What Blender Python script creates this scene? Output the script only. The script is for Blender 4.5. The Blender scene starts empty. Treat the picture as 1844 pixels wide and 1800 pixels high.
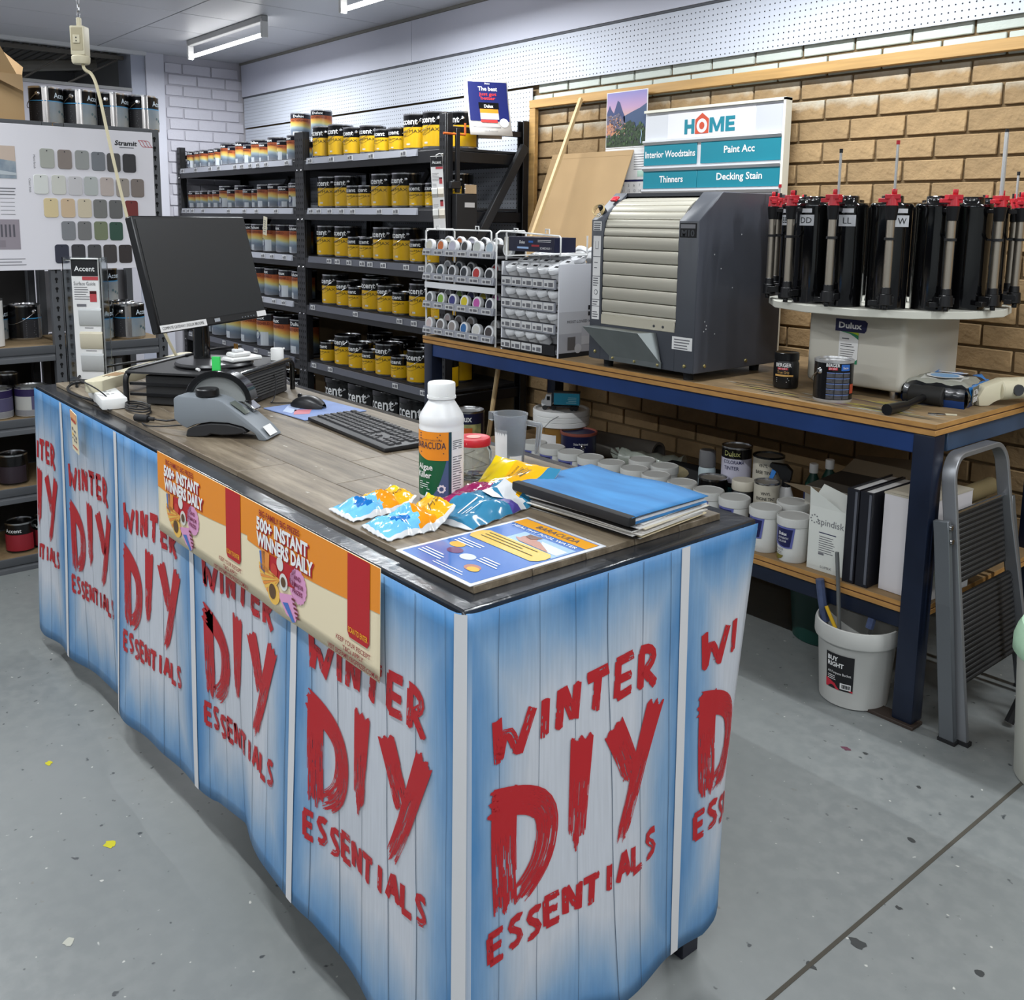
import bpy, bmesh, math, random
from math import sin, cos, pi, radians, atan2, hypot
from mathutils import Vector, Matrix
rnd = random.Random(7)
SC = bpy.context.scene
COL = SC.collection

# ------------------------------------------------------------------ camera
def make_camera():
    yaw, pitch, roll = 0.699693874, 0.155903512, 0.0125131925
    f = Vector((-cos(yaw)*cos(pitch), sin(yaw)*cos(pitch), -sin(pitch)))
    r = f.cross(Vector((0, 0, 1))).normalized()
    u = r.cross(f)
    r2 = r*cos(roll)+u*sin(roll)
    u2 = -r*sin(roll)+u*cos(roll)
    cd = bpy.data.cameras.new('camera')
    cd.sensor_fit = 'HORIZONTAL'
    cd.sensor_width = 36
    cd.lens = 1719.84/1844*36
    cd.shift_y = -234.69/1844
    cd.clip_start = .05
    co = bpy.data.objects.new('camera', cd)
    COL.objects.link(co)
    m = Matrix((r2, u2, -f)).transposed().to_4x4()
    m.translation = (0, 0, 1.5)
    co.matrix_world = m
    SC.camera = co
make_camera()

# ------------------------------------------------------------------ light and exposure
SC.view_settings.view_transform = 'Standard'
SC.view_settings.look = 'None'
SC.view_settings.gamma = 1
SC.view_settings.use_curve_mapping = False
SC.view_settings.exposure = -0.12
W = bpy.data.worlds.new('world')
SC.world = W
W.use_nodes = True
W.node_tree.nodes['Background'].inputs[0].default_value = (.86, .93, 1, 1)
W.node_tree.nodes['Background'].inputs[1].default_value = 0.22

LAMP_W = 38.0      # each fluorescent tube and each added fill lamp
def tube_or_fill_light(x, y, z, l=1.2, w=None):
    ld = bpy.data.lights.new('tube_light', 'AREA')
    ld.shape = 'RECTANGLE'
    ld.size = l
    ld.size_y = .026
    ld.energy = LAMP_W if w is None else w
    ld.color = (.93, .97, 1)
    lo = bpy.data.objects.new('tube_light', ld)
    COL.objects.link(lo)
    lo.location = (x, y, z)
    return lo
CEIL = 2.763
TUBES_AND_FILL = [(-6.5, 2.86), (-4.3, 2.86), (-2.1, 2.86), (.2, 2.86),
         (-6.5, .55), (-4.3, .3), (-2.1, .3), (.2, .3),
         (-6.5, -2.2), (-4.3, -2.2), (-2.1, -2.2), (.2, -2.2),
         (2.4, 2.86), (2.4, .3), (2.4, -2.2)]  # right-hand row is unseen, added to brighten the counter's right side
for i_, (x_, y_) in enumerate(TUBES_AND_FILL):
    tube_or_fill_light(x_, y_, CEIL-.1305, w=LAMP_W)

# ------------------------------------------------------------------ helpers
def lin(c):
    c = c/255
    return c/12.92 if c <= .04045 else ((c+.055)/1.055)**2.4
def S3(c):
    return (lin(c[0]), lin(c[1]), lin(c[2]))
MATS = {}
def mat(name, c=(128, 128, 128), rough=.5, metal=0, bump=0, bs=60, var=0, vs=6, stretch=None, ovar=0, coat=0, trans=0, alpha=1, emit=0, ior=1.45, spec=.5, c2=None):
    if name in MATS:
        return MATS[name]
    m = bpy.data.materials.new(name)
    MATS[name] = m
    m.use_nodes = True
    nt = m.node_tree
    N, L = nt.nodes, nt.links
    p = N['Principled BSDF']
    col = S3(c)
    p.inputs['Base Color'].default_value = (*col, 1)
    p.inputs['Roughness'].default_value = rough
    p.inputs['Metallic'].default_value = metal
    p.inputs['IOR'].default_value = ior
    p.inputs['Specular IOR Level'].default_value = spec
    p.inputs['Coat Weight'].default_value = coat
    p.inputs['Coat Roughness'].default_value = .08
    p.inputs['Transmission Weight'].default_value = trans
    p.inputs['Alpha'].default_value = alpha
    if emit:
        p.inputs['Emission Color'].default_value = (*col, 1)
        p.inputs['Emission Strength'].default_value = emit
    tc = None
    if bump or var or c2:
        tc = N.new('ShaderNodeTexCoord')
        vec = tc.outputs['Object']
        if stretch:
            mp = N.new('ShaderNodeMapping')
            mp.inputs['Scale'].default_value = stretch
            L.new(vec, mp.inputs[0])
            vec = mp.outputs[0]
    cout = None
    if var or c2:
        nz = N.new('ShaderNodeTexNoise')
        nz.inputs['Scale'].default_value = vs
        nz.inputs['Detail'].default_value = 6
        L.new(vec, nz.inputs['Vector'])
        rp = N.new('ShaderNodeValToRGB')
        a = S3(c2) if c2 else tuple(k*(1-var) for k in col)
        b = col if c2 else tuple(min(1, k*(1+var)) for k in col)
        rp.color_ramp.elements[0].color = (*a, 1)
        rp.color_ramp.elements[1].color = (*b, 1)
        rp.color_ramp.elements[0].position = .33
        rp.color_ramp.elements[1].position = .67
        L.new(nz.outputs[0], rp.inputs[0])
        cout = rp.outputs[0]
    if ovar:
        oi = N.new('ShaderNodeObjectInfo')
        mr = N.new('ShaderNodeMapRange')
        mr.inputs[3].default_value = 1-ovar
        mr.inputs[4].default_value = 1+ovar
        L.new(oi.outputs['Random'], mr.inputs[0])
        hs = N.new('ShaderNodeHueSaturation')
        if cout:
            L.new(cout, hs.inputs['Color'])
        else:
            hs.inputs['Color'].default_value = (*col, 1)
        L.new(mr.outputs[0], hs.inputs['Value'])
        cout = hs.outputs[0]
    if cout:
        L.new(cout, p.inputs['Base Color'])
    if bump:
        bz = N.new('ShaderNodeTexNoise')
        bz.inputs['Scale'].default_value = bs
        bz.inputs['Detail'].default_value = 4
        L.new(vec, bz.inputs['Vector'])
        bp = N.new('ShaderNodeBump')
        bp.inputs['Strength'].default_value = bump
        bp.inputs['Distance'].default_value = .01
        L.new(bz.outputs[0], bp.inputs['Height'])
        L.new(bp.outputs[0], p.inputs['Normal'])
    return m

class MB:
    """collects verts and faces, builds one mesh object"""
    def __init__(s):
        s.v, s.f, s.m, s.uv = [], [], [], {}
        s.M = None
    def add(s, vs, fs, mi=0, uv=None):
        o = len(s.v)
        if s.M is not None:
            vs = [tuple(s.M @ Vector(p)) for p in vs]
        s.v += [tuple(p) for p in vs]
        s.f += [tuple(i+o for i in f) for f in fs]
        s.m += [mi]*len(fs)
        if uv:
            for i, q in enumerate(uv):
                s.uv[o+i] = q
        return s
    def box(s, x0, y0, z0, x1, y1, z1, mi=0):
        return s.add([(x0, y0, z0), (x1, y0, z0), (x1, y1, z0), (x0, y1, z0), (x0, y0, z1), (x1, y0, z1), (x1, y1, z1), (x0, y1, z1)],
                     [(0, 3, 2, 1), (4, 5, 6, 7), (0, 1, 5, 4), (1, 2, 6, 5), (2, 3, 7, 6), (3, 0, 4, 7)], mi)
    def cbox(s, c, d, mi=0, rz=0):
        o = s.M
        m = Matrix.Translation(c) @ Matrix.Rotation(rz, 4, 'Z')
        s.M = m if o is None else o @ m
        s.box(-d[0]/2, -d[1]/2, -d[2]/2, d[0]/2, d[1]/2, d[2]/2, mi)
        s.M = o
        return s
    def lathe(s, prof, n=20, c=(0, 0, 0), mi=0, a0=0, a1=2*pi, closed=True, uvs=False):
        """prof: list of (r,z) or (r,z,mi) ; mi of a ring applies to the band above it"""
        full = abs(a1-a0-2*pi) < 1e-6
        k = n if full else n+1
        vs, fs, ms, uv = [], [], [], []
        for p in prof:
            for i in range(k):
                a = a0+(a1-a0)*i/n
                vs.append((c[0]+p[0]*cos(a), c[1]+p[0]*sin(a), c[2]+p[1]))
        for j in range(len(prof)-1):
            for i in range(n):
                i2 = (i+1) % k if full else i+1
                fs.append((j*k+i, j*k+i2, (j+1)*k+i2, (j+1)*k+i))
                ms.append(prof[j][2] if len(prof[j]) > 2 else mi)
        if closed and full:
            if prof[0][0] > 1e-6:
                fs.append(tuple(reversed(range(k))))
                ms.append(prof[0][2] if len(prof[0]) > 2 else mi)
            if prof[-1][0] > 1e-6:
                fs.append(tuple((len(prof)-1)*k+i for i in range(k)))
                ms.append(prof[-1][2] if len(prof[-1]) > 2 else mi)
        st = len(s.m)
        s.add(vs, fs, 0)
        s.m[st:] = ms
        return s
    def cyl(s, p0, p1, r0, r1=None, n=12, mi=0, caps=True):
        r1 = r0 if r1 is None else r1
        p0, p1 = Vector(p0), Vector(p1)
        d = (p1-p0).normalized()
        a = d.orthogonal().normalized()
        b = d.cross(a)
        vs = []
        for p, r in ((p0, r0), (p1, r1)):
            for i in range(n):
                t = 2*pi*i/n
                vs.append(p+a*(r*cos(t))+b*(r*sin(t)))
        fs = [(i, (i+1) % n, n+(i+1) % n, n+i) for i in range(n)]
        if caps:
            fs += [tuple(reversed(range(n))), tuple(range(n, 2*n))]
        return s.add(vs, fs, mi)
    def tube(s, pts, r, n=6, mi=0):
        pts = [Vector(p) for p in pts]
        vs, fs = [], []
        pa = None
        for i, p in enumerate(pts):
            d = (pts[min(i+1, len(pts)-1)]-pts[max(i-1, 0)])
            d = d.normalized() if d.length > 1e-9 else Vector((0, 0, 1))
            a = d.orthogonal().normalized() if pa is None else (pa-d*pa.dot(d)).normalized()
            pa = a
            b = d.cross(a)
            for k in range(n):
                t = 2*pi*k/n
                vs.append(p+a*(r*cos(t))+b*(r*sin(t)))
        for i in range(len(pts)-1):
            for k in range(n):
                k2 = (k+1) % n
                fs.append((i*n+k, i*n+k2, (i+1)*n+k2, (i+1)*n+k))
        fs += [tuple(reversed(range(n))), tuple((len(pts)-1)*n+k for k in range(n))]
        return s.add(vs, fs, mi)
    def prism(s, poly, d0, d1, axis='z', mi=0):
        """poly in the plane normal to axis; axis x:(y,z) y:(x,z) z:(x,y)"""
        def P(p, d):
            return (p[0], p[1], d) if axis == 'z' else ((d, p[0], p[1]) if axis == 'x' else (p[0], d, p[1]))
        n = len(poly)
        vs = [P(p, d0) for p in poly]+[P(p, d1) for p in poly]
        fs = [tuple(reversed(range(n))), tuple(range(n, 2*n))]+[(i, (i+1) % n, n+(i+1) % n, n+i) for i in range(n)]
        return s.add(vs, fs, mi)
    def mesh(s, name, mats, bevel=0, smooth=True, seg=1, ang=40):
        me = bpy.data.meshes.new(name)
        me.from_pydata(s.v, [], s.f)
        if not isinstance(mats, (list, tuple)):
            mats = [mats]
        for m in mats:
            me.materials.append(m)
        if len(mats) > 1:
            me.polygons.foreach_set('material_index', s.m)
        if s.uv:
            ul = me.uv_layers.new(name='UVMap')
            for lp in me.loops:
                ul.data[lp.index].uv = s.uv.get(lp.vertex_index, (0, 0))
        bm = bmesh.new()
        bm.from_mesh(me)
        if not s.uv:
            bmesh.ops.recalc_face_normals(bm, faces=bm.faces)
        if bevel:
            es = [e for e in bm.edges if len(e.link_faces) == 2 and e.calc_face_angle(0) > radians(30)]
            bmesh.ops.bevel(bm, geom=es, offset=bevel, segments=seg, affect='EDGES', profile=.6, clamp_overlap=True)
        bm.to_mesh(me)
        bm.free()
        if smooth:
            me.shade_smooth()
            me.set_sharp_from_angle(angle=radians(ang))
        me.update()
        return me
    def build(s, name, mats, parent=None, loc=None, rot=None, **k):
        return link(name, s.mesh(name, mats, **k), parent, loc, rot)

def link(name, me, parent=None, loc=None, rot=None):
    o = bpy.data.objects.new(name, me)
    COL.objects.link(o)
    if loc is not None:
        o.location = loc
    if rot is not None:
        o.rotation_euler = rot
    if parent is not None:
        o.parent = parent
    return o
def tag(o, label, cat, group=None, kind=None):
    if label:
        o['label'] = label
    if cat:
        o['category'] = cat
    if group:
        o['group'] = group
    if kind:
        o['kind'] = kind
    return o
def thing(name, label, cat, loc=(0, 0, 0), rz=0, group=None, rot=None):
    o = bpy.data.objects.new(name, None)
    COL.objects.link(o)
    o.location = loc
    o.rotation_euler = rot if rot else (0, 0, rz)
    o.empty_display_size = .05
    return tag(o, label, cat, group)
def struct(o):
    o['kind'] = 'structure'
    return o
def copy_tree(o, parent=None):
    c = o.copy()
    COL.objects.link(c)
    if parent is not None:
        c.parent = parent
    for ch in o.children:
        copy_tree(ch, c)
    return c
def place(proto, used, loc, rz=0, label=None, group=None, rot=None):
    """the first use moves the prototype itself, later uses copy it"""
    if used.get(proto.name_full):
        o = copy_tree(proto)
    else:
        o = proto
        used[proto.name_full] = True
    o.location = loc
    o.rotation_euler = rot if rot else (0, 0, rz)
    if label:
        o['label'] = label
    if group:
        o['group'] = group
    return o
USED = {}
ORD = ['first', 'second', 'third', 'fourth', 'fifth', 'sixth', 'seventh', 'eighth', 'ninth', 'tenth', 'eleventh', 'twelfth', 'thirteenth', 'fourteenth', 'fifteenth']

# ---- flat lettering
TXT = {}
def text_geo(body, bold=0.0):
    k = (body, bold)
    if k in TXT:
        return TXT[k]
    cu = bpy.data.curves.new('lettering_source', 'FONT')
    cu.body = body
    cu.size = 1
    cu.offset = bold
    cu.resolution_u = 2
    cu.align_x = 'LEFT'
    ob = bpy.data.objects.new('lettering_source', cu)
    COL.objects.link(ob)
    dg = bpy.context.evaluated_depsgraph_get()
    ev = ob.evaluated_get(dg)
    me = ev.to_mesh()
    vs = [(v.co.x, v.co.y) for v in me.vertices]
    fs = [tuple(p.vertices) for p in me.polygons]
    ev.to_mesh_clear()
    bpy.data.objects.remove(ob)
    bpy.data.curves.remove(cu)
    x0 = min(v[0] for v in vs)
    x1 = max(v[0] for v in vs)
    TXT[k] = ([(x-x0, y/.69) for x, y in vs], fs, x1-x0)
    return TXT[k]
def text(mb, body, x, y, h, fn, w=None, align='l', bold=0.0, shear=0, mi=0):
    """cap height h, lower left (or centre) at x,y of the flat sheet that fn maps to 3D; w squeezes to a width"""
    vs, fs, tw = text_geo(body, bold)
    sx = h*1.45 if w is None else w/tw
    x0 = x-(tw*sx/2 if align == 'c' else (tw*sx if align == 'r' else 0))
    mb.add([fn(x0+vx*sx+shear*vy*h, y+vy*h) for vx, vy in vs], fs, mi)
    return mb
def poly2(mb, pts, fn, mi=0):
    mb.add([fn(*p) for p in pts], [tuple(range(len(pts)))], mi)
def rect2(mb, x0, y0, x1, y1, fn, mi=0, nx=1, ny=1):
    vs = [fn(x0+(x1-x0)*i/nx, y0+(y1-y0)*j/ny) for j in range(ny+1) for i in range(nx+1)]
    fs = [(j*(nx+1)+i, j*(nx+1)+i+1, (j+1)*(nx+1)+i+1, (j+1)*(nx+1)+i) for j in range(ny) for i in range(nx)]
    mb.add(vs, fs, mi)
def disc2(mb, cx, cy, r, fn, mi=0, n=20, sy=1, star=0):
    poly2(mb, [(cx+(r*(1+(star if i % 2 else 0)))*cos(2*pi*i/n), cy+sy*(r*(1+(star if i % 2 else 0)))*sin(2*pi*i/n)) for i in range(n)], fn, mi)
def lines2(mb, x, y, w, n, pitch, t, fn, mi=0, rag=.3, rr=None):
    rr = rr or rnd
    for i in range(n):
        rect2(mb, x, y-i*pitch-t, x+w*(1-rag*rr.random()), y-i*pitch, fn, mi)
def resample(pts, n):
    L = [0]
    for a, b in zip(pts, pts[1:]):
        L.append(L[-1]+hypot(b[0]-a[0], b[1]-a[1]))
    out = []
    for i in range(n+1):
        t = L[-1]*i/n
        j = max(k for k in range(len(L)) if L[k] <= t+1e-12)
        j = min(j, len(pts)-2)
        q = (t-L[j])/max(1e-9, L[j+1]-L[j])
        out.append((pts[j][0]+(pts[j+1][0]-pts[j][0])*q, pts[j][1]+(pts[j+1][1]-pts[j][1])*q))
    return out
def smooth2(pts, it=2):
    for _ in range(it):
        q = [pts[0]]
        for a, b in zip(pts, pts[1:]):
            q += [(a[0]*.75+b[0]*.25, a[1]*.75+b[1]*.25), (a[0]*.25+b[0]*.75, a[1]*.25+b[1]*.75)]
        q.append(pts[-1])
        pts = q
    return pts
def stroke(mb, pts, w, fn, n=6, seg=12, mi=0, rag=.0, dry=0.0, rr=None, w1=None):
    """dry brush stroke made of bristle strips"""
    rr = rr or rnd
    if len(pts) > 2:
        pts = smooth2(pts, 2)
    P = resample(pts, seg)
    Nn = []
    for i in range(len(P)):
        a, b = P[max(0, i-1)], P[min(len(P)-1, i+1)]
        l = hypot(b[0]-a[0], b[1]-a[1]) or 1
        Nn.append((-(b[1]-a[1])/l, (b[0]-a[0])/l))
    def at(t):
        i = min(int(t*seg), seg-1)
        q = t*seg-i
        return ((P[i][0]+(P[i+1][0]-P[i][0])*q, P[i][1]+(P[i+1][1]-P[i][1])*q), Nn[i])
    for k in range(n):
        s0 = rag*.35*rr.random()
        s1 = 1-rag*rr.random()
        runs = [(s0, s1)]
        if dry and rr.random() < dry:
            g = .35+.5*rr.random()
            runs = [(s0, g), (min(s1, g+.06+.1*rr.random()), s1)]
        for a, b in runs:
            if b-a < .03:
                continue
            m = max(2, int((b-a)*seg))
            vs = []
            for i in range(m+1):
                t = a+(b-a)*i/m
                (px, py), (nx, ny) = at(t)
                ww = w if w1 is None else w+(w1-w)*t
                o0 = ww*(k/n-.5)
                o1 = ww*((k+1)/n-.5)
                if dry and t > .5 and rr.random() < .35:
                    o1 -= ww/n*.35
                vs += [fn(px+nx*o0, py+ny*o0), fn(px+nx*o1, py+ny*o1)]
            mb.add(vs, [(2*i, 2*i+1, 2*i+3, 2*i+2) for i in range(m)], mi)
def wrap(r, a0=-pi/2, z=0, c=(0, 0)):
    """sheet (x,y) -> cylinder of radius r, x=0 at angle a0, x runs to the viewer's right"""
    return lambda u, v: (c[0]+r*cos(a0+u/r), c[1]+r*sin(a0+u/r), z+v)
# ------------------------------------------------------------------ materials
white_paint = mat('white_paint', (212, 212, 222), .5, bump=.12, bs=18)
white_gloss = mat('white_gloss', (225, 226, 228), .35)
peg_mat = mat('white_pegboard', (206, 211, 222), .55)
hole_mat = mat('dark_hole', (40, 42, 48), .9)
brick_mat = mat('tan_brick', (160, 133, 96), .85, bump=.5, bs=45, var=.14, vs=14, ovar=.08)
mortar_mat = mat('mortar', (118, 98, 70), .95, bump=.3, bs=80)
pale_brick = mat('pale_green_brick', (196, 204, 196), .7, bump=.3, bs=40, ovar=.03)
white_brick = mat('white_painted_brick', (205, 203, 212), .6, bump=.35, bs=30, ovar=.02)
joint_white = mat('painted_joint', (192, 190, 198), .7)
pine = mat('pine', (190, 150, 92), .55, var=.16, vs=5, stretch=(.6, 9, 9), bump=.05, bs=20)
black_steel = mat('black_steel', (24, 24, 27), .42, var=.2, vs=4)
grey_steel = mat('grey_steel', (82, 84, 88), .5)
chip_board = mat('chipboard', (138, 116, 84), .8, var=.15, vs=30)
blue_steel = mat('blue_steel', (28, 54, 104), .4, var=.15, vs=5)
navy_steel = mat('navy_steel', (21, 29, 47), .33, var=.3, vs=5)
chrome = mat('chrome', (205, 205, 208), .18, 1)
tin = mat('tin', (180, 180, 182), .25, 1)
galv = mat('galvanised', (132, 138, 138), .42, .75, var=.08, vs=9)
black_plastic = mat('black_plastic', (20, 20, 22), .35)
black_soft = mat('black_matt', (26, 26, 28), .7)
black_gloss = mat('black_gloss', (10, 10, 12), .12, coat=.6)
white_plastic = mat('white_plastic', (226, 226, 224), .4)
cream_plastic = mat('cream_plastic', (206, 198, 172), .45)
grey_plastic = mat('grey_plastic', (128, 133, 140), .42)
dark_grey = mat('dark_grey_plastic', (60, 62, 66), .5)
paper = mat('white_paper', (224, 223, 222), .8)
card = mat('cardboard', (166, 138, 100), .85, var=.06, vs=4)
ink = mat('black_ink', (22, 22, 26), .6)
ink_grey = mat('grey_ink', (105, 105, 110), .7)
ink_white = mat('white_ink', (232, 232, 232), .5)
red_plastic = mat('red_plastic', (186, 30, 44), .4)
yellow_label = mat('yellow_label', (222, 174, 16), .32)
can_black = mat('tin_black', (14, 14, 16), .22)
navy_print = mat('navy_print', (28, 30, 74), .4)
orange_print = mat('orange_print', (228, 138, 34), .4)
sky_print = mat('sky_print', (108, 176, 226), .45)
green_print = mat('green_print', (20, 92, 58), .4)
teal_print = mat('teal_print', (14, 124, 142), .45)
red_print = mat('red_print', (178, 28, 36), .5)
amber_print = mat('amber_print', (240, 178, 24), .35)
pink_print = mat('pink_print', (214, 150, 190), .5)
cream_print = mat('cream_print', (226, 212, 180), .6)
cable_mat = mat('black_cable', (26, 26, 28), .5)
cable_cream = mat('cream_cable', (200, 190, 160), .5)

def M_floor():
    m = mat('painted_concrete', (122, 126, 125), .42, bump=.05, bs=30)
    nt = m.node_tree
    N, L = nt.nodes, nt.links
    p = N['Principled BSDF']
    tc = N.new('ShaderNodeTexCoord')
    def noise(sc, det=4):
        n = N.new('ShaderNodeTexNoise')
        n.inputs['Scale'].default_value = sc
        n.inputs['Detail'].default_value = det
        L.new(tc.outputs['Object'], n.inputs['Vector'])
        return n.outputs[0]
    def ramp(src, a, b):
        r = N.new('ShaderNodeMapRange')
        r.inputs[1].default_value = a
        r.inputs[2].default_value = b
        L.new(src, r.inputs[0])
        return r.outputs[0]
    def mix(fac, a, b):
        x = N.new('ShaderNodeMix')
        x.data_type = 'RGBA'
        L.new(fac, x.inputs[0])
        for i, q in ((6, a), (7, b)):
            if isinstance(q, tuple):
                x.inputs[i].default_value = (*S3(q), 1)
            else:
                L.new(q, x.inputs[i])
        return x.outputs[2]
    base = mix(ramp(noise(1.3, 6), .35, .65), (120, 124, 123), (128, 131, 130))
    fine = mix(ramp(noise(22, 5), .40, .62), (114, 118, 118), base)
    base = mix(ramp(noise(1.1, 2), .3, .7), base, fine)
    dark = mix(ramp(noise(34, 2), .70, .74), base, (66, 70, 72))
    lightc = mix(ramp(noise(47, 1), .755, .79), dark, (186, 186, 180))
    tint = mix(ramp(noise(15, 3), .71, .76), lightc, (104, 94, 84))
    L.new(tint, p.inputs['Base Color'])
    return m
floor_mat = M_floor()

def M_brick_stain():
    """pale overspray that the wall above left on the top courses"""
    m = mat('tan_brick_sprayed', (160, 133, 96), .85, bump=.5, bs=45, var=.14, vs=14, ovar=.08)
    nt = m.node_tree
    N, L = nt.nodes, nt.links
    p = N['Principled BSDF']
    src = p.inputs['Base Color'].links[0].from_socket
    g = N.new('ShaderNodeTexCoord')
    n = N.new('ShaderNodeTexNoise')
    n.inputs['Scale'].default_value = 9
    n.inputs['Detail'].default_value = 8
    L.new(g.outputs['Object'], n.inputs['Vector'])
    ge = N.new('ShaderNodeSeparateXYZ')
    L.new(g.outputs['Object'], ge.inputs[0])
    a = N.new('ShaderNodeMath')
    a.operation = 'MULTIPLY_ADD'
    a.inputs[1].default_value = 9
    L.new(ge.outputs[2], a.inputs[0])
    L.new(n.outputs[0], a.inputs[2])
    r = N.new('ShaderNodeMapRange')
    r.inputs[1].default_value = .52
    r.inputs[2].default_value = .86
    L.new(a.outputs[0], r.inputs[0])
    x = N.new('ShaderNodeMix')
    x.data_type = 'RGBA'
    L.new(r.outputs[0], x.inputs[0])
    L.new(src, x.inputs[6])
    x.inputs[7].default_value = (*S3((190, 184, 168)), 1)
    L.new(x.outputs[2], p.inputs['Base Color'])
    return m
brick_spray = M_brick_stain()

# ------------------------------------------------------------------ the room
WY, WX = 3.62, -7.85
mb = MB()
mb.box(-9.6, -4.5, -.1, 3.2, 3.9, 0)
floor = struct(mb.build('floor', floor_mat))
MB().box(-.936, .2, .0002, -.927, 3.6, .0012).build('joint', mat('joint_dark', (70, 66, 58), .9), floor)
def splat(x, y, r, m, name='paint_spot', z=.0008):
    b = MB()
    k = 11
    b.add([(x+r*(.55+.6*rnd.random())*cos(2*pi*i/k)*1.3, y+r*(.5+.6*rnd.random())*sin(2*pi*i/k), z) for i in range(k)], [tuple(range(k))])
    b.build(name, m, floor)
yel = mat('yellow_paint', (188, 180, 20), .6)
pale_spot = mat('pale_paint', (172, 172, 160), .6)
dark_spot = mat('dark_paint', (52, 54, 54), .6)
for x, y, r, m in [(-2.22, .62, .016, yel), (-2.68, .60, .011, yel), (-3.1, .45, .008, yel), (-1.95, .45, .012, pale_spot),
                   (-.90, 1.73, .017, dark_spot), (-.93, 1.60, .011, dark_spot), (-.80, 1.32, .02, pale_spot), (-.73, 1.25, .018, pale_spot),
                   (-.62, 1.39, .02, pale_spot), (-.95, 1.38, .012, dark_spot), (-.90, 1.90, .007, dark_spot), (-.7, 1.85, .01, dark_spot),
                   (-1.0, 2.15, .009, dark_spot), (-1.33, 2.4, .012, mat('plum_paint', (92, 50, 66), .6)), (-1.28, 2.42, .007, dark_spot), (-1.1, 2.38, .007, dark_spot)]:
    splat(x, y, r, m)

# ceiling with separate panels
ceil = struct(MB().box(-9.6, -4.5, CEIL+.012, 3.2, 3.9, CEIL+.06).build('ceiling', mat('ceiling_joint', (128, 129, 132), .8)))
panel_mat = mat('ceiling_panel', (198, 199, 203), .38, ovar=.03)
PX, PY = .583, 1.19
pm = MB().box(-PX/2+.004, -PY/2+.004, 0, PX/2-.004, PY/2-.004, .012).mesh('panel', panel_mat, bevel=.002)
for i in range(19):
    for j in range(7):
        x = -7.36+.2915+(i-1)*PX
        y = 2.425+PY/2-j*PY
        if x+PX/2 < 3.2:
            link('panel', pm, ceil, (x, y, CEIL))
MB().box(-7.85, 3.575, CEIL-.018, 3, 3.60, CEIL-.0005).build('moulding', mat('grey_moulding', (128, 126, 120), .7), ceil)

# back wall: mortar slab with single bricks
wall = struct(MB().box(-8.2, WY+.012, 0, 3.2, WY+.25, CEIL).build('wall_back', mortar_mat))
BL, BH, BZ, BP = .24, .0873, 1.139, .2305
def brick_mesh(seed, m, thick=.013, l=BP, h=.0765):
    r = random.Random(seed)
    b = MB()
    j = lambda a: a+r.uniform(-.0012, .0012)
    b.add([(j(-l/2), j(-thick), j(-h/2)), (j(l/2), j(-thick), j(-h/2)), (j(l/2), 0, j(-h/2)), (j(-l/2), 0, j(-h/2)),
           (j(-l/2), j(-thick), j(h/2)), (j(l/2), j(-thick), j(h/2)), (j(l/2), 0, j(h/2)), (j(-l/2), 0, j(h/2))],
          [(0, 3, 2, 1), (4, 5, 6, 7), (0, 1, 5, 4), (1, 2, 6, 5), (2, 3, 7, 6), (3, 0, 4, 7)])
    return b.mesh('brick', m, bevel=.003)
tanb = [brick_mesh(s, brick_mat) for s in range(4)]
sprb = [brick_mesh(s, brick_spray) for s in range(4)]
palb = [brick_mesh(s, pale_brick) for s in range(3)]
for k in range(-9, 13):
    z = BZ+(k+.5)*BH
    off = BL/2 if k % 2 else 0
    for i in range(14):
        x = -4.105+off+i*BL-.12
        if x < -4.2 or (z < .93 and x > -.9) or x > -1.15:
            continue
        ms = palb if k >= 11 else (sprb if k == 9 or k == 10 else tanb)
        o = link('brick', ms[(i*7+k*3) % len(ms)], wall, (x, WY+.013, z))
# fascia panel, pegboards, battens
fas = MB().box(-7.84, 3.585, 2.487, -5.3, 3.625, CEIL-.019).box(-5.296, 3.585, 2.487, -2.4, 3.625, CEIL-.019).box(-2.396, 3.585, 2.487, .2, 3.625, CEIL-.019).build('trim_1', mat('fascia_paint', (206, 208, 222), .5))
struct(fas)
struct(MB().box(-7.84, 3.592, 2.476, .2, 3.63, 2.4865).build('trim_2', mat('grey_edge', (90, 92, 98), .7)))
def pegboard(x0, x1, z0, z1, y, label, pitch=.0254, dirty=None):
    o = MB().box(x0, y, z0, x1, y+.005, z1).build('pegboard', peg_mat)
    tag(o, label, 'pegboard')
    b = MB()
    nx, nz = int((x1-x0)/pitch), int((z1-z0)/pitch)
    for i in range(nx):
        for j in range(nz):
            cx, cz = x0+(i+.5)*pitch, z0+(j+.5)*pitch
            vs = [(cx+.0033*cos(pi*k/3), y-.0006, cz+.0033*sin(pi*k/3)) for k in range(6)]
            b.add(vs, [(0, 1, 2, 3, 4, 5)])
    h = b.build('holes', hole_mat, o, smooth=False)
    h['kind'] = 'stuff'
    return o
pegboard(-7.83, -1.0, 2.235, 2.475, 3.598, 'long white pegboard strip running above the brick wall under the fascia')
pegboard(-7.83, -4.135, 1.30, 2.222, 3.604, 'large white pegboard on the wall behind the black racks')
bt = thing('wall_battens', 'pine batten frame screwed to the tan brick wall', 'frame', (0, 0, 0))
MB().box(-4.125, 3.572, 2.108, -1.0, 3.602, 2.152).build('rail', pine, bt, bevel=.002)
MB().box(-4.125, 3.574, .95, -4.078, 3.602, 2.107).build('stile', pine, bt, bevel=.002)

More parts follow.
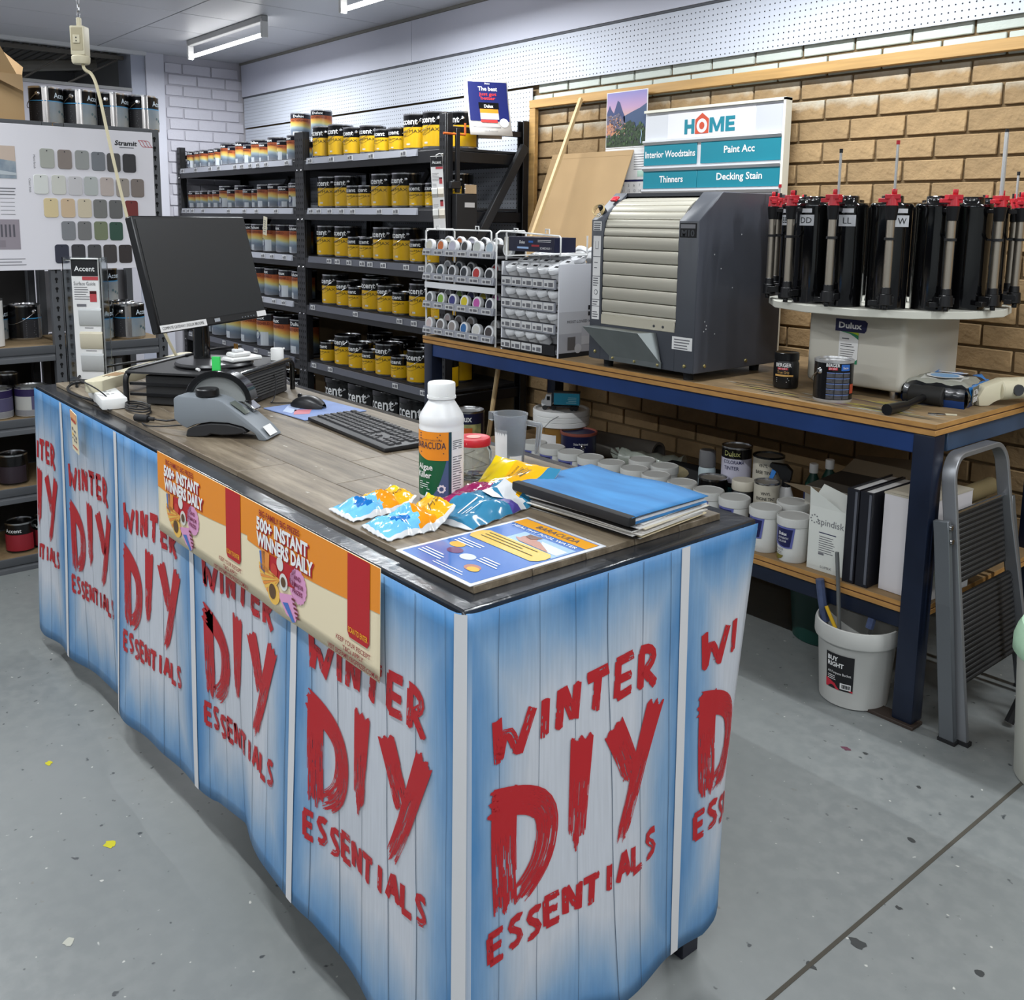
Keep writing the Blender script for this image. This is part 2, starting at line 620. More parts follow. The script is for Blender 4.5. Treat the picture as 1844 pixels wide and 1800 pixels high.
# left wall
wl = struct(MB().box(WX-.25, 2.72, 0, WX-.012, 3.7, CEIL).box(WX-.25, -4.5, 0, WX-.012, 2.72, 2.46).build('wall_left', joint_white))
bw = [brick_mesh(s, white_brick, .0135) for s in range(3)]
for k in range(-3, 19):
    z = BZ+(k+.5)*BH
    if z > CEIL-.04:
        continue
    for i in range(4):
        y = 3.62-.115-i*BL-(BL/2 if k % 2 else 0)+.06
        if y-.115 < 2.94 or y+.115 > 3.64:
            y0 = max(2.945, y-.1145)
            y1 = min(3.60, y+.1145)
            if y1-y0 < .03:
                continue
            b = brick_mesh(k*9+i, white_brick, .0135, y1-y0)
            link('brick', b, wl, (WX-.013, (y0+y1)/2, z), (0, 0, pi/2))
        else:
            link('brick', bw[(i+k) % 3], wl, (WX-.013, y, z), (0, 0, pi/2))
struct(MB().box(WX-.02, 2.79, 0, WX+.012, 2.932, CEIL-.001).build('trim_3', white_paint))
struct(MB().box(WX-.3, 2.68, 0, WX-.005, 2.788, CEIL-.001).build('trim_4', mat('grey_white_paint', (176, 180, 194), .55)))  # white jamb, its grey-blue shade put into the paint colour
struct(MB().box(WX-.02, -1, 2.735, WX+.035, 2.79, CEIL-.0005).build('trim_5', white_gloss))
struct(MB().box(WX-.02, -1, 2.455, WX+.006, 2.68, 2.478).build('trim_6', mat('grey_ledge', (150, 150, 150), .6)))
# roof space seen through the opening
rs = struct(MB().box(-9.5, -2, 2.0, -9.45, 4.2, 3.6).box(-9.45, 2.72, 2.4, WX-.25, 2.75, 3.4).build('wall_beyond', mat('pale_far_wall', (150, 150, 150), .8)))
b = MB()
for i in range(60):
    y = -1+i*.065
    b.box(-9.45, y, 2.765+.0, WX-.3, y+.035, 2.80)
struct(b.build('roof', mat('roof_sheet', (120, 116, 110), .7)))
tr = thing('roof_truss', 'grey steel lattice truss seen through the opening high on the left', 'truss', (WX-.12, 0, 0))
steel_g = mat('truss_steel', (104, 100, 94), .6)
for ya, yb in ((1.2, 1.55), (1.55, 1.92), (1.92, 2.24), (2.24, 2.62), (.8, 1.2)):
    up = round(ya*100) % 2 == 0
    MB().cyl((0, ya, 2.49 if up else 2.70), (0, yb, 2.70 if up else 2.49), .008, n=6).build('bar', steel_g, tr)
MB().box(-.02, .6, 2.70, .02, 2.66, 2.73).build('chord', steel_g, tr)
MB().box(-.02, .6, 2.465, .02, 2.66, 2.49).build('chord', steel_g, tr)
MB().cyl((-.5, .9, 2.5), (-.5, 2.6, 2.72), .045, n=8).build('duct', mat('duct_pale', (176, 172, 162), .6), tr)

# fluorescent fittings
fx = None
def tube_fitting(x, y):
    t = thing('ceiling_light', 'x', 'light', (x, y, CEIL))
    MB().box(-.62, -.022, -.04, .62, .022, 0).build('batten', mat('batten_white', (168, 168, 168), .5), t, bevel=.004)
    MB().cyl((-.595, 0, -.115), (.595, 0, -.115), .013, n=12).build('tube', mat('lit_tube', (255, 255, 255), .5, emit=9), t)
    for s in (-1, 1):
        MB().box(s*.607-.012, -.022, -.135, s*.607+.012, .022, -.02).build('end_cap', white_plastic, t, bevel=.003)
    return t
names = ['lit fluorescent tube over the black racks near the white brick corner', 'lit fluorescent tube nearest the fascia over the brick wall']
for i, (x, y) in enumerate(TUBES_AND_FILL[:2]):
    if fx is None:
        fx = tube_fitting(x, y)
        o = fx
    else:
        o = copy_tree(fx)
        o.location = (x, y, CEIL)
    o['label'] = names[i]
    o['group'] = 'fluorescent battens'
# ------------------------------------------------------------------ black storage racks along the back wall
SH = [1.872, 1.558, 1.250, .942, .562, .15]      # shelf tops
RY0, RY1 = 3.0, 3.585
strip_mat = mat('price_strip', (150, 152, 160), .25, spec=.6)
strip_dark = mat('price_strip_dark', (74, 76, 84), .3)
tag_mat = mat('price_tag', (206, 206, 206), .6)
upr_b = MB()
upr_b.box(-.028, 0, 0, .028, .012, 2.04).box(-.028, .012, 0, -.020, .05, 2.04).box(.020, .012, 0, .028, .05, 2.04)
upr = upr_b.mesh('upright', black_steel, bevel=.002)
slot_b = MB()
for i in range(49):
    for s in (-1, 1):
        z = .06+i*.04
        slot_b.add([(s*.012-.004, -.0006, z), (s*.012+.004, -.0006, z), (s*.012+.006, -.0006, z+.016), (s*.012-.006, -.0006, z+.016)], [(0, 1, 2, 3)])
slot_m = slot_b.mesh('slots', mat('slot_black', (6, 6, 7), .9), smooth=False)
bolt_m = MB().lathe([(.006, 0), (.005, .003), (0, .004)], 8).mesh('bolt', chrome)
def rack(label, x0, x1, strips):
    t = thing('storage_rack', label, 'rack', (0, 0, 0), group='black storage racks')
    for x in (x0+.028, x1-.028):
        for y, f in ((RY0, 0), (RY1, pi)):
            u = link('upright', upr, t, (x, y, 0), (0, 0, f))
            s = link('slots', slot_m, u)
            s['kind'] = 'stuff'
        for z in [h-.075 for h in SH]:
            link('bolt', bolt_m, t, (x, RY0-.0005, z), (pi/2, 0, 0))
    for h in SH:
        s = MB().box(x0+.056, RY0+.02, h-.012, x1-.056, RY1-.02, h).build('shelf', mat('shelf_board', (52, 52, 54), .6), t)
        MB().box(x0+.05, RY0+.002, h-.078, x1-.05, RY0+.02, h-.013).build('beam', black_steel, t, bevel=.002)
        MB().box(x0+.05, RY1-.02, h-.078, x1-.05, RY1-.002, h-.013).build('beam', black_steel, t, bevel=.002)
    for x in (x0+.028, x1-.028):
        for h in SH:
            MB().box(x-.012, RY0+.045, h-.075, x+.012, RY1-.045, h-.02).build('side_rail', black_steel, t, bevel=.002)
        MB().box(x-.012, RY0+.05, 1.950, x+.012, RY1-.05, 1.980).build('side_rail', black_steel, t, bevel=.002)
    for i, (a, b, dark) in enumerate(strips):
        h = SH[i]
        st = MB().add([(a, RY0-.004, h-.002), (b, RY0-.004, h-.002), (b, RY0-.012, h-.040), (a, RY0-.012, h-.040), (a, RY0+.002, h-.002), (b, RY0+.002, h-.002), (b, RY0+.002, h-.040), (a, RY0+.002, h-.040)],
                      [(0, 3, 2, 1), (4, 5, 6, 7), (0, 1, 5, 4), (3, 7, 6, 2), (0, 4, 7, 3), (1, 2, 6, 5)]).build('price_strip', strip_dark if dark else strip_mat, t)
        x = a+.03
        while x < b-.08:
            if rnd.random() < .75:
                g = MB()
                g.box(x, RY0-.0135, h-.036, x+.055, RY0-.0115, h-.008)
                g.box(x+.006, RY0-.0142, h-.030, x+.022, RY0-.0134, h-.016, 1)
                g.box(x+.028, RY0-.0142, h-.030, x+.050, RY0-.0134, h-.012, 1)
                g.build('price_tag', [tag_mat, ink_grey], st)
            x += .085+.22*rnd.random()
    return t
RA, RB, RC = -7.815, -5.735, -4.125
r1 = rack('black steel rack of small orange paint tins in the white brick corner', RA, RB, [(-7.74, -5.83, 0), (-7.74, -5.83, 0), (-7.7, -5.85, 0), (-7.7, -5.85, 0), (-7.7, -5.85, 1), (-7.7, -5.85, 1)])
r2 = rack('black steel rack filled with yellow-labelled paint tins', RB, RC, [(-5.62, -4.38, 0), (-5.62, -4.38, 0), (-5.62, -4.22, 1), (-5.62, -4.22, 1), (-5.62, -4.22, 1), (-5.62, -4.22, 1)])
# diagonal braces
def bar(p, q, w, name, m, parent, d=.014):
    p, q = Vector(p), Vector(q)
    b = MB()
    ax = (q-p).normalized()
    sd = ax.cross(Vector((1, 0, 0)) if abs(ax.x) < .5 else Vector((0, 1, 0))).normalized()
    nn = ax.cross(sd)
    vs = []
    for e in (p, q):
        for s1, s2 in ((-1, -1), (1, -1), (1, 1), (-1, 1)):
            vs.append(e+sd*(w/2*s1)+nn*(d/2*s2))
    b.add(vs, [(0, 1, 2, 3), (7, 6, 5, 4), (0, 4, 5, 1), (1, 5, 6, 2), (2, 6, 7, 3), (3, 7, 4, 0)])
    return b.build(name, m, parent, bevel=.002)
bar((RC+.012, RY1-.05, 1.90), (RC+.012, RY0+.06, 1.16), .05, 'brace', mat('brace_steel', (44, 45, 48), .4), r2, .03)
bar((-6.95, RY1-.035, 1.80), (-7.35, RY1-.035, 1.45), .04, 'brace', black_steel, r1, .02)
MB().box(-6.78, RY1-.03, 1.2, -6.70, RY1-.004, 1.80).build('back_post', black_steel, r1)
bar((-5.05, RY1-.035, 1.80), (-5.35, RY1-.035, 1.5), .04, 'brace', black_steel, r2, .02)

# ------------------------------------------------------------------ paint tins
def can_body(r, h, top_black, n=24):
    b = MB()
    b.lathe([(r*.97, 0, 1), (r, .004, 1), (r, .010, 0), (r, h-.012, 0), (r*1.012, h-.009, 1), (r*1.012, h-.001, 1), (r*.97, h, 1), (r*.95, h-.006, 2), (r*.78, h-.007, 2), (r*.76, h-.012, 2), (0, h-.012, 2)], n)
    return b
def ear_handle(r, h, mats, parent, z=None, side=.4):
    """bail handle hanging down the front with a round ear each side"""
    z = h*.82 if z is None else z
    for s in (-1, 1):
        e = MB()
        a = side if s > 0 else side+pi
        p0 = Vector((cos(a)*r, sin(a)*r, z))
        ca_ = Vector((cos(a), sin(a), 0))
        e.cyl(p0, p0+ca_*.007, .011, .006, n=10)
        o = e.build('ear', chrome, parent)
    pts = []
    for i in range(13):
        t = i/12
        a = side-pi*t
        pts.append((cos(a)*(r+.006), sin(a)*(r+.006), z-.35*h*sin(pi*t)))
    MB().tube(pts, .0016, 5).build('handle', tin, parent)
    return o
def label_band(r, z0, z1, a0, a1, n=18, sag=0):
    """curved label in front of the tin; uv 0..1; sag cuts the lower left corner"""
    b = MB()
    vs, fs, uv = [], [], []
    m = 6
    for j in range(m+1):
        for i in range(n+1):
            u, v = i/n, j/m
            a = a0+(a1-a0)*u
            if sag and v < .5:
                a = a+(1-v/.5)*sag*(1-u)**3
            vs.append((r*cos(a), r*sin(a), z0+(z1-z0)*v))
            uv.append((u, v))
    for j in range(m):
        for i in range(n):
            k = j*(n+1)+i
            fs.append((k, k+1, k+n+2, k+n+1))
    b.add(vs, fs, 0, uv)
    return b
F = -pi/2
yel_curve = mat('label_curve', (58, 52, 20), .4)
def yellow_can(name, label, r, h, bail, grade=None):
    t = thing(name, label, 'paint tin')
    can_body(r, h, .3).build('body', [can_black, tin, black_gloss], t)
    z1 = h*.63
    label_band(r+.0006, .012, z1, F-1.05, F+2.15, n=26, sag=.35).build('front_label', yellow_label, t)
    fn = wrap(r+.0016)
    b = MB()
    text(b, 'Accent', r*.02, h*.705, h*.165, fn, align='c', w=r*1.72, bold=.022)
    b.build('lettering', ink_white, t, smooth=False)
    b = MB()
    text(b, 'SolarMAX', r*.28, h*.475, h*.085, fn, align='c', w=r*1.75)
    stroke(b, [(-r*.6, h*.44), (0, h*.36), (r*.35, h*.42), (r*.8, h*.52)], .0016, fn, n=1, seg=10)
    lines2(b, -r*.5, h*.33, r*.8, 3, h*.03, h*.008, fn)
    b.build('small_print', yel_curve, t, smooth=False)
    b = MB()
    g = {'g': 0, 'r': 1, 'w': 2}.get(grade, 2)
    if g < 2:
        rect2(b, -r*.5, h*.13, r*.02, h*.185, fn, g)
    rect2(b, r*.04, h*.13, r*.34, h*.185, fn, 2)
    disc2(b, -r*.82, h*.15, r*.16, fn, 3, sy=1.4)
    b.build('badge', [green_print, mat('badge_red', (196, 62, 20), .5), mat('badge_white', (210, 206, 190), .5), mat('badge_slate', (92, 100, 104), .5)], t, smooth=False)
    rect = label_band(r+.0006, .012, h*.62, F+2.25, F+3.3, n=8).build('data_panel', mat('data_panel', (40, 40, 44), .5), t)
    if bail:
        ear_handle(r, h, None, t, side=radians(-28))
    return t
CANS = {}
def ycan(size, grade):
    k = (size, grade)
    if k not in CANS:
        r, h, bail = {'L': (.085, .195, 1), 'T': (.078, .195, 1), 'M': (.078, .165, 1), 'S': (.062, .133, 0)}[size]
        CANS[k] = yellow_can('paint_tin', 'x', r, h, bail, grade)
    return CANS[k]
SN = {'L': 'large', 'T': 'large', 'M': 'medium', 'S': 'small'}
shelfname = ['top', 'second', 'third', 'fourth', 'fifth', 'bottom']
Y2 = {0: ('w', [(-5.578, 'T'), (-5.388, 'T'), (-5.195, 'M'), (-5.012, 'M'), (-4.846, 'S'), (-4.70, 'S'), (-4.535, 'L'), (-4.355, 'L')]),
      1: ('w', [(-5.523, 'L'), (-5.318, 'L'), (-5.171, 'S'), (-5.040, 'S'), (-4.880, 'L'), (-4.666, 'L'), (-4.489, 'S'), (-4.34, 'S')]),
      2: ('g', [(-5.547, 'L'), (-5.328, 'L'), (-5.165, 'S'), (-5.035, 'S'), (-4.866, 'L'), (-4.655, 'L'), (-4.485, 'S'), (-4.34, 'S')]),
      3: ('r', [(-5.492, 'L'), (-5.315, 'M'), (-5.168, 'S'), (-5.005, 'L'), (-4.825, 'M'), (-4.675, 'S'), (-4.486, 'L'), (-4.28, 'M')]),
      4: ('r', [(-5.538, 'S'), (-5.349, 'L'), (-5.170, 'M'), (-5.018, 'S'), (-4.853, 'L'), (-4.695, 'S'), (-4.513, 'L'), (-4.30, 'L')])}
for s, (gr, row) in Y2.items():
    for i, (x, sz) in enumerate(row):
        r = {'L': .085, 'T': .078, 'M': .078, 'S': .062}[sz]
        lab = '%s yellow-labelled tin, %s from left in the %s shelf front row, yellow rack' % (SN[sz], ORD[i], shelfname[s])
        place(ycan(sz, gr), USED, (x, 3.03+r+(.004 if i % 2 else 0), SH[s]+.0005), rnd.uniform(-.12, .10), lab, 'yellow tins on the %s shelf' % shelfname[s])
# the tin behind the right-hand post and the row standing behind
place(ycan('L', 'w'), USED, (-4.262, 3.215, SH[0]+.0005), -.15, 'large yellow-labelled tin at the open right end of the top shelf, under the folded sign', 'yellow tins on the top shelf')
back = {0: [(-5.06, 'M'), (-4.80, 'M'), (-4.47, 'L')], 1: [(-5.15, 'L'), (-4.45, 'L')], 2: [(-5.12, 'L'), (-4.44, 'L')], 3: [(-5.35, 'L'), (-4.8, 'L')], 4: [(-5.30, 'L'), (-5.02, 'L'), (-4.74, 'L'), (-4.44, 'L')]}
for s, row in back.items():
    for i, (x, sz) in enumerate(row):
        lab = 'black-topped %s tin, %s from left in the %s shelf back row, yellow rack' % (SN[sz], ORD[i], shelfname[s])
        yb = 3.33
        place(ycan(sz, Y2[s][0]), USED, (x, yb, SH[s]+.0005), rnd.uniform(-.3, .3), lab, 'back row of tins on the %s shelf' % shelfname[s])
# black pails on the bottom shelf
def black_pail():
    t = thing('paint_pail', 'x', 'pail')
    b = MB()
    b.lathe([(.125, 0), (.138, .28), (.143, .285), (.143, .315, 1), (.139, .32, 1), (.134, .312, 1), (0, .312, 1)], 28)
    b.build('body', [can_black, black_gloss], t)
    b = MB()
    text(b, 'Accent', 0, .205, .07, wrap(.1375), align='c', w=.25, bold=.015)
    b.build('lettering', ink_white, t, smooth=False)
    ear_handle(.137, .3, None, t, z=.25, side=radians(-30))
    return t
bp_ = black_pail()
for i, x in enumerate((-5.464, -5.17, -4.875, -4.58)):
    place(bp_, USED, (x, 3.17, SH[5]+.0005), rnd.uniform(-.1, .1), 'black paint pail, %s from left on the bottom shelf of the yellow rack' % ORD[i], 'black pails on the bottom shelf')

# orange and blue tins on the first rack
def M_shield():
    m = mat('sunset_label', (200, 120, 40), .32)
    nt = m.node_tree
    N, L = nt.nodes, nt.links
    p = N['Principled BSDF']
    uv = N.new('ShaderNodeUVMap')
    sp = N.new('ShaderNodeSeparateXYZ')
    L.new(uv.outputs[0], sp.inputs[0])
    # arched boundary between the sunset sky and the grey roof picture
    a = N.new('ShaderNodeMath')
    a.operation = 'SUBTRACT'
    a.inputs[1].default_value = .22
    L.new(sp.outputs[0], a.inputs[0])
    q = N.new('ShaderNodeMath')
    q.operation = 'MULTIPLY'
    L.new(a.outputs[0], q.inputs[0])
    L.new(a.outputs[0], q.inputs[1])
    s = N.new('ShaderNodeMath')
    s.operation = 'MULTIPLY_ADD'
    s.inputs[1].default_value = .42
    L.new(q.outputs[0], s.inputs[0])
    L.new(sp.outputs[1], s.inputs[2])
    nz = N.new('ShaderNodeTexNoise')
    nz.inputs['Scale'].default_value = 5
    L.new(uv.outputs[0], nz.inputs['Vector'])
    ad = N.new('ShaderNodeMath')
    ad.operation = 'MULTIPLY_ADD'
    ad.inputs[1].default_value = .10
    L.new(nz.outputs[0], ad.inputs[0])
    L.new(s.outputs[0], ad.inputs[2])
    rp = N.new('ShaderNodeValToRGB')
    e = rp.color_ramp.elements
    cols = [(0, (142, 146, 154)), (.18, (112, 118, 128)), (.40, (104, 118, 134)), (.56, (150, 166, 172)), (.66, (196, 186, 116)), (.80, (204, 156, 70)), (.93, (186, 106, 54)), (1, (160, 80, 44))]
    e[0].position, e[0].color = cols[0][0], (*S3(cols[0][1]), 1)
    e[1].position, e[1].color = cols[-1][0], (*S3(cols[-1][1]), 1)
    for pz, c in cols[1:-1]:
        k = e.new(pz)
        k.color = (*S3(c), 1)
    L.new(ad.outputs[0], rp.inputs[0])
    L.new(rp.outputs[0], p.inputs['Base Color'])
    return m
shield_mat = M_shield()
def shield_can(r, h, var):
    t = thing('paint_tin', 'x', 'paint tin')
    can_body(r, h, .3).build('body', [mat('tin_navy_black', (18, 16, 26), .25), tin, black_gloss], t)
    label_band(r+.0006, .010, h*.78, F-1.2, F+2.1, n=26).build('front_label', shield_mat, t)
    fn = wrap(r+.0015)
    b = MB()
    text(b, 'Dulux', r*.1, h*.825, h*.10, fn, align='c', w=r*1.15, bold=.02)
    b.build('lettering', ink_white, t, smooth=False)
    b = MB()
    text(b, 'WEATHERSHIELD', r*.1, h*.66, h*.085, fn, align='c', w=r*1.9, mi=0, bold=.01)
    b.build('small_print', mat('maroon_print', (88, 22, 14), .5), t, smooth=False)
    b = MB()
    if var == 'b':
        rect2(b, -r*.75, h*.07, -r*.15, h*.27, fn, 0)
        rect2(b, r*.15, h*.05, r*.8, h*.3, fn, 1, nx=3)
    elif var == 'o':
        disc2(b, -r*.1, h*.34, r*.38, fn, 2)
        disc2(b, -r*.1, h*.34, r*.24, fn, 1)
        rect2(b, r*.3, h*.05, r*.95, h*.45, fn, 1, nx=3)
    else:
        rect2(b, -r*.55, h*.05, r*.1, h*.25, fn, 1, nx=3)
        rect2(b, -r*.45, h*.10, 0, h*.14, fn, 2)
    b.build('badge', [mat('badge_blue', (40, 96, 176), .5), mat('badge_pale', (196, 202, 208), .5), navy_print], t, smooth=False)
    return t
SCANS = {}
def scan(r, h, var):
    k = (r, h, var)
    if k not in SCANS:
        SCANS[k] = shield_can(r, h, var)
    return SCANS[k]
H1 = {.055: .135, .06: .145, .065: .163, .07: .165, .085: .195, .1: .245}
Y1 = {0: [(-7.70, .055), (-7.575, .055), (-7.44, .055), (-7.30, .055), (-7.165, .055), (-7.037, .065), (-6.905, .055), (-6.775, .065), (-6.64, .055), (-6.51, .065), (-6.38, .055), (-6.245, .07), (-6.105, .055), (-5.96, .065)],
      1: [(-7.70, .055), (-7.58, .055), (-7.455, .055), (-7.335, .055), (-7.217, .055), (-7.085, .07), (-6.945, .055), (-6.805, .07), (-6.67, .055), (-6.545, .055), (-6.41, .065), (-6.26, .07), (-6.10, .06), (-5.95, .07)],
      2: [(-7.6, .085), (-7.37, .085), (-7.14, .085), (-6.91, .085), (-6.70, .085), (-6.52, .085), (-6.335, .085), (-6.13, .085), (-5.93, .085)],
      3: [(-7.6, .085), (-7.38, .085), (-7.16, .085), (-6.94, .085), (-6.73, .085), (-6.53, .085), (-6.326, .085), (-6.102, .085), (-5.91, .085)],
      4: [(-7.55, .1), (-7.28, .1), (-7.01, .1), (-6.744, .1), (-6.473, .1), (-6.20, .1), (-5.95, .1)],
      5: [(-6.3, .1), (-6.02, .1)]}
for s, row in Y1.items():
    for i, (x, r) in enumerate(row):
        var = 'b' if (s == 1 and r < .07) else ('o' if (i*5+s*3) % 4 == 0 else 'g')
        lab = '%s sunset-labelled tin, %s from left on the %s shelf of the corner rack' % ('small' if r < .06 else ('medium' if r < .08 else 'large'), ORD[i], shelfname[s])
        place(scan(r, H1[r], var), USED, (x, 3.03+max(r, .065)+(.01 if i % 2 and s < 2 else 0), SH[s]+.0005), rnd.uniform(-.35, .35), lab, 'sunset-labelled tins on the %s shelf' % shelfname[s])
for i, x in enumerate((-7.56, -7.12, -6.84, -6.57, -6.31, -6.03)):
    place(scan(.055, .135, 'g'), USED, (x, 3.265, SH[0]+.0005), rnd.uniform(-.4, .4), 'small sunset-labelled tin, %s from left in the corner rack top shelf back row' % ORD[i], 'back row of small tins on the top shelf')
place(scan(.065, .163, 'g'), USED, (-6.15, 3.24, SH[0]+.0005), .2, 'sunset-labelled paint tin under the left stacked tin at the back of the corner rack', 'stacked tins on the corner rack')
place(scan(.07, .165, 'g'), USED, (-6.15, 3.24, SH[0]+.164), .75, 'sunset-labelled paint tin stacked highest on the corner rack, clear of the post', 'stacked tins on the corner rack')
place(scan(.065, .163, 'g'), USED, (-5.86, 3.24, SH[0]+.0005), .2, 'sunset-labelled paint tin mostly hidden behind the joined rack posts on the top shelf', 'stacked tins on the corner rack')
place(scan(.07, .165, 'g'), USED, (-5.86, 3.24, SH[0]+.164), .55, 'sunset-labelled paint tin stacked up behind the joined rack posts', 'stacked tins on the corner rack')

# things on and beside the rack
t = thing('folded_sign', 'folded navy and white card sign propped on the right end rail of the yellow rack', 'sign', (-4.125, 3.27, 1.935), radians(66))
def sfn(u, v):
    return (u, -.12*(1-v/.30)**1.0-.0005+.012*sin(pi*v/.3), v)
W2, HH = .115, .295
b = MB()
n = 8
vs, fs = [], []
for j in range(n+1):
    v = HH*j/n
    for u in (-W2*(1.0-.02*j/n), W2*(1.0-.02*j/n)):
        vs.append(sfn(u, v))
for j in range(n+1):
    v = HH*(1-j/n)
    for u in (-W2, W2):
        vs.append((u, .10*(1-v/.30), v))
for j in range(2*n+1):
    fs.append((2*j, 2*j+1, 2*j+3, 2*j+2))
b.add(vs, fs)
o = b.build('card', mat('card_white', (214, 208, 200), .7), t)
so = o.modifiers.new('thick', 'SOLIDIFY')
so.thickness = .0015
fn = lambda u, v: (lambda p: (p[0], p[1]-.003, p[2]))(sfn(u, v))
b = MB()
rect2(b, -W2*.93, .075, W2*.93, .285, fn, ny=8)
b.build('poster_panel', mat('royal_print', (26, 34, 96), .35), t, smooth=False)
fn2 = lambda u, v: (lambda p: (p[0], p[1]-.0045, p[2]))(sfn(u, v))
b = MB()
text(b, 'Dulux', 0, .272, .008, fn2, align='c', bold=.02)
text(b, 'The best', 0, .238, .021, fn2, align='c', bold=.02, w=.105)
text(b, 'Dulux', .0, .148, .016, fn2, align='c', bold=.02, w=.05)
disc2(b, .075, .068, .024, fn2)
b.build('lettering', ink_white, t, smooth=False)
b = MB()
text(b, 'just got', 0, .212, .017, fn2, align='c', bold=.02, w=.095)
text(b, 'better', 0, .190, .017, fn2, align='c', bold=.02, w=.08)
rect2(b, -.05, .068, .04, .082, fn2)
b.build('lettering', mat('red_ink', (206, 52, 48), .5), t, smooth=False)
b = MB()
lines2(b, -.095, .045, .15, 1, .012, .004, fn2, rag=0)
text(b, 'New & improved', .0, .02, .007, fn2, align='c')
b.build('small_print', ink_grey, t, smooth=False)
fn15 = lambda u, v: (lambda p: (p[0], p[1]-.0038, p[2]))(sfn(u, v))
b = MB()
rect2(b, -.055, .14, .055, .175, fn15, 0)
rect2(b, -.05, .118, .05, .14, fn15, 1)
rect2(b, -.05, .085, .05, .118, fn15, 2)
rect2(b, -.05, .085, -.015, .112, fn15, 3)
b.build('picture', [can_black, orange_print, mat('pic_white', (196, 200, 206), .5), mat('pic_slate', (70, 76, 100), .5)], t, smooth=False)

clampt = thing('bar_clamp', 'black bar clamp with an orange screw on the end rail of the yellow rack', 'clamp', (-4.10, 3.06, 1.955))
MB().box(-.008, -.012, -.32, .008, .012, .01).build('bar', black_steel, clampt, bevel=.002)
MB().cyl((0, -.09, -.02), (0, .05, -.02), .006, n=8).cyl((0, .05, -.02), (0, .05, .04), .006, n=8).build('screw', mat('orange_paint', (206, 100, 40), .4), clampt)
MB().box(-.014, -.05, -.30, .014, .015, -.262).build('jaw', black_steel, clampt, bevel=.003)
holder = thing('brochure_box', 'black box with small white labels on the right end of the yellow rack', 'box', (-4.105, 3.10, 1.30))
MB().box(-.01, -.065, 0, .03, .075, .33).build('body', black_soft, holder, bevel=.003)
MB().box(.03, -.01, .26, .032, .055, .285).build('label', mat('silver_label', (190, 190, 192), .4), holder)
MB().box(.0, -.01, .33, .03, .07, .38).build('clip', chrome, holder, bevel=.002)

tk2 = thing('hang_ticket', 'small cream ticket hanging under the second shelf of the corner rack', 'ticket', (-6.225, RY0-.016, SH[1]-.185), rot=(0, radians(8), 0))
MB().box(-.028, -.001, 0, .028, .001, .125).build('card', mat('ticket_pale', (206, 198, 176), .7), tk2)
b = MB()
lines2(b, -.018, .10, .036, 6, .015, .005, lambda u, v: (u, -.002, v))
b.build('lettering', ink_grey, tk2, smooth=False)
# hanging colour strip beside the rack
def guide_strip(loc, rz, label, tilt=0, three=False):
    t = thing('colour_guide', label, 'display card', loc, rot=(0, tilt, rz))
    fn = lambda u, v: (u, -.004, v)
    MB().box(-.05, -.003, 0, .05, .0 if not three else .022, .62).build('card', paper, t)
    b = MB()
    rect2(b, -.049, .53, .049, .615, fn)
    b.build('header', ink, t, smooth=False)
    g = lambda u, v: (u, -.0048, v)
    b = MB()
    text(b, 'Accent', 0, .555, .026, g, align='c', w=.075, bold=.01)
    b.build('lettering', ink_white, t, smooth=False)
    b = MB()
    rect2(b, -.01, .51, .049, .528, g)
    b.build('red_bar', mat('rose_print', (178, 66, 72), .5), t, smooth=False)
    b = MB()
    lines2(b, -.042, .475, .06, 6, .012, .003, g)
    if not three:
        lines2(b, -.042, .385, .045, 5, .012, .003, g)
        lines2(b, -.042, .21, .045, 4, .012, .003, g)
    else:
        rect2(b, -.035, .375, .0, .388, g)
        lines2(b, -.01, .268, .04, 1, .01, .003, g)
        lines2(b, -.01, .150, .04, 1, .01, .003, g)
    b.build('small_print', ink_grey, t, smooth=False)
    for z in ((.40,) if three else (.385, .195)):
        b = MB()
        rect2(b, .015, z, .04, z+.055, g, 0)
        rect2(b, .015, z+.04, .04, z+.055, g, 1)
        b.build('tin_picture', [mat('rose_print', (178, 66, 72)), ink], t, smooth=False)
    if three:
        for z, hh, c in ((.275, .092, (196, 198, 198)), (.157, .09, (212, 204, 182)), (.04, .094, (190, 192, 192))):
            MB().prism([(-.003, z), (-.010, z+.008), (-.012, z+hh-.01), (-.003, z+hh)], -.028, .056, 'x').build('sample_chip', mat('chip_%d_%d_%d' % c, c, .6), t)
        return t
    for z in (.27, .09):
        for x, c in ((-.027, (206, 206, 202)), (.025, (222, 214, 200))):
            MB().prism([(-.003, z), (-.012, z+.012), (-.03, z+.03), (-.022, z+.075), (-.003, z+.085)], x-.023, x+.023, 'x').build('sample_chip', mat('chip_%d_%d_%d' % c, c, .6), t)
    return t
MB().tube([(RC-.02, RY0-.002, 1.82), (-4.085, 2.955, 1.83), (-4.06, 2.925, 1.825)], .003, 6).build('hook_arm', white_plastic, r2)
gs = guide_strip((-4.10, 2.93, 1.23), radians(48), 'tall white colour card strip hanging at the right end of the yellow rack', radians(-3))
MB().tube([(.0, 0, .60), (.0, -.02, .625), (.03, -.01, .64), (.045, .01, .635), (.045, .03, .6)], .003, 6).build('hook', white_plastic, gs)
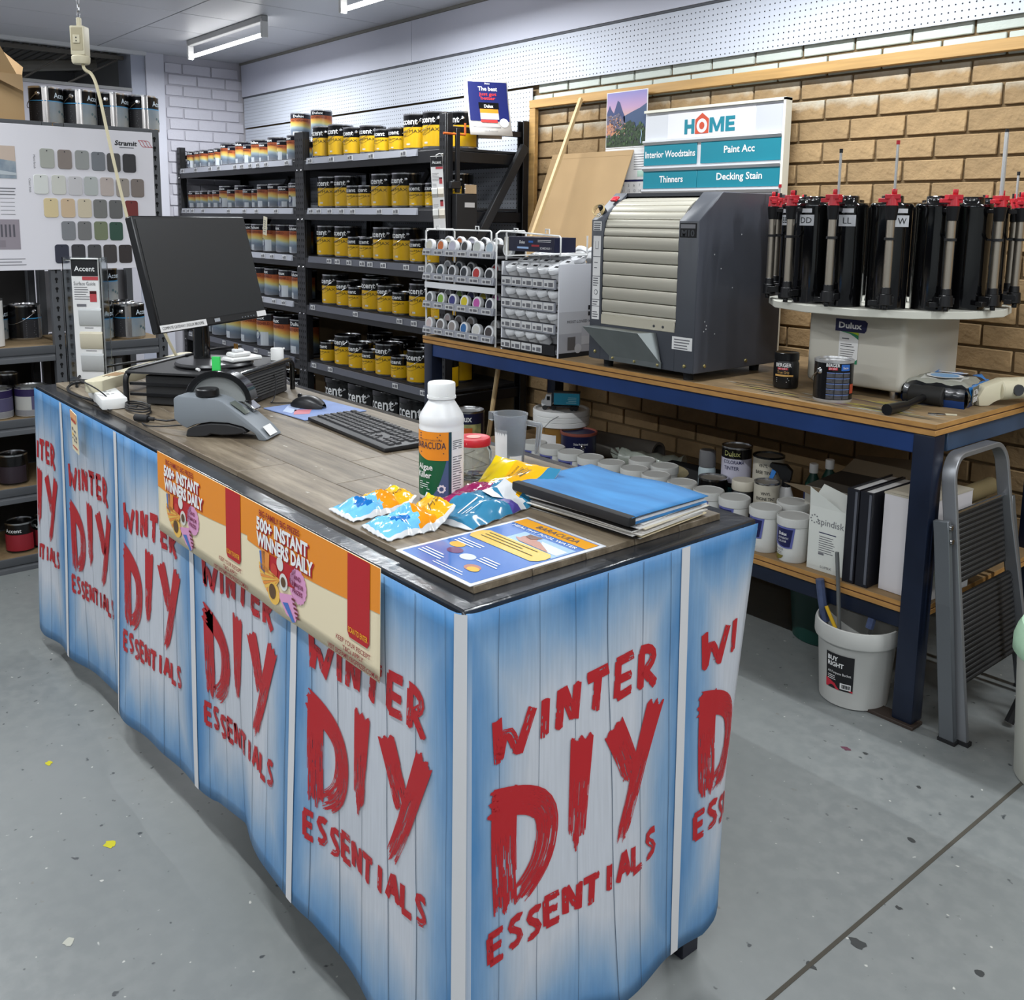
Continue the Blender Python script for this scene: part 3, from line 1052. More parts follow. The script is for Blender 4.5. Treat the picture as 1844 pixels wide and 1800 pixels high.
# ------------------------------------------------------------------ service counter
CX0, CX1, CY0, CY1, CZ = -3.50, -1.082, .822, 1.548, .92
TZ = .933
tape = mat('black_tape', (42, 44, 48), .22, var=.35, vs=5, bump=.25, bs=16, coat=.3)
navy_leg = mat('dark_leg', (30, 32, 44), .5)
ct = thing('shop_counter', 'long shop counter with grey plank top and black taped edges', 'counter', (0, 0, 0))
MB().box(CX0, CY0, CZ-.035, CX1, CY1, CZ).build('tabletop', tape, ct, bevel=.003)
def M_plank():
    m = mat('grey_plank', (132, 120, 104), .42, bump=.06, bs=30)
    nt = m.node_tree
    N, L = nt.nodes, nt.links
    p = N['Principled BSDF']
    tc = N.new('ShaderNodeTexCoord')
    mp = N.new('ShaderNodeMapping')
    mp.inputs['Scale'].default_value = (1.6, 14, 14)
    L.new(tc.outputs['Object'], mp.inputs[0])
    oi = N.new('ShaderNodeObjectInfo')
    ad = N.new('ShaderNodeVectorMath')
    L.new(mp.outputs[0], ad.inputs[0])
    L.new(oi.outputs['Location'], ad.inputs[1])
    nz = N.new('ShaderNodeTexNoise')
    nz.inputs['Scale'].default_value = 1.6
    nz.inputs['Detail'].default_value = 9
    nz.inputs['Roughness'].default_value = .7
    L.new(ad.outputs[0], nz.inputs['Vector'])
    rp = N.new('ShaderNodeValToRGB')
    e = rp.color_ramp.elements
    e[0].position, e[0].color = .28, (*S3((70, 59, 46)), 1)
    e[1].position, e[1].color = .70, (*S3((152, 140, 121)), 1)
    k = e.new(.5)
    k.color = (*S3((116, 104, 87)), 1)
    L.new(nz.outputs[0], rp.inputs[0])
    hs = N.new('ShaderNodeHueSaturation')
    mr = N.new('ShaderNodeMapRange')
    mr.inputs[3].default_value, mr.inputs[4].default_value = .82, 1.1
    L.new(oi.outputs['Random'], mr.inputs[0])
    L.new(mr.outputs[0], hs.inputs['Value'])
    L.new(rp.outputs[0], hs.inputs['Color'])
    L.new(hs.outputs[0], p.inputs['Base Color'])
    return m
plank_mat = M_plank()
PXA, PXB, PYA, PYB = -3.44, -1.122, .872, 1.487
np_ = 5
for j in range(np_):
    ya = PYA+(PYB-PYA)*j/np_
    yb = PYA+(PYB-PYA)*(j+1)/np_
    cuts = [PXA, PXA+.55+.35*((j*2) % 5)/4, PXA+1.45+.3*((j*3) % 5)/4, PXB]
    for a, c in zip(cuts, cuts[1:]):
        MB().box(-(c-a)/2+.0006, -(yb-ya)/2+.0006, 0, (c-a)/2-.0006, (yb-ya)/2-.0006, TZ-CZ).build('plank', plank_mat, ct, ((a+c)/2, (ya+yb)/2, CZ+.0002), bevel=.0012)
for x, y in ((-1.13, 1.432), (-1.13, .90), (-3.345, .858), (-3.345, 1.47)):
    MB().box(x-.025, y-.025, 0, x+.025, y+.025, CZ-.036).build('leg', navy_leg, ct, bevel=.002)
MB().box(-3.32, .88, .70, -1.16, .90, CZ-.036).box(-3.32, 1.45, .70, -1.16, 1.47, CZ-.036).build('apron', navy_leg, ct)
for k in range(26):
    x, y = rnd.uniform(-2.5, -1.5), rnd.uniform(.9, 1.3)
    r = rnd.uniform(.003, .009)
    if k % 2:
        MB().add([(x+r*(.4+rnd.random())*cos(2*pi*i/7), y+.5*r*(.4+rnd.random())*sin(2*pi*i/7), TZ+.0008) for i in range(7)], [tuple(range(7))]).build('glue_spot', mat('glue', (196, 190, 178), .25), ct)

# printed paper skirt around the counter
SKF = CY0-.006
def lerp_tab(tab, x):
    if x <= tab[0][0]:
        return tab[0][1]
    for (a, b), (c, d) in zip(tab, tab[1:]):
        if x <= c:
            return b+(d-b)*(x-a)/(c-a)
    return tab[-1][1]
L1 = CX1+.008-(-3.497)           # front length
L2 = CY1-.004-SKF                # side length
bot_tab = [(0, .062), (.07, .056), (.42, .075), (.75, .10), (.92, .098), (1.10, .112), (1.44, .120), (1.62, .150), (1.75, .143), (1.97, .140), (2.14, .082), (2.30, .05), (L1, .03), (L1+.12, .055), (L1+.25, .128), (L1+.33, .098), (L1+.48, .094), (L1+.60, .085), (L1+.66, .12), (L1+L2, .26)]
def skirt_pt(s, v, off=0.0):
    """s runs along the wrap from the far left end, v is height 0..1 of the hanging sheet"""
    zt, zb = CZ-.006, lerp_tab(bot_tab, s)
    z = zb+(zt-zb)*v
    d = 1-v
    amp = .004+.016*d
    wv = amp*(sin(s*7.1+.6)+.55*sin(s*13.7+2)+.3*sin(s*23+z*4))
    fl = .022*d*d
    if s < L1-.03:
        k = min(1, (L1-.03-s)/.25)
        return (-3.497+s, SKF-max(-.001, .007*d+k*(wv*.8*d**.5+fl*.3))-off, z)
    if s < L1+.03:
        a = (s-(L1-.03))/.06
        cx, cy = -3.497+L1-.03, SKF+.03
        an = -pi/2+a*pi/2
        rr = .03+.007*d+off
        return (cx+rr*cos(an), cy+rr*sin(an), z)
    t = s-L1
    k = min(1, (t-.03)/.2)
    x = -3.497+L1+.007*d+max(-.002, k*(wv*.7*d**.6+fl*.4))+off
    y = SKF+t
    if t > L2-.10:                       # free end curls round the back corner
        q = (t-(L2-.10))/.10
        x -= .03*q*q*d
        y -= .05*q*d
    return (x, y, z)
def M_skirt():
    m = mat('printed_boards', (150, 170, 190), .45)
    nt = m.node_tree
    N, L = nt.nodes, nt.links
    p = N['Principled BSDF']
    uv = N.new('ShaderNodeUVMap')
    sp = N.new('ShaderNodeSeparateXYZ')
    L.new(uv.outputs[0], sp.inputs[0])
    def math_(op, a, b=None, c=None):
        n = N.new('ShaderNodeMath')
        n.operation = op
        for i, q in enumerate((a, b, c)):
            if q is None:
                continue
            if isinstance(q, (int, float)):
                n.inputs[i].default_value = q
            else:
                L.new(q, n.inputs[i])
        return n.outputs[0]
    fr = math_('FRACT', sp.outputs[0])
    def edge(src):
        d = math_('MINIMUM', src, math_('SUBTRACT', 1, src))
        return d
    mp = N.new('ShaderNodeMapping')
    mp.inputs['Scale'].default_value = (5, 2.6, 1)
    L.new(uv.outputs[0], mp.inputs[0])
    n1 = N.new('ShaderNodeTexNoise')
    n1.inputs['Scale'].default_value = 1.1
    n1.inputs['Detail'].default_value = 6
    L.new(mp.outputs[0], n1.inputs['Vector'])
    mp2 = N.new('ShaderNodeMapping')
    mp2.inputs['Scale'].default_value = (95, 7, 1)
    L.new(uv.outputs[0], mp2.inputs[0])
    n2 = N.new('ShaderNodeTexNoise')
    n2.inputs['Scale'].default_value = 1
    n2.inputs['Detail'].default_value = 4
    L.new(mp2.outputs[0], n2.inputs['Vector'])
    ex = math_('MULTIPLY', edge(fr), 3.2)
    ey = math_('MULTIPLY', edge(sp.outputs[1]), 3.6)
    e = math_('MINIMUM', ex, ey)
    e = math_('ADD', e, math_('MULTIPLY', math_('SUBTRACT', n1.outputs[0], .5), .75))
    rp = N.new('ShaderNodeValToRGB')
    el = rp.color_ramp.elements
    el[0].position, el[0].color = .02, (*S3((74, 128, 178)), 1)
    el[1].position, el[1].color = .85, (*S3((194, 198, 206)), 1)
    k = el.new(.32)
    k.color = (*S3((126, 160, 194)), 1)
    k = el.new(.55)
    k.color = (*S3((164, 180, 198)), 1)
    L.new(e, rp.inputs[0])
    # grain
    mx = N.new('ShaderNodeMix')
    mx.data_type = 'RGBA'
    mx.blend_type = 'MULTIPLY'
    mx.inputs[0].default_value = 1
    gr = N.new('ShaderNodeMapRange')
    gr.inputs[1].default_value, gr.inputs[2].default_value = .25, .75
    gr.inputs[3].default_value, gr.inputs[4].default_value = .90, 1.05
    L.new(n2.outputs[0], gr.inputs[0])
    L.new(rp.outputs[0], mx.inputs[6])
    L.new(gr.outputs[0], mx.inputs[7])
    L.new(mx.outputs[2], p.inputs['Base Color'])
    return m
sk_mat = M_skirt()
PITCH = .524
S_STR = [L1-.008-PITCH*k for k in range(5)]          # white stripe centres on the front, right to left
S_STR += [L1+.508]
sk = thing('paper_skirt', 'blue and white printed paper skirt with red brush lettering round the counter', 'poster wrap', (0, 0, 0))
b = MB()
ns, nv = 190, 26
vs, fs, uv = [], [], []
for j in range(nv+1):
    v = j/nv
    for i in range(ns+1):
        s = (L1+L2)*i/ns
        vs.append(skirt_pt(s, v))
        uv.append(((s-(L1-.008))/PITCH+10 if s < L1 else (s-L1)/.51+20, v))
for j in range(nv):
    for i in range(ns):
        k = j*(ns+1)+i
        fs.append((k, k+1, k+ns+2, k+ns+1))
b.add(vs, fs, 0, uv)
o = b.build('sheet', sk_mat, sk, ang=70)
md = o.modifiers.new('thick', 'SOLIDIFY')
md.thickness = .0006
md.offset = -1
OFF = .0018
for s in S_STR:
    b = MB()
    w = .0115 if s != S_STR[0] else .013
    rect2(b, s-w, .001, s+w, .999, lambda u, v: skirt_pt(u, v, OFF), nx=2, ny=30)
    b.build('white_stripe', mat('stripe_white', (206, 206, 208), .6), sk)
# board joints printed as thin dark lines, a little crooked
b = MB()
rl = random.Random(5)
for base in [L1-.008-PITCH*k for k in range(-1, 6)]:
    for q in (.13, .30, .46, .62, .78, .945):
        s = base-PITCH+q*PITCH if base <= L1 else base-PITCH+.012+q*.5
        if s < .01 or s > L1+L2-.02:
            continue
        tl = rl.uniform(-.022, .012)
        pts = [(s+tl*(t/6-.5)+rl.uniform(-.003, .003), t/6) for t in range(7)]
        stroke(b, pts, rl.choice((.0007, .0010, .0015)), lambda u, v: skirt_pt(u, max(.002, min(.997, v)), OFF*.6), n=1, seg=26)
b.build('board_lines', mat('line_print', (66, 84, 104), .6), sk, smooth=False)['kind'] = 'stuff'
DIYS = {
 'D1': ([(.070, .606), (.067, .511), (.073, .378)], .055), 'D2': ([(.035, .590), (.089, .579), (.14, .558), (.161, .526), (.158, .471), (.137, .428), (.085, .392)], .050),
 'I': ([(.234, .643), (.226, .538), (.219, .428)], .052), 'Y1': ([(.307, .632), (.334, .579), (.362, .512)], .052), 'Y2': ([(.424, .645), (.385, .551), (.355, .475), (.319, .401)], .047)}
WINS = {
 'W1': ([(.052, .73), (.057, .652)], .020), 'W2': ([(.057, .659), (.066, .702), (.081, .699), (.096, .658)], .019), 'W3': ([(.096, .654), (.129, .731)], .020),
 'WI': ([(.154, .732), (.152, .662)], .018), 'N1': ([(.187, .739), (.182, .665)], .017), 'N2': ([(.19, .739), (.216, .676)], .019), 'N3': ([(.216, .675), (.223, .742)], .018),
 'T1': ([(.244, .738), (.300, .742)], .021), 'T2': ([(.271, .738), (.263, .672)], .019),
 'E1': ([(.321, .749), (.316, .678)], .017), 'E2': ([(.316, .745), (.362, .749)], .018), 'E3': ([(.321, .712), (.356, .713)], .016), 'E4': ([(.316, .681), (.357, .686)], .016),
 'R1': ([(.381, .744), (.378, .674)], .018), 'R2': ([(.375, .749), (.407, .747), (.416, .724), (.386, .704)], .018), 'R3': ([(.386, .710), (.421, .672)], .018)}
UNIT = {'E': [[(.1, 0), (.05, 1)], [(0, .97), (.62, 1)], [(.08, .52), (.55, .54)], [(.08, .03), (.62, .06)]],
        'S': [[(.62, .92), (.3, 1), (.08, .8), (.25, .55), (.52, .42), (.58, .18), (.3, 0), (.02, .08)]],
        'N': [[(.08, 0), (.05, 1)], [(.08, .98), (.55, .02)], [(.56, 0), (.6, 1)]], 'T': [[(0, .97), (.68, 1)], [(.36, .97), (.3, 0)]],
        'I': [[(.3, 1), (.26, 0)]], 'A': [[(.02, 0), (.36, 1)], [(.36, 1), (.62, 0)], [(.14, .34), (.54, .38)]], 'L': [[(.1, 1), (.08, .04)], [(.06, .04), (.6, .07)]]}
def brush(mb, pts, w, fn, r, n=30, seg=20, w1=None, amount=1.0, pointed=.03):
    """loaded brush mark: solid body, fine streaks towards the trailing end"""
    if len(pts) > 2:
        pts = smooth2(pts, 2)
    w1 = w if w1 is None else w1
    P = resample(pts, seg)
    N_ = []
    for i in range(len(P)):
        a, b = P[max(0, i-1)], P[min(len(P)-1, i+1)]
        l = hypot(b[0]-a[0], b[1]-a[1]) or 1
        N_.append((-(b[1]-a[1])/l, (b[0]-a[0])/l))
    p1, p2 = r.uniform(0, 6), r.uniform(0, 6)
    for k in range(n):
        q = k/(n-1)-.5
        s0 = max(0, .018+.018*sin(k*.55+p1)+r.uniform(0, .012)*amount)
        s1 = 1-max(0, .03+.03*sin(k*.42+p2)+r.uniform(0, .05)*amount+pointed*abs(q)*2.2)
        runs = [(s0, s1)]
        if r.random() < .42*amount:
            g0 = r.uniform(.38, .85)
            g1 = g0+r.uniform(.05, .22)
            runs = [(s0, min(g0, s1)), (g1, s1)]
            if r.random() < .35:
                g2 = g1+r.uniform(.03, .12)
                runs = [(s0, min(g0, s1)), (g1, min(g2, s1)), (g2+r.uniform(.02, .1), s1)]
        for a, b in runs:
            if b-a < .012:
                continue
            m = max(1, int(math.ceil((b-a)*seg)))
            vs = []
            for i in range(m+1):
                t = a+(b-a)*i/m
                j = min(int(t*seg), seg-1)
                f = t*seg-j
                px = P[j][0]+(P[j+1][0]-P[j][0])*f
                py = P[j][1]+(P[j+1][1]-P[j][1])*f
                nx, ny = N_[j] if f < .5 else N_[j+1]
                ww = w+(w1-w)*t
                thin = .25/n if (t > .35 and r.random() < .25*amount) else 0
                vs += [fn(px+nx*ww*(k/n-.5), py+ny*ww*(k/n-.5)), fn(px+nx*ww*((k+1.04)/n-.5-thin), py+ny*ww*((k+1.04)/n-.5-thin))]
            mb.add(vs, [(2*i, 2*i+1, 2*i+3, 2*i+2) for i in range(m)])
def v_of(s, z):
    zb = lerp_tab(bot_tab, s)
    return (z-zb)/(CZ-.006-zb)
def poster(s0, seed):
    r = random.Random(seed)
    fn = lambda u, z: skirt_pt(min(L1+L2-.005, max(.004, s0+u)), v_of(s0+u, z), OFF)
    big, small, low = MB(), MB(), MB()
    for k, (pts, w) in DIYS.items():
        if s0+max(p[0] for p in pts)+w/2 < .01 or s0+min(p[0] for p in pts) > L1+L2-.02:
            continue
        if s0 > L1 and max(p[0] for p in pts)+s0 > L1+L2-.01 and k != 'D2' and k != 'D1':
            continue
        brush(big, pts, w, fn, r, w1=w*(.62 if k in ('I', 'Y2') else .9), pointed=.16 if k == 'I' else .04)
    for k, (pts, w) in WINS.items():
        if s0+min(p[0] for p in pts) < .02 or s0+max(p[0] for p in pts) > L1+L2-.03:
            continue
        brush(small, pts, w, fn, r, n=9, seg=9, amount=.5)
    for i, ch in enumerate('ESSENTIALS'):
        x = .036+i*.0398+(.004 if ch == 'I' else 0)
        z = .309+.030*i/9+.004*sin(i*2.1)
        for st in UNIT[ch]:
            pts = [(x+.053*p[0], z+.052*p[1]) for p in st]
            if s0+min(p[0] for p in pts) < .02 or s0+max(p[0] for p in pts) > L1+L2-.03:
                continue
            brush(low, pts, .0135, fn, r, n=7, seg=9, amount=.4)
    if big.v:
        big.build('brush_lettering', red_print, sk, smooth=False)
    if small.v:
        small.build('upper_lettering', red_print, sk, smooth=False)
    if low.v:
        low.build('lower_lettering', red_print, sk, smooth=False)
for k in range(5):
    poster(L1-.008-PITCH*(k+1)+.012, 20+k)
poster(L1+.012, 40)
poster(L1+.52, 41)

# prize banner taped over the skirt
bn = thing('prize_banner', 'orange and cream prize banner taped along the front of the counter', 'banner', (0, 0, 0))
BS0, BS1 = -2.306+3.497, -1.288+3.497
def bfn(off):
    def f(u, z):
        d = (.93-z)/.2
        p = skirt_pt(u, min(.999, max(0.0, v_of(u, min(z, .913)))), 0)
        return (p[0], min(p[1], SKF-.0045)-.0045-.004*d-off, z)
    return f
BZ0, BZ1 = .728, .929
f0, f1, f2, f3 = bfn(0), bfn(.0012), bfn(.0022), bfn(.0032)
b = MB()
rect2(b, BS0, BZ0, BS1, BZ1, f0, nx=60, ny=8)
o = b.build('sheet', cream_print, bn, ang=70)
md = o.modifiers.new('thick', 'SOLIDIFY')
md.thickness = .0006
H_ = (BS1-BS0)/2
for k in range(2):
    s = BS0+H_*k
    b = MB()
    n = 24
    vs = []
    for i in range(n+1):
        u = s+H_*i/n
        lo = .845-.012*sin(pi*i/n*1.0+.4)
        vs += [f1(u, lo), f1(u, (lo+BZ1)/2), f1(u, BZ1-.0005)]
    b.add(vs, [(3*i+j, 3*i+3+j, 3*i+4+j, 3*i+1+j) for i in range(n) for j in range(2)])
    b.build('orange_field', orange_print, bn, ang=70)
    b = MB()
    rect2(b, s+.405, .785, s+.478, BZ1-.001, f2, nx=4, ny=6)
    poly2(b, [(s+.405, .785), (s+.412, .776), (s+.471, .776), (s+.478, .785)], f2)
    b.build('red_flag', red_print, bn)
    b = MB()
    text(b, 'SCAN TO ENTER', s+.4415, .786, .010, f3, align='c', w=.064, bold=.01)
    b.build('lettering', amber_print, bn, smooth=False)
    b = MB()
    text(b, 'BIG FAMILY BIG PRIZES', s+.145, .908, .012, f3, align='c', w=.17, bold=.02)
    b.build('lettering', mat('crimson_ink', (140, 26, 36), .5), bn, smooth=False)
    b = MB()
    text(b, 'KEEP YOUR RECEIPT', s+.425, .759, .0085, f3, align='c', w=.115, bold=.01)
    text(b, 'T&Cs APPLY', s+.425, .746, .0085, f3, align='c', w=.07, bold=.01)
    text(b, 'VISIT BIGFAMILYBIGPRIZES.COM.AU', s+.425, .733, .0085, f3, align='c', w=.175, bold=.01)
    b.build('lettering', mat('crimson_ink', (140, 26, 36), .5), bn, smooth=False)
    b = MB()
    text(b, '500+ INSTANT', s+.155, .878, .025, f3, align='c', w=.215, bold=.045)
    text(b, 'WINNERS DAILY', s+.165, .846, .026, f3, align='c', w=.235, bold=.045)
    b.build('lettering', ink_white, bn, smooth=False)
    sh = MB()
    text(sh, '500+ INSTANT', s+.158, .875, .025, f2, align='c', w=.218, bold=.05)
    text(sh, 'WINNERS DAILY', s+.168, .843, .026, f2, align='c', w=.238, bold=.05)
    sh.build('letter_shadow', red_print, bn, smooth=False)
    # collage of prize pictures fanned under the title
    pc = MB()
    poly2(pc, [(s+.085, .838), (s+.215, .842), (s+.21, .80), (s+.12, .79)], f2, 0)
    for i in range(9):
        a0 = pi*.98+i*.075*pi*.55
        a1 = a0+.075*pi*.5
        poly2(pc, [(s+.15, .80)]+[(s+.15+.092*cos(a0+(a1-a0)*q/3), .808+.06*sin(a0+(a1-a0)*q/3)) for q in range(4)], f3, 1 if i % 2 else 2)
    poly2(pc, [(s+.06, .835), (s+.085, .84), (s+.085, .79), (s+.066, .80)], f3, 5)
    poly2(pc, [(s+.068, .843), (s+.105, .840), (s+.102, .800), (s+.074, .80)], f3, 1)
    disc2(pc, s+.125, .765, .026, f3, 2, sy=.85)
    disc2(pc, s+.12, .768, .015, bfn(.004), 3)
    disc2(pc, s+.165, .80, .017, f3, 4)
    disc2(pc, s+.165, .80, .010, bfn(.004), 3)
    disc2(pc, s+.15, .832, .014, f3, 4)
    disc2(pc, s+.125, .812, .014, f3, 6)
    poly2(pc, [(s+.14, .772), (s+.20, .785), (s+.225, .755), (s+.215, .735), (s+.18, .74)], f3, 7)
    poly2(pc, [(s+.165, .760), (s+.185, .765), (s+.215, .735), (s+.205, .732)], bfn(.004), 5)
    for i in range(5):
        rect2(pc, s+.20+.004*i, .776-i*.008, s+.215+.004*i, .780-i*.008, bfn(.004), 8)
    pc.build('picture', [red_print, mat('pic_orange', (222, 140, 60), .5), mat('pic_amber', (228, 180, 80), .5), mat('pic_brown', (92, 66, 40), .5), mat('pic_pale', (216, 214, 208), .5), mat('pic_blue', (70, 110, 180), .5), mat('pic_red', (196, 60, 48), .5), pink_print, mat('pic_maroon', (110, 40, 50), .5)], bn, smooth=False)
    b = MB()
    disc2(b, s+.222, .808, .033, f2, n=36, star=.08)
    b.build('badge', pink_print, bn, smooth=False)
    b = MB()
    text(b, 'AND', s+.222, .820, .0085, f3, align='c', bold=.02)
    text(b, '3 MAJOR', s+.222, .806, .0085, f3, align='c', bold=.02, w=.046)
    text(b, 'PRIZES', s+.222, .792, .0085, f3, align='c', bold=.02, w=.04)
    b.build('lettering', mat('plum_ink', (120, 24, 70), .5), bn, smooth=False)

# shelf ticket hanging on the skirt
tk = thing('hang_ticket', 'small cream hanging ticket on the skirt near the far left end', 'ticket', (-2.957, SKF-.022, .80), rot=(radians(3), radians(9), 0))
MB().box(-.030, -.001, 0, .030, .001, .125).build('card', mat('ticket_cream', (226, 214, 182), .7), tk)
g = lambda u, v: (u, -.002, v)
b = MB()
rect2(b, -.030, .10, .030, .125, g, 0)
rect2(b, -.022, .094, .022, .104, g, 1)
for x_, y_, w_, h_ in ((-.020, .066, .012, .009), (.0, .064, .016, .006), (-.004, .050, .012, .005), (.012, .044, .010, .010), (-.022, .038, .010, .004), (-.004, .032, .007, .010), (.010, .034, .012, .005)):
    rect2(b, x_, y_, x_+w_, y_+h_, g, 2)
disc2(b, -.014, .053, .005, g, 3)
lines2(b, -.022, .016, .044, 1, .006, .004, g, 1, rag=0)
b.build('lettering', [mat('ticket_peach', (230, 170, 120), .6), mat('ticket_red', (196, 60, 50), .6), ink_grey, amber_print, ink_grey], tk, smooth=False)
# ------------------------------------------------------------------ things standing on the counter
def flat(rz, x, y, z):
    return Matrix.Translation((x, y, z)) @ Matrix.Rotation(rz, 4, 'Z')

# monitor riser
RZ = radians(38)
ri = thing('monitor_riser', 'black tube-legged monitor riser on the far end of the counter', 'stand', (-2.886, 1.195, TZ), RZ)
h = .108
MB().box(-.178, -.195, h-.010, .178, .195, h-.004).build('top_panel', mat('riser_mesh', (34, 34, 36), .55), ri)
for x in (-.178, .178):
    pts = [(x, -.195, 0), (x, -.195, h-.035)]
    for i in range(1, 6):
        a = pi-i*pi/10
        pts.append((x, -.160+.035*cos(a), h-.035+.030*sin(a)))
    for i in range(5, -1, -1):
        a = i*pi/10
        pts.append((x, .160+.035*cos(a), h-.035+.030*sin(a)))
    pts += [(x, .195, 0)]
    MB().tube(pts, .0085, 10).build('frame_tube', black_gloss if x > 0 else black_plastic, ri)
for z in (.062, .03):
    MB().box(-.17, -.188, z, .17, -.178, z+.008).build('side_rail', black_plastic, ri)

# desktop computer under the riser
pc = thing('desktop_computer', 'dusty black desktop computer lying under the monitor riser', 'computer', (-2.735, 1.292, TZ), radians(128))
MB().box(-.165, .012, .004, .165, .30, .092).build('case', mat('pc_case', (40, 40, 41), .55), pc, bevel=.003)
MB().box(-.165, -.002, .002, .165, .013, .096).build('front_panel', mat('pc_front', (44, 44, 46), .6), pc, bevel=.004)
for i in range(8):
    z = .022+i*.0085
    MB().box(-.135, -.0065, z, .14, -.002, z+.004).build('slat', mat('pc_slat', (74, 74, 74), .6), pc)
MB().box(-.15, -.004, .006, -.02, -.0015, .017).build('drive_door', black_plastic, pc)
b = MB()
for i in range(6):
    for j in range(9):
        b.box(.1652, .03+j*.008, .025+i*.009, .166, .034+j*.008, .03+i*.009)
        b.box(-.166, .03+j*.008, .025+i*.009, -.1652, .034+j*.008, .03+i*.009)
b.build('vents', black_soft, pc)['kind'] = 'stuff'

# monitor
mo = thing('monitor', 'black computer monitor tilted back on a round stand', 'monitor', (-2.872, 1.195, TZ+h), radians(121.4))
scr = bpy.data.objects.new('screen', None)
MBs = MB()
mw, mh = .545, .341
MBs.box(-mw/2, 0, 0, mw/2, .028, mh)
T_ = radians(13.3)
OFFS = Vector((-.0, -.018, .125))
me = MBs.mesh('casing', mat('monitor_black', (22, 22, 24), .45), bevel=.004)
cs = link('casing', me, mo, OFFS, (-T_, 0, 0))
MB().box(-mw/2+.010, -.0015, .024, mw/2-.010, .0005, mh-.010).build('screen', mat('screen_off', (30, 31, 33), .38), cs)
MB().box(-.16, .028, .06, .16, .052, .27).build('back_cover', black_plastic, cs, bevel=.01)
b = MB()
fn = lambda u, v: (u, -.0022, v)
rect2(b, -mw/2+.004, .002, -.055, .022, fn, 0)
text(b, 'COMPUTE GATEWAY: DULUX BROOME', -.165, .008, .0085, lambda u, v: (u, -.0032, v), align='c', w=.19, mi=1)
b.build('sticker', [paper, ink], cs, smooth=False)
MB().box(mw/2-.055, -.002, .004, mw/2-.004, -.0005, .022).build('sticker', paper, cs)
MB().box(-.014, -.002, .008, .014, -.0005, .019).build('maker_plate', chrome, cs)
for i in range(5):
    MB().cyl((mw/2-.075-i*.016, -.0015, .01), (mw/2-.075-i*.016, .001, .01), .002, n=6).build('button', grey_plastic, cs)
MB().lathe([(.118, 0), (.120, .004), (.115, .011), (.04, .016), (0, .016)], 40).build('stand_base', mat('stand_base', (48, 48, 50), .32), mo)
MB().cyl((0, .045, .012), (0, .045, .24), .026, .023, 20).build('stand_pole', black_gloss, mo)

# small things on the riser
def rz_at(dx, dy):
    m = flat(RZ, -2.886, 1.195, TZ+h-.004)
    return m @ Vector((dx, dy, 0))
p = rz_at(.085, .075)
sg = thing('card_terminal', 'stack of small white plastic adaptors on the monitor stand base', 'charger', (-2.80, 1.255, TZ+h+.012), radians(100))
MB().box(-.055, -.03, .002, .055, .03, .016).build('lower_case', white_plastic, sg, bevel=.004)
MB().box(-.045, -.022, .0165, .02, .022, .03).build('upper_case', white_plastic, sg, bevel=.004)
MB().box(-.03, -.012, .0305, -.0, .012, .04).build('plug_body', white_gloss, sg, bevel=.002)
for y in (-.006, .003, .009):
    MB().box(-.022, y, .040, -.018, y+.002, .056).build('pin', mat('brass', (180, 140, 80), .3, .9), sg)
p = rz_at(.15, .145)
cp = thing('small_cup', 'small white plastic cup standing on the monitor riser', 'cup', (p.x, p.y, TZ+h-.003))
MB().lathe([(.021, 0), (.021, .036), (.0195, .038), (.018, .036), (.018, .003), (0, .003)], 20).build('cup_body', white_plastic, cp)
MB().cyl((.0, .021, .034), (0, .026, .036), .003, n=6).build('pull_tab', white_plastic, cp)
p = rz_at(.03, -.14)
MBc = MB().tube([(-.009, 0, .005), (-.004, 0, .0055), (.004, 0, .0055), (.009, 0, .005)], .0045, 8)
tag(MBc.build('cable_clip', white_plastic, None, (p.x, p.y, TZ+h-.0035)), 'tiny white cable clip lying on the riser edge', 'clip')

# power boards
pb1 = thing('power_board', 'white power board lying lowest at the far left of the counter', 'power board', (-2.985, .90, TZ), radians(172))
MB().box(-.13, -.036, .001, .13, .036, .034).build('case', white_plastic, pb1, bevel=.006, seg=2)
for i in range(3):
    b = MB()
    for dx, dy in ((-.006, .006), (.006, .006), (0, -.008)):
        b.box(-.05+i*.05+dx-.0015, dy-.004, .0342, -.05+i*.05+dx+.0015, dy+.004, .0346)
    b.build('socket', black_soft, pb1, smooth=False)
pb2 = thing('power_board', 'long cream power board resting on the white one and leading behind the riser', 'power board', (-3.195, 1.085, TZ+.036), rot=(0, radians(-1), radians(130)))
MB().prism([(-.28, -.03), (.28, -.03), (.30, -.01), (.30, .01), (.28, .03), (-.28, .03), (-.30, .012), (-.30, -.012)], 0, .036).build('case', cream_plastic, pb2, bevel=.005, seg=2)
for i in range(6):
    b = MB()
    for dx, dy in ((-.006, .006), (.006, .006), (0, -.008)):
        b.box(-.21+i*.075+dx-.0015, dy-.004, .0362, -.21+i*.075+dx+.0015, dy+.004, .0366)
    b.build('socket', black_soft, pb2, smooth=False)
b = MB()
rect2(b, -.20, -.026, -.14, .016, lambda u, v: (u, v, .0365))
b.build('stain', mat('brown_stain', (150, 120, 84), .7), pb2)

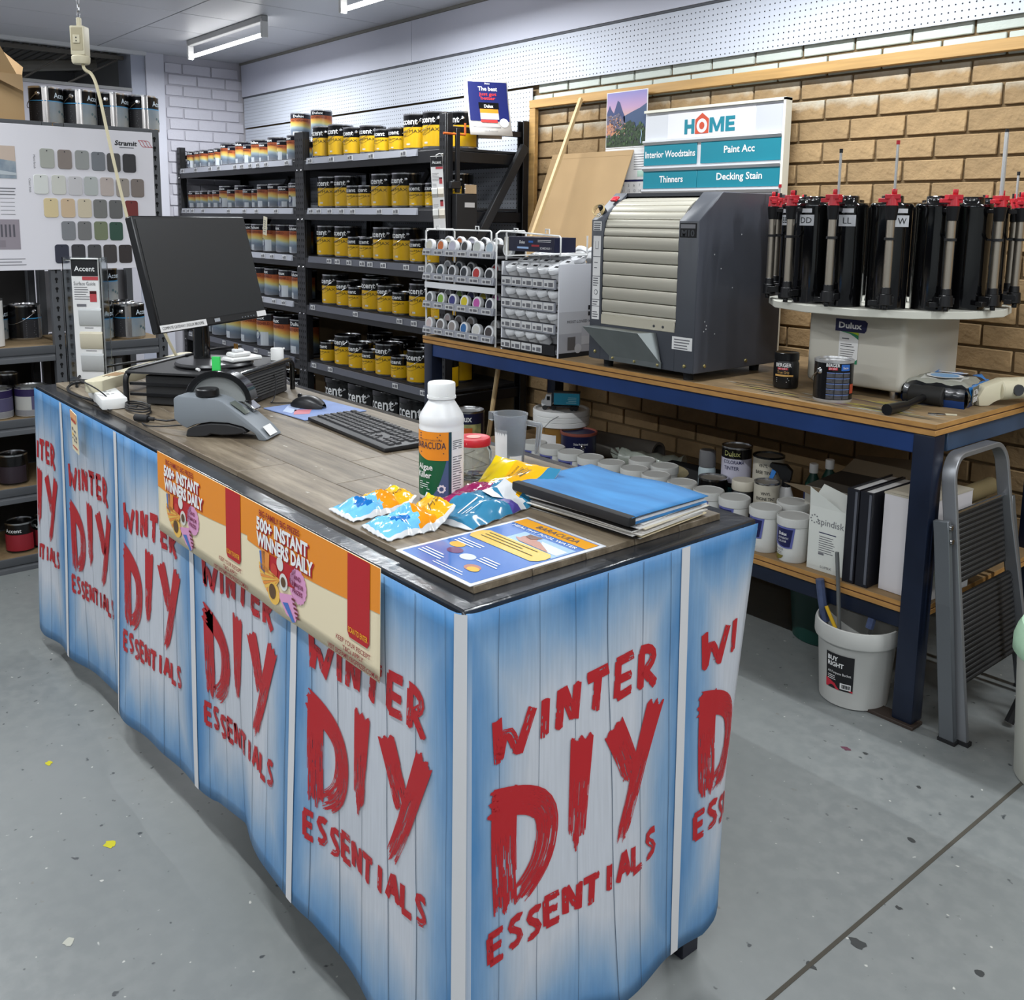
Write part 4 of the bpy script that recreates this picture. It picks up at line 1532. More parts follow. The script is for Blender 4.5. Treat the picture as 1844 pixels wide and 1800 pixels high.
def cable(name, pts, r, m, label, it=3):
    P = [Vector(p) for p in pts]
    for _ in range(it):
        q = [P[0]]
        for a, c in zip(P, P[1:]):
            q += [a*.75+c*.25, a*.25+c*.75]
        q.append(P[-1])
        P = q
    return tag(MB().tube(P, r, 6).build(name, m), label, 'cable')
z0 = TZ+.004
cable('cable', [(-2.80, 1.25, 1.10), (-2.95, 1.20, 1.075), (-3.12, 1.20, 1.035), (-3.26, 1.14, 1.012), (-3.36, 1.05, .99), (-3.42, .97, .97), (-3.40, .93, .95), (-3.3, .90, z0)], .0045, cable_mat, 'thick black cable running from the monitor over the cream power board')
cable('cable', [(-3.05, .885, .975), (-3.10, .86, .985), (-3.04, .84, 1.0), (-2.93, .86, .985), (-2.88, .88, .955), (-2.90, .86, z0), (-2.95, .85, z0)], .0022, cable_mat, 'thin black cable looping over the end of the white power board')
cable('cable', [(-3.02, .87, z0), (-3.15, .85, z0), (-3.28, .86, z0), (-3.33, .90, z0+.01), (-3.25, .935, z0+.02), (-3.12, .92, z0+.02), (-3.05, .90, z0), (-2.98, .86, z0), (-2.86, .865, z0)], .0045, cable_mat, 'black cable coiled flat at the far left end of the counter')
coil = []
for i in range(34):
    a = i*.55
    coil.append((-2.79+(.055-.0004*i)*cos(a)+.02*cos(a), .925+.028*sin(a), z0+.0006*i))
cable('cable', coil, .0026, cable_mat, 'small coil of black cable in front of the riser leg', 1)
adp = thing('cable_adaptor', 'black barrel adaptor with its lead joining the grey device', 'adaptor', (-2.632, .888, TZ), radians(30))
MB().cyl((-.03, 0, .012), (.015, 0, .012), .0105, n=12).cyl((.015, 0, .012), (.035, 0, .012), .006, n=10).build('barrel', black_soft, adp, bevel=.002)
MB().tube([(.03, 0, .012), (.08, -.005, .012), (.13, .01, .02), (.19, .02, .03)], .003, 6).build('lead', cable_mat, adp)
cable('cable', [(-2.61, .875, z0), (-2.57, .87, z0), (-2.52, .885, z0+.004), (-2.47, .91, z0+.012), (-2.43, .945, z0+.02)], .0022, cable_mat, 'thin black lead with a brass tip running into the grey device')

# acrylic holder with a guide strip
acr = mat('acrylic', (240, 244, 246), .04, trans=1, ior=1.3)
ah = thing('acrylic_stand', 'tall clear acrylic stand on the far left corner of the counter', 'display stand', (-3.385, .975, TZ), radians(48))
MB().box(-.062, .018, .001, .062, .021, .425).build('back_sheet', acr, ah)
for s in (-1, 1):
    MB().box(s*.062-.0015, -.035, .001, s*.062+.0015, .021, .425).build('side_sheet', acr, ah)
MB().box(-.062, -.04, 0, .062, .04, .003).build('foot', acr, ah)
MB().cyl((-.066, -.012, .415), (.066, -.012, .415), .003, n=8).build('hang_rod', acr, ah)
g2 = guide_strip((-3.379, .969, TZ+.012), radians(48), 'white printed surface guide strip inside the clear acrylic stand', three=True)
g2.scale = (.92, .90, .66)
fn = lambda u, v: (u, -.0052, v)
b = MB()
text(b, 'Surface Guide', -.042, .484, .018, fn, w=.08)
b.build('title', ink_grey, g2, smooth=False)
gs.scale = (.62, .62, .60)
gs.location = (-4.075, 2.93, 1.445)

# the grey bench device with the arched cover
dv = thing('bench_sharpener', 'grey benchtop device with a black arched cover and round black knob', 'device', (-2.445, .925, TZ), radians(40))
prof = [(0, .045), (0, .100), (.012, .108), (.115, .104), (.135, .098), (.19, .062), (.232, .030), (.258, .004), (.250, .0), (.232, 0), (.222, .018), (.19, .034), (.15, .042), (.10, .042), (.06, .034), (.035, .022), (.02, .03)]
MB().prism(prof, -.045, .045, 'y').build('body', mat('device_grey', (122, 128, 134), .42), dv, bevel=.006, seg=2)
MB().prism([(.03, 0), (.035, .020), (.06, .031), (.10, .039), (.15, .039), (.19, .031), (.20, .018), (.17, .012), (.13, .008), (.10, .01), (.09, .004), (.06, 0)], -.043, .043, 'y').build('base', mat('device_base', (38, 38, 40), .6), dv, bevel=.003)
b = MB()
pts_o, pts_i = [], []
for i in range(21):
    a = pi*1.02-i*pi*1.0/20
    pts_o.append((.098+.094*cos(a), .088+.080*sin(a)))
    pts_i.append((.098+.078*cos(a), .088+.064*sin(a)))
ring = pts_o+pts_i[::-1]
b.prism(ring, .006, .048, 'y')
b.build('arched_cover', black_gloss, dv, bevel=.002)
b = MB()
b.prism([(.098+.0775*cos(pi-i*pi/16), .088+.0635*sin(pi-i*pi/16)) for i in range(17)], .016, .040, 'y')
b.build('drum', mat('drum_pale', (136, 139, 138), .45), dv)
MB().cyl((.083, -.018, .106), (.083, -.018, .126), .030, .029, 22).build('knob', black_plastic, dv, bevel=.003)
b = MB()
b.add([(.150, -.032, .0905), (.192, -.032, .0625), (.192, .0, .0625), (.150, .0, .0905)], [(0, 1, 2, 3)])
o = b.build('display', mat('lcd', (92, 98, 92), .2), dv, (0, 0, .003))
b = MB()
b.add([(.236, -.030, .030), (.256, -.030, .008), (.256, .015, .008), (.236, .015, .030)], [(0, 1, 2, 3)])
b.build('sticker', paper, dv, (.002, 0, .004))
MB().add([(.170, .01, .080), (.195, .01, .062), (.195, .05, .062), (.170, .05, .080), (.170, .01, .094), (.200, .01, .070), (.200, .05, .070), (.170, .05, .094)],
         [(0, 3, 2, 1), (4, 5, 6, 7), (0, 1, 5, 4), (1, 2, 6, 5), (2, 3, 7, 6), (3, 0, 4, 7)]).build('tape_slot', chrome, dv, bevel=.002)
MB().box(.076, .024, .162, .098, .030, .202).build('green_tag', mat('green_tag', (60, 200, 96), .5), dv)

# mouse mat, mouse, keyboard
mmz = TZ+.0006
mm = thing('mouse_mat', 'thin blue printed mouse mat under the black mouse', 'mouse mat', (-2.505, 1.345, mmz), radians(4))
MB().box(-.115, -.105, 0, .115, .105, .003).build('mat', mat('mat_blue', (118, 138, 184), .6, var=.12, vs=12), mm, bevel=.001)
b = MB()
fn = lambda u, v: (u, v, .0034)
poly2(b, [(-.1, -.03), (-.03, -.09), (.01, -.085), (-.05, -.01)], fn, 0)
poly2(b, [(-.03, -.05), (.03, -.09), (.05, -.05), (.0, -.01)], fn, 1)
b.build('print', [mat('mat_print', (176, 190, 222), .6), mat('mat_red', (196, 120, 130), .6)], mm, smooth=False)
ms = thing('mouse', 'black computer mouse on the blue mat', 'mouse', (-2.545, 1.345, mmz+.0035), radians(205))
b = MB()
vs, fs = [], []
nu, nv = 14, 9
for i in range(nu+1):
    t = i/nu
    x = .058*(1-2*t)
    wd = .031*(sin(pi*min(1, max(0, t*.94+.03))))**.45
    ht = .036*(sin(pi*(t*.86+.06)))**.7
    for j in range(nv+1):
        a = pi*j/nv
        vs.append((x, wd*cos(a), ht*sin(a)**.6 if 0 < j < nv else 0))
for i in range(nu):
    for j in range(nv):
        k = i*(nv+1)+j
        fs.append((k, k+1, k+nv+2, k+nv+1))
b.add(vs, fs)
b.build('shell', mat('mouse_black', (34, 34, 36), .35), ms)
MB().cyl((.030, -.003, .0315), (.030, .003, .0315), .007, n=12).build('scroll_wheel', black_plastic, ms)
cable('cable', [(-2.60, 1.32, z0+.006), (-2.64, 1.30, z0+.002), (-2.67, 1.28, z0), (-2.70, 1.31, z0), (-2.74, 1.34, .98), (-2.78, 1.35, 1.01), (-2.80, 1.33, 1.01)], .0018, cable_mat, 'thin mouse cable curving from the mat to the computer')

kb = thing('keyboard', 'full-size black computer keyboard behind the white bottle', 'keyboard', (-2.152, 1.315, TZ), radians(176))
b = MB()
b.add([(-.225, -.075, .002), (.225, -.075, .002), (.225, .075, .002), (-.225, .075, .002), (-.225, -.075, .016), (.225, -.075, .016), (.225, .075, .012), (-.225, .075, .012)],
      [(0, 3, 2, 1), (4, 5, 6, 7), (0, 1, 5, 4), (1, 2, 6, 5), (2, 3, 7, 6), (3, 0, 4, 7)])
b.build('case', mat('kb_black', (30, 30, 32), .45), kb, bevel=.004, seg=2)
key_mat = mat('key_black', (46, 46, 48), .42)
KM = {}
def key(x, y, w, d=.0165):
    k = (w, d)
    if k not in KM:
        q = MB()
        q.add([(-w/2, -d/2, 0), (w/2, -d/2, 0), (w/2, d/2, 0), (-w/2, d/2, 0), (-w/2+.002, -d/2+.002, .006), (w/2-.002, -d/2+.002, .006), (w/2-.002, d/2-.002, .006), (-w/2+.002, d/2-.002, .006)],
              [(0, 3, 2, 1), (4, 5, 6, 7), (0, 1, 5, 4), (1, 2, 6, 5), (2, 3, 7, 6), (3, 0, 4, 7)])
        KM[k] = q.mesh('key', key_mat, smooth=False)
    # the far row is the function row
    z = .0142-(y+.075)/.15*.004
    link('key', KM[k], kb, (x, y, z))
for r in range(6):
    y = .052-r*.0205 if r < 1 else .048-r*.0195
    y = -y
    x = -.212
    if r == 0:
        continue
pitch = .0188
def krow(y, spec):
    x = .214
    for w in spec:
        if w > 0:
            key(round(x-w*pitch/2, 4), y, round(w*pitch-.0022, 4))
        x -= abs(w)*pitch
krow(-.058, [1, -.6, 1, 1, 1, 1, -.4, 1, 1, 1, 1, -.4, 1, 1, 1, 1, -.3, 1, 1, 1])
krow(-.034, [1]*13+[2, -.25, 1, 1, 1, -.25, 1, 1, 1, 1])
krow(-.0145, [1.5]+[1]*12+[1.5, -.25, 1, 1, 1, -.25, 1, 1, 1, 1])
krow(.005, [1.75]+[1]*11+[2.25, -3.5, 1, 1, 1])
krow(.0245, [2.25]+[1]*10+[2.75, -1.25, 1, -1.25, 1, 1, 1, 1])
krow(.044, [1.25, 1.25, 1.25, 6.25, 1.25, 1.25, 1.25, 1.25, -.25, 1, 1, 1, -.25, 2, 1, 1])

# white chemical bottle
bo = thing('chemical_bottle', 'white plastic bottle with an orange and green label on the counter', 'bottle', (-1.549, 1.118, TZ), radians(28))
R = .0455
b = MB()
b.lathe([(.040, 0), (.0445, .003), (R, .008), (R, .152), (R-.0008, .155), (R, .158), (R, .168), (.0435, .176), (.030, .198), (.0265, .203), (.0265, .209), (0, .209)], 40)
b.build('body', mat('hdpe', (222, 222, 222), .38), bo)
b = MB()
nr = 36
vs, fs = [], []
for i in range(nr*2):
    a = 2*pi*i/(nr*2)
    rr = .0275 if i % 2 else .0282
    vs += [(rr*cos(a), rr*sin(a), .214), (rr*cos(a), rr*sin(a), .238), (.0262*cos(a), .0262*sin(a), .2405)]
m = nr*2
for i in range(m):
    k = (i+1) % m
    fs += [(3*i, 3*k, 3*k+1, 3*i+1), (3*i+1, 3*k+1, 3*k+2, 3*i+2)]
fs.append(tuple(3*i+2 for i in range(m)))
b.add(vs, fs)
b.build('cap', white_plastic, bo)
MB().lathe([(.0295, .2085), (.0295, .2135), (.0275, .2138)], 32, closed=False).build('cap_ring', white_plastic, bo)
def lab(x0, x1, y0f, y1f, m, name, off, n=20, par=bo, rad=R):
    b = MB()
    vs = []
    fn = wrap(rad+off)
    for i in range(n+1):
        x = x0+(x1-x0)*i/n
        vs += [fn(x, y0f(x)), fn(x, y1f(x))]
    b.add(vs, [(2*i, 2*i+2, 2*i+3, 2*i+1) for i in range(n)])
    return b.build(name, m, par)
lab(-.075, .042, lambda x: .012, lambda x: .146, green_print, 'label_green', .0005)
lab(-.075, .040, lambda x: .088+.35*max(0, -(x+.01))+1.2*max(0, x+.03)**2*0, lambda x: .146, orange_print, 'label_orange', .0010)
lab(-.005, .042, lambda x: .012, lambda x: .012+max(.001, 55*(x+.006)**2), mat('slate_print', (70, 92, 128), .45), 'label_slate', .0009)
lab(.036, .042, lambda x: .012, lambda x: .146, mat('dark_teal_print', (24, 60, 70), .45), 'label_edge', .0014)
lab(.0425, .078, lambda x: .010, lambda x: .146, paper, 'label_white', .0006)
fn = wrap(R+.0022)
b = MB()
text(b, 'BARACUDA', -.005, .112, .0135, fn, align='c', w=.072, bold=.005)
text(b, 'READ SAFETY DIRECTIONS', -.003, .128, .003, fn, align='c')
lines2(b, -.03, .142, .05, 3, .005, .002, fn)
lines2(b, -.028, .104, .055, 1, .005, .002, fn, rag=0)
b.build('lettering', mat('navy_ink', (34, 44, 70), .5), bo, smooth=False)
b = MB()
text(b, 'Algae', -.016, .068, .012, fn, align='c', bold=.015)
text(b, 'Killer', -.018, .051, .012, fn, align='c', bold=.015)
lines2(b, -.032, .042, .03, 4, .0045, .0013, fn)
disc2(b, .022, .030, .0075, fn, n=16, star=.25)
b.build('lettering', ink_white, bo, smooth=False)
b = MB()
disc2(b, .022, .030, .0045, wrap(R+.0028))
b.build('gear_hole', mat('slate_print'), bo, smooth=False)
b = MB()
lines2(b, .046, .128, .026, 5, .004, .0018, fn, rag=.1)
lines2(b, .046, .095, .026, 14, .005, .0018, fn)
for i in range(8):
    rect2(b, .052+i*.002, .014, .053+i*.002+.0006*(i % 2), .026, fn)
b.build('small_print', ink_grey, bo, smooth=False)

# jar with red lid, measuring jug
glass = mat('clear_glass', (236, 240, 238), .03, trans=1, ior=1.45)
ja = thing('glass_jar', 'empty glass jar with a red lid beside the white bottle', 'jar', (-1.628, 1.262, TZ))
MB().lathe([(.036, .0005), (.041, .005), (.041, .062), (.036, .072), (.034, .076), (.034, .082), (.0325, .082), (.0325, .074), (.0385, .061), (.0385, .006), (0, .004)], 36).build('glass', glass, ja)
MB().lathe([(.0372, .076), (.038, .078), (.038, .089), (.036, .0925), (.030, .0935), (.028, .0925), (0, .0925)], 40).build('lid', red_plastic, ja)
b = MB()
lines2(b, -.02, .0865, .04, 1, .005, .004, wrap(.0386), rag=0)
disc2(b, 0, 0, .016, lambda u, v: (u, v, .0932))
b.build('lid_print', mat('lid_print', (216, 150, 140), .5), ja, smooth=False)
pp = mat('clear_plastic', (226, 232, 238), .22, trans=.85, ior=1.2)
ju = thing('measuring_jug', 'clear plastic measuring jug with a loose label inside', 'jug', (-1.66, 1.395, TZ), radians(28))
MB().lathe([(.031, 0), (.032, .002), (.039, .118), (.0405, .120), (.0405, .124), (.0375, .124), (.0365, .116), (.030, .004), (0, .003)], 32).build('body', pp, ju)
MB().prism([(-.040, -.014), (-.056, 0), (-.040, .014)], .105, .124).build('spout', pp, ju)
MB().prism([(.038, .112), (.075, .108), (.078, .10), (.070, .035), (.062, .035), (.066, .098), (.038, .100)], -.007, .007, 'y').build('handle', pp, ju, bevel=.002)
MB().lathe([(.0345, .02), (.037, .09)], 12, a0=radians(-150), a1=radians(-80), closed=False).build('loose_label', paper, ju)
MB().lathe([(.0352, .008), (.0358, .03)], 8, a0=radians(-70), a1=radians(-20), closed=False).build('loose_scrap', paper, ju)

# sachets
def sachet(name, label, c, rz, w, l, cols, puff, tilt=0, seed=1, flap=None):
    """pillow pack: length l along local x, width w along y"""
    t = thing(name, label, 'sachet', c, rot=(0, tilt, rz))
    r = random.Random(seed)
    nx, ny = 34, 18
    ph = [r.uniform(0, 6) for _ in range(6)]
    def H(u, v, top=1):
        e = max(0, sin(pi*u))**.6*max(0, sin(pi*v))**.6
        return puff*e*(1+.22*sin(u*17+ph[0]+v*5)+.16*sin(v*15+ph[1]+u*6)+.10*sin((u+v)*31+ph[2]))
    def P(u, v, k):
        x, y = (u-.5)*l, (v-.5)*w
        y *= 1-.10*sin(pi*u)
        z = (H(u, v) if k else -.0)+.0015
        if not k:
            z = .0008
        if flap and u > flap[0]:
            d = (u-flap[0])/(1-flap[0])
            z += flap[1]*d**1.1
            x -= flap[2]*d*d
        z += .003*abs(sin(u*21+ph[3]))*(1-sin(pi*v))+.002*abs(sin(v*19+ph[4]))*(1-sin(pi*u))
        return (x, y, z+(.0 if k else -.0006))
    for k, nm, mt in ((1, 'front_film', None), (0, 'back_film', paper)):
        vs = [P(i/nx, j/ny, k) for j in range(ny+1) for i in range(nx+1)]
        b = MB()
        mi = []
        fs = []
        for j in range(ny):
            for i in range(nx):
                q = j*(nx+1)+i
                fs.append((q, q+1, q+nx+2, q+nx+1))
                u, v = (i+.5)/nx, (j+.5)/ny
                mi.append(cols(u, v) if k else 0)
        b.add(vs, fs)
        b.m = mi
        b.build(nm, SAC if k else paper, t, ang=70)
    def top(u, v, off=.0016):
        p = P(u, v, 1)
        return (p[0], p[1], p[2]+off)
    return t, top
foil = dict(rough=.16, coat=.5)
SAC = [mat('sachet_sky', (110, 186, 230), **foil), mat('sachet_amber', (236, 172, 22), **foil), mat('sachet_yellow', (226, 196, 20), **foil), mat('sachet_magenta', (150, 24, 88), **foil),
       mat('sachet_teal', (52, 124, 160), **foil), mat('sachet_white', (214, 216, 218), **foil), mat('sachet_blue', (20, 104, 180), **foil), mat('sachet_orange', (232, 146, 20), **foil), mat('sachet_violet', (84, 74, 150), **foil)]
def c_small(u, v):
    if u < .03 or v < .03 or v > .97:
        return 5
    if hypot((u-.30)*1.5, (v-.38)) < .20:
        return 6
    if u < .46+.06*sin(v*5):
        return 0
    if u > .86 and v > .5:
        return 2
    return 1 if (v > .55 or u > .7) else 7
s1, f1_ = sachet('blue_sachet', 'smaller blue and amber foil sachet at the rear left of the sachets', (-1.555, .962, TZ), radians(88), .100, .150, c_small, .030, seed=3, flap=(.72, .026, .01))
s2, f2_ = sachet('blue_sachet', 'smaller blue and amber foil sachet in front of the large pouch', (-1.425, .958, TZ), radians(86), .105, .155, c_small, .032, seed=9, flap=(.66, .040, .012))
for s_, f_ in ((s1, f1_), (s2, f2_)):
    b = MB()
    text(b, 'HD', .74, .38, .12, f_, w=.16)
    b.build('lettering', mat('brown_ink', (120, 90, 20), .5), s_, smooth=False)
def c_big(u, v):
    if u < .02 or v < .02 or v > .98:
        return 5
    if u > .62+.05*sin(v*4):
        if v < .16:
            return 4
        return 2 if v > .62 else 1
    if u > .57 and v < .45:
        return 5
    if v > .52-.1*(u-.3):
        return 3
    if u > .46 and v < .3:
        return 8
    return 4
s3_, f3_ = sachet('large_sachet', 'large magenta, teal and yellow foil pouch with its top folded up', (-1.445, 1.150, TZ), radians(101), .175, .285, c_big, .034, seed=14, flap=(.64, .058, .005))
b = MB()
def fr(u, v):
    return f3_(u, v)
text(b, 'POISON', .79, .52, .04, fr, w=.12)
lines2(b, .76, .47, .15, 5, .035, .012, fr, rag=.15)
b.build('warning_print', mat('olive_ink', (70, 62, 16), .5), s3_, smooth=False)
b = MB()
text(b, 'Lo-Salt', .30, .62, .07, fr, w=.2)
lines2(b, .12, .36, .22, 3, .06, .014, fr)
b.build('lettering', ink_white, s3_, smooth=False)
b = MB()
rect2(b, .44, .28, .55, .46, fr)
b.build('code_patch', paper, s3_, smooth=False)

# blue folder on a pile of papers
pl = thing('document_pile', 'pile of papers and booklets under the blue folder', 'paper pile', (-1.268, 1.335, TZ), radians(4))
cl = [(228, 226, 220), (34, 30, 28), (222, 206, 170), (230, 228, 224), (60, 52, 46), (226, 222, 214), (206, 202, 198), (228, 226, 222), (48, 44, 42), (224, 214, 190), (230, 228, 224), (196, 192, 190), (228, 226, 222)]
z = .0005
for i, c in enumerate(cl):
    th = .0018 if c[0] > 100 else .0012
    dx, dy, a = rnd.uniform(-.008, .008), rnd.uniform(-.012, .004), rnd.uniform(-.06, .06)
    MB().box(-.149, -.105, 0, .149, .105, th).build('booklet', mat('sheet_%d_%d_%d' % c, c, .7), pl, (dx, dy, z), (0, 0, a))
    z += th+.0006
fo = thing('blue_folder', 'bright blue plastic folder with a black slide binder on the paper pile', 'folder', (-1.268, 1.322, TZ+z+.001), radians(2))
b = MB()
vs, fs = [], []
nx, ny = 16, 12
for j in range(ny+1):
    for i in range(nx+1):
        x = -.155+.31*i/nx
        y = -.112+.224*j/ny
        zz = .0135+.003*sin(i*.5+j*.2)+.004*(i/nx)*(j/ny)
        if i > nx-3:
            zz -= .0
        vs.append((x, y, zz))
for j in range(ny):
    for i in range(nx):
        k = j*(nx+1)+i
        fs.append((k, k+1, k+nx+2, k+nx+1))
b.add(vs, fs)
o = b.build('cover', mat('folder_blue', (66, 134, 190), .6, spec=.25, c2=(52, 108, 160), vs=5, stretch=(1, 4, 1)), fo, ang=80)
md = o.modifiers.new('thick', 'SOLIDIFY')
md.thickness = .0012
MB().box(-.153, -.110, .001, .152, .111, .0045).build('back_cover', mat('folder_blue'), fo)
MB().box(-.15, -.108, .0048, .149, .108, .0095).build('pages', paper, fo)
MB().box(-.155, -.119, .0, .155, -.100, .0175).build('slide_binder', black_soft, fo, bevel=.003, seg=2)

# laminated leaflet
lf = thing('laminated_leaflet', 'laminated blue and yellow leaflet on the near corner of the counter', 'leaflet', (-1.229, 1.017, TZ+.0006), radians(0))
MB().box(-.105, -.151, 0, .105, .151, .0012).build('sheet', mat('laminate', (224, 226, 230), .12, coat=.6), lf)
def lf_(off):
    return lambda u, v: (u, v, .0013+off)
A0, A1, A2, A3, A4 = [lf_(.0003*k) for k in range(1, 6)]
lam = dict(rough=.14, coat=.6)
b = MB()
rect2(b, -.097, -.143, .097, .143, A0, 0)
rect2(b, -.097, .108, .097, .140, A1, 1)
rect2(b, -.04, .030, .094, .088, A1, 2)
poly2(b, [(-.085, -.006), (.08, -.006), (.09, .004), (.093, .018), (.09, .032), (.08, .042), (-.085, .042), (-.094, .032), (-.096, .018), (-.094, .004)], lf_(.00105), 3)
disc2(b, -.005, .066, .017, A3, 4)
poly2(b, [(-.03, .056), (.02, .070), (.06, .050), (.07, .044), (-.01, .046)], A4, 4)
poly2(b, [(-.02, .083), (.012, .086), (.0, .066), (-.018, .070)], lf_(.0018), 8)
poly2(b, [(.02, .075), (.09, .072), (.09, .045), (.05, .045)], A2, 5)
for i, (x, y) in enumerate(((-.062, -.050), (-.04, -.072), (.0, -.075), (.045, -.100))):
    disc2(b, x, y, .017, A2, [6, 7, 5, 4][i], sy=.75)
disc2(b, .052, -.104, .013, A3, 6, sy=.7)
b.build('print', [mat('leaf_blue', (74, 116, 184), **lam), mat('leaf_orange', (226, 158, 44), **lam), mat('leaf_sky', (150, 184, 218), **lam), mat('leaf_yellow', (226, 186, 70), **lam), mat('leaf_skin', (178, 122, 100), **lam), mat('leaf_white', (206, 212, 220), **lam), mat('leaf_gold', (230, 172, 50), **lam), mat('leaf_plum', (110, 70, 110), **lam), mat('leaf_hair', (106, 66, 48), **lam)], lf, smooth=False)
b = MB()
text(b, 'BARACUDA', .01, .117, .014, A3, align='c', w=.11)
b.build('lettering', mat('navy_ink'), lf, smooth=False)
b = MB()
text(b, 'HEALTHY POOL WATER', 0, .0935, .009, A3, align='c', w=.17)
b.build('lettering', ink_white, lf, smooth=False)
b = MB()
lines2(b, -.075, .034, .14, 3, .010, .0025, A4, mi=1)
lines2(b, -.085, -.022, .07, 3, .008, .003, A3)
lines2(b, .02, -.055, .06, 3, .008, .003, A3)
lines2(b, -.085, -.100, .07, 3, .008, .003, A3)
lines2(b, -.02, -.125, .10, 2, .007, .002, A3)
b.build('small_print', [ink_white, mat('olive_ink')], lf, smooth=False)['kind'] = 'stuff'

# pendant power outlet and its lead
po = thing('pendant_outlet', 'cream pendant power outlet hanging over the counter on a chain', 'power outlet', (-3.40, 1.0, 1.985), radians(50))
MB().lathe([(.0, 0), (.024, 0), (.028, .006), (.029, .022), (.026, .026)], 20).build('collar', cream_plastic, po)
MB().box(-.023, -.022, .026, .023, .022, .118).build('body', cream_plastic, po, bevel=.004, seg=2)
MB().box(-.019, -.0235, .04, .019, -.0215, .112).build('face_plate', mat('cream_dark', (176, 166, 138), .5), po, bevel=.001)
MB().box(-.011, -.028, .062, .011, -.0235, .088).build('socket', cream_plastic, po, bevel=.001)
b = MB()
for x, z in ((0, .08), (0, .07)):
    b.add([(x-.003, -.0284, z-.003), (x+.003, -.0284, z-.003), (x, -.0284, z+.003)], [(0, 1, 2)])
b.build('slots', black_soft, po, smooth=False)
MB().box(-.007, -.006, .118, .007, .006, .146).build('strain_relief', cream_plastic, po, bevel=.002)
nk = int((CEIL-1.985-.146)/.022)
for i in range(nk):
    q = MB()
    pts = [(.005*cos(2*pi*k/10), 0, .013*sin(2*pi*k/10)) for k in range(11)]
    q.tube(pts, .0017, 5)
    q.build('chain_link', tin, po, (0, 0, .156+i*.022), (0, 0, (i % 2)*pi/2))
cable('pendant_lead', [(-3.395, 1.003, 1.99), (-3.39, 1.006, 1.965), (-3.36, 1.02, 1.955), (-3.335, 1.03, 1.90), (-3.31, 1.05, 1.72), (-3.28, 1.09, 1.45), (-3.25, 1.14, 1.20), (-3.22, 1.20, 1.03), (-3.20, 1.23, .975)], .0055, cable_cream, 'cream power lead hanging from the pendant outlet down behind the monitor')
# ------------------------------------------------------------------ workbench along the brick wall
BX0, BX1, BY0, BY1, BTZ = -3.825, -1.262, 2.647, 3.56, .937
ply_top = mat('ply_worn', (134, 112, 82), .55, var=.28, vs=7, stretch=(1, 3, 1), bump=.05, bs=30)
ply_edge = mat('ply_edge', (176, 130, 72), .7, var=.15, vs=14, stretch=(1, 1, 6))
ply_dark = mat('ply_core', (86, 54, 28), .85)
wb = thing('workbench', 'long workbench with plywood top on a blue steel frame against the brick wall', 'workbench', (0, 0, 0))
def ply(z1, x0, x1, y0, y1, parent, mtop, name='plywood_top'):
    o = MB().box(x0, y0, z1-.0155, x1, y1, z1).build(name, [mtop], parent, bevel=.0015)
    MB().box(x0+.001, y0+.001, z1-.0195, x1-.0015, y1, z1-.0157).build('core_layer', ply_dark, o)
    MB().box(x0, y0, z1-.036, x1, y1, z1-.0197).build('lower_sheet', ply_edge, o, bevel=.0015)
    MB().box(x0-.0002, y0-.0006, z1-.0150, x1+.0006, y0+.001, z1-.0012).box(x1-.001, y0, z1-.015, x1+.0006, y1, z1-.0012).build('edge_band', ply_edge, o)
    return o
ply(BTZ, BX0, BX1, BY0, BY1, wb, ply_top)
LZ = .378
ply(LZ, BX0+.02, BX1-.005, BY0+.02, BY1-.08, wb, mat('ply_lower', (142, 116, 82), .65, var=.12, vs=6, stretch=(1, 3, 1)), 'lower_shelf')
MB().box(BX0+.03, BY0+.012, BTZ-.098, BX1-.055, BY0+.05, BTZ-.037).build('front_beam', blue_steel, wb, bevel=.003)
MB().box(BX0+.03, BY1-.08, BTZ-.098, BX1-.055, BY1-.04, BTZ-.037).build('rear_beam', navy_steel, wb, bevel=.003)
for x in (BX0+.012, BX1-.052):
    MB().box(x, BY0+.105, BTZ-.098, x+.04, BY1-.04, BTZ-.037).build('end_beam', mat('slate_steel', (56, 76, 102), .4, var=.2, vs=4), wb, bevel=.003)
MB().box(BX0+.03, BY0+.03, LZ-.09, BX1-.06, BY0+.06, LZ-.037).build('shelf_beam', navy_steel, wb, bevel=.003)
MB().box(BX0+.03, BY1-.12, LZ-.09, BX1-.06, BY1-.09, LZ-.037).build('shelf_beam', navy_steel, wb, bevel=.003)
for x in (BX0+.003, BX1-.068):
    for y in (BY0+.006, BY1-.09):
        MB().box(x, y, .010, x+.065, y+.065, BTZ-.037).build('leg', navy_steel, wb, bevel=.006, seg=2)
        MB().box(x-.09, y-.012, 0, x+.075, y+.05, .010).build('foot_plate', mat('rusty_plate', (58, 48, 42), .6), wb, bevel=.001)
streak = [((190, 178, 84), 14), ((168, 166, 156), 16), ((92, 104, 92), 14), ((112, 84, 96), 6), ((70, 62, 50), 12)]
for c, n in streak:
    for i in range(n):
        x, y = rnd.uniform(-2.05, -1.32), rnd.uniform(2.67, 2.92)
        if i % 3 == 0:
            y = 2.70+rnd.uniform(-.02, .05)
        w, d = rnd.uniform(.02, .09), rnd.uniform(.002, .006)
        b = MB()
        b.add([(x+w*cos(2*pi*k/9)*(.7+.5*rnd.random()), y+d*sin(2*pi*k/9)*(.6+.7*rnd.random()), BTZ+.0006) for k in range(9)], [tuple(range(9))])
        b.build('paint_smear', mat('smear_%d_%d_%d' % c, c, .5), wb)

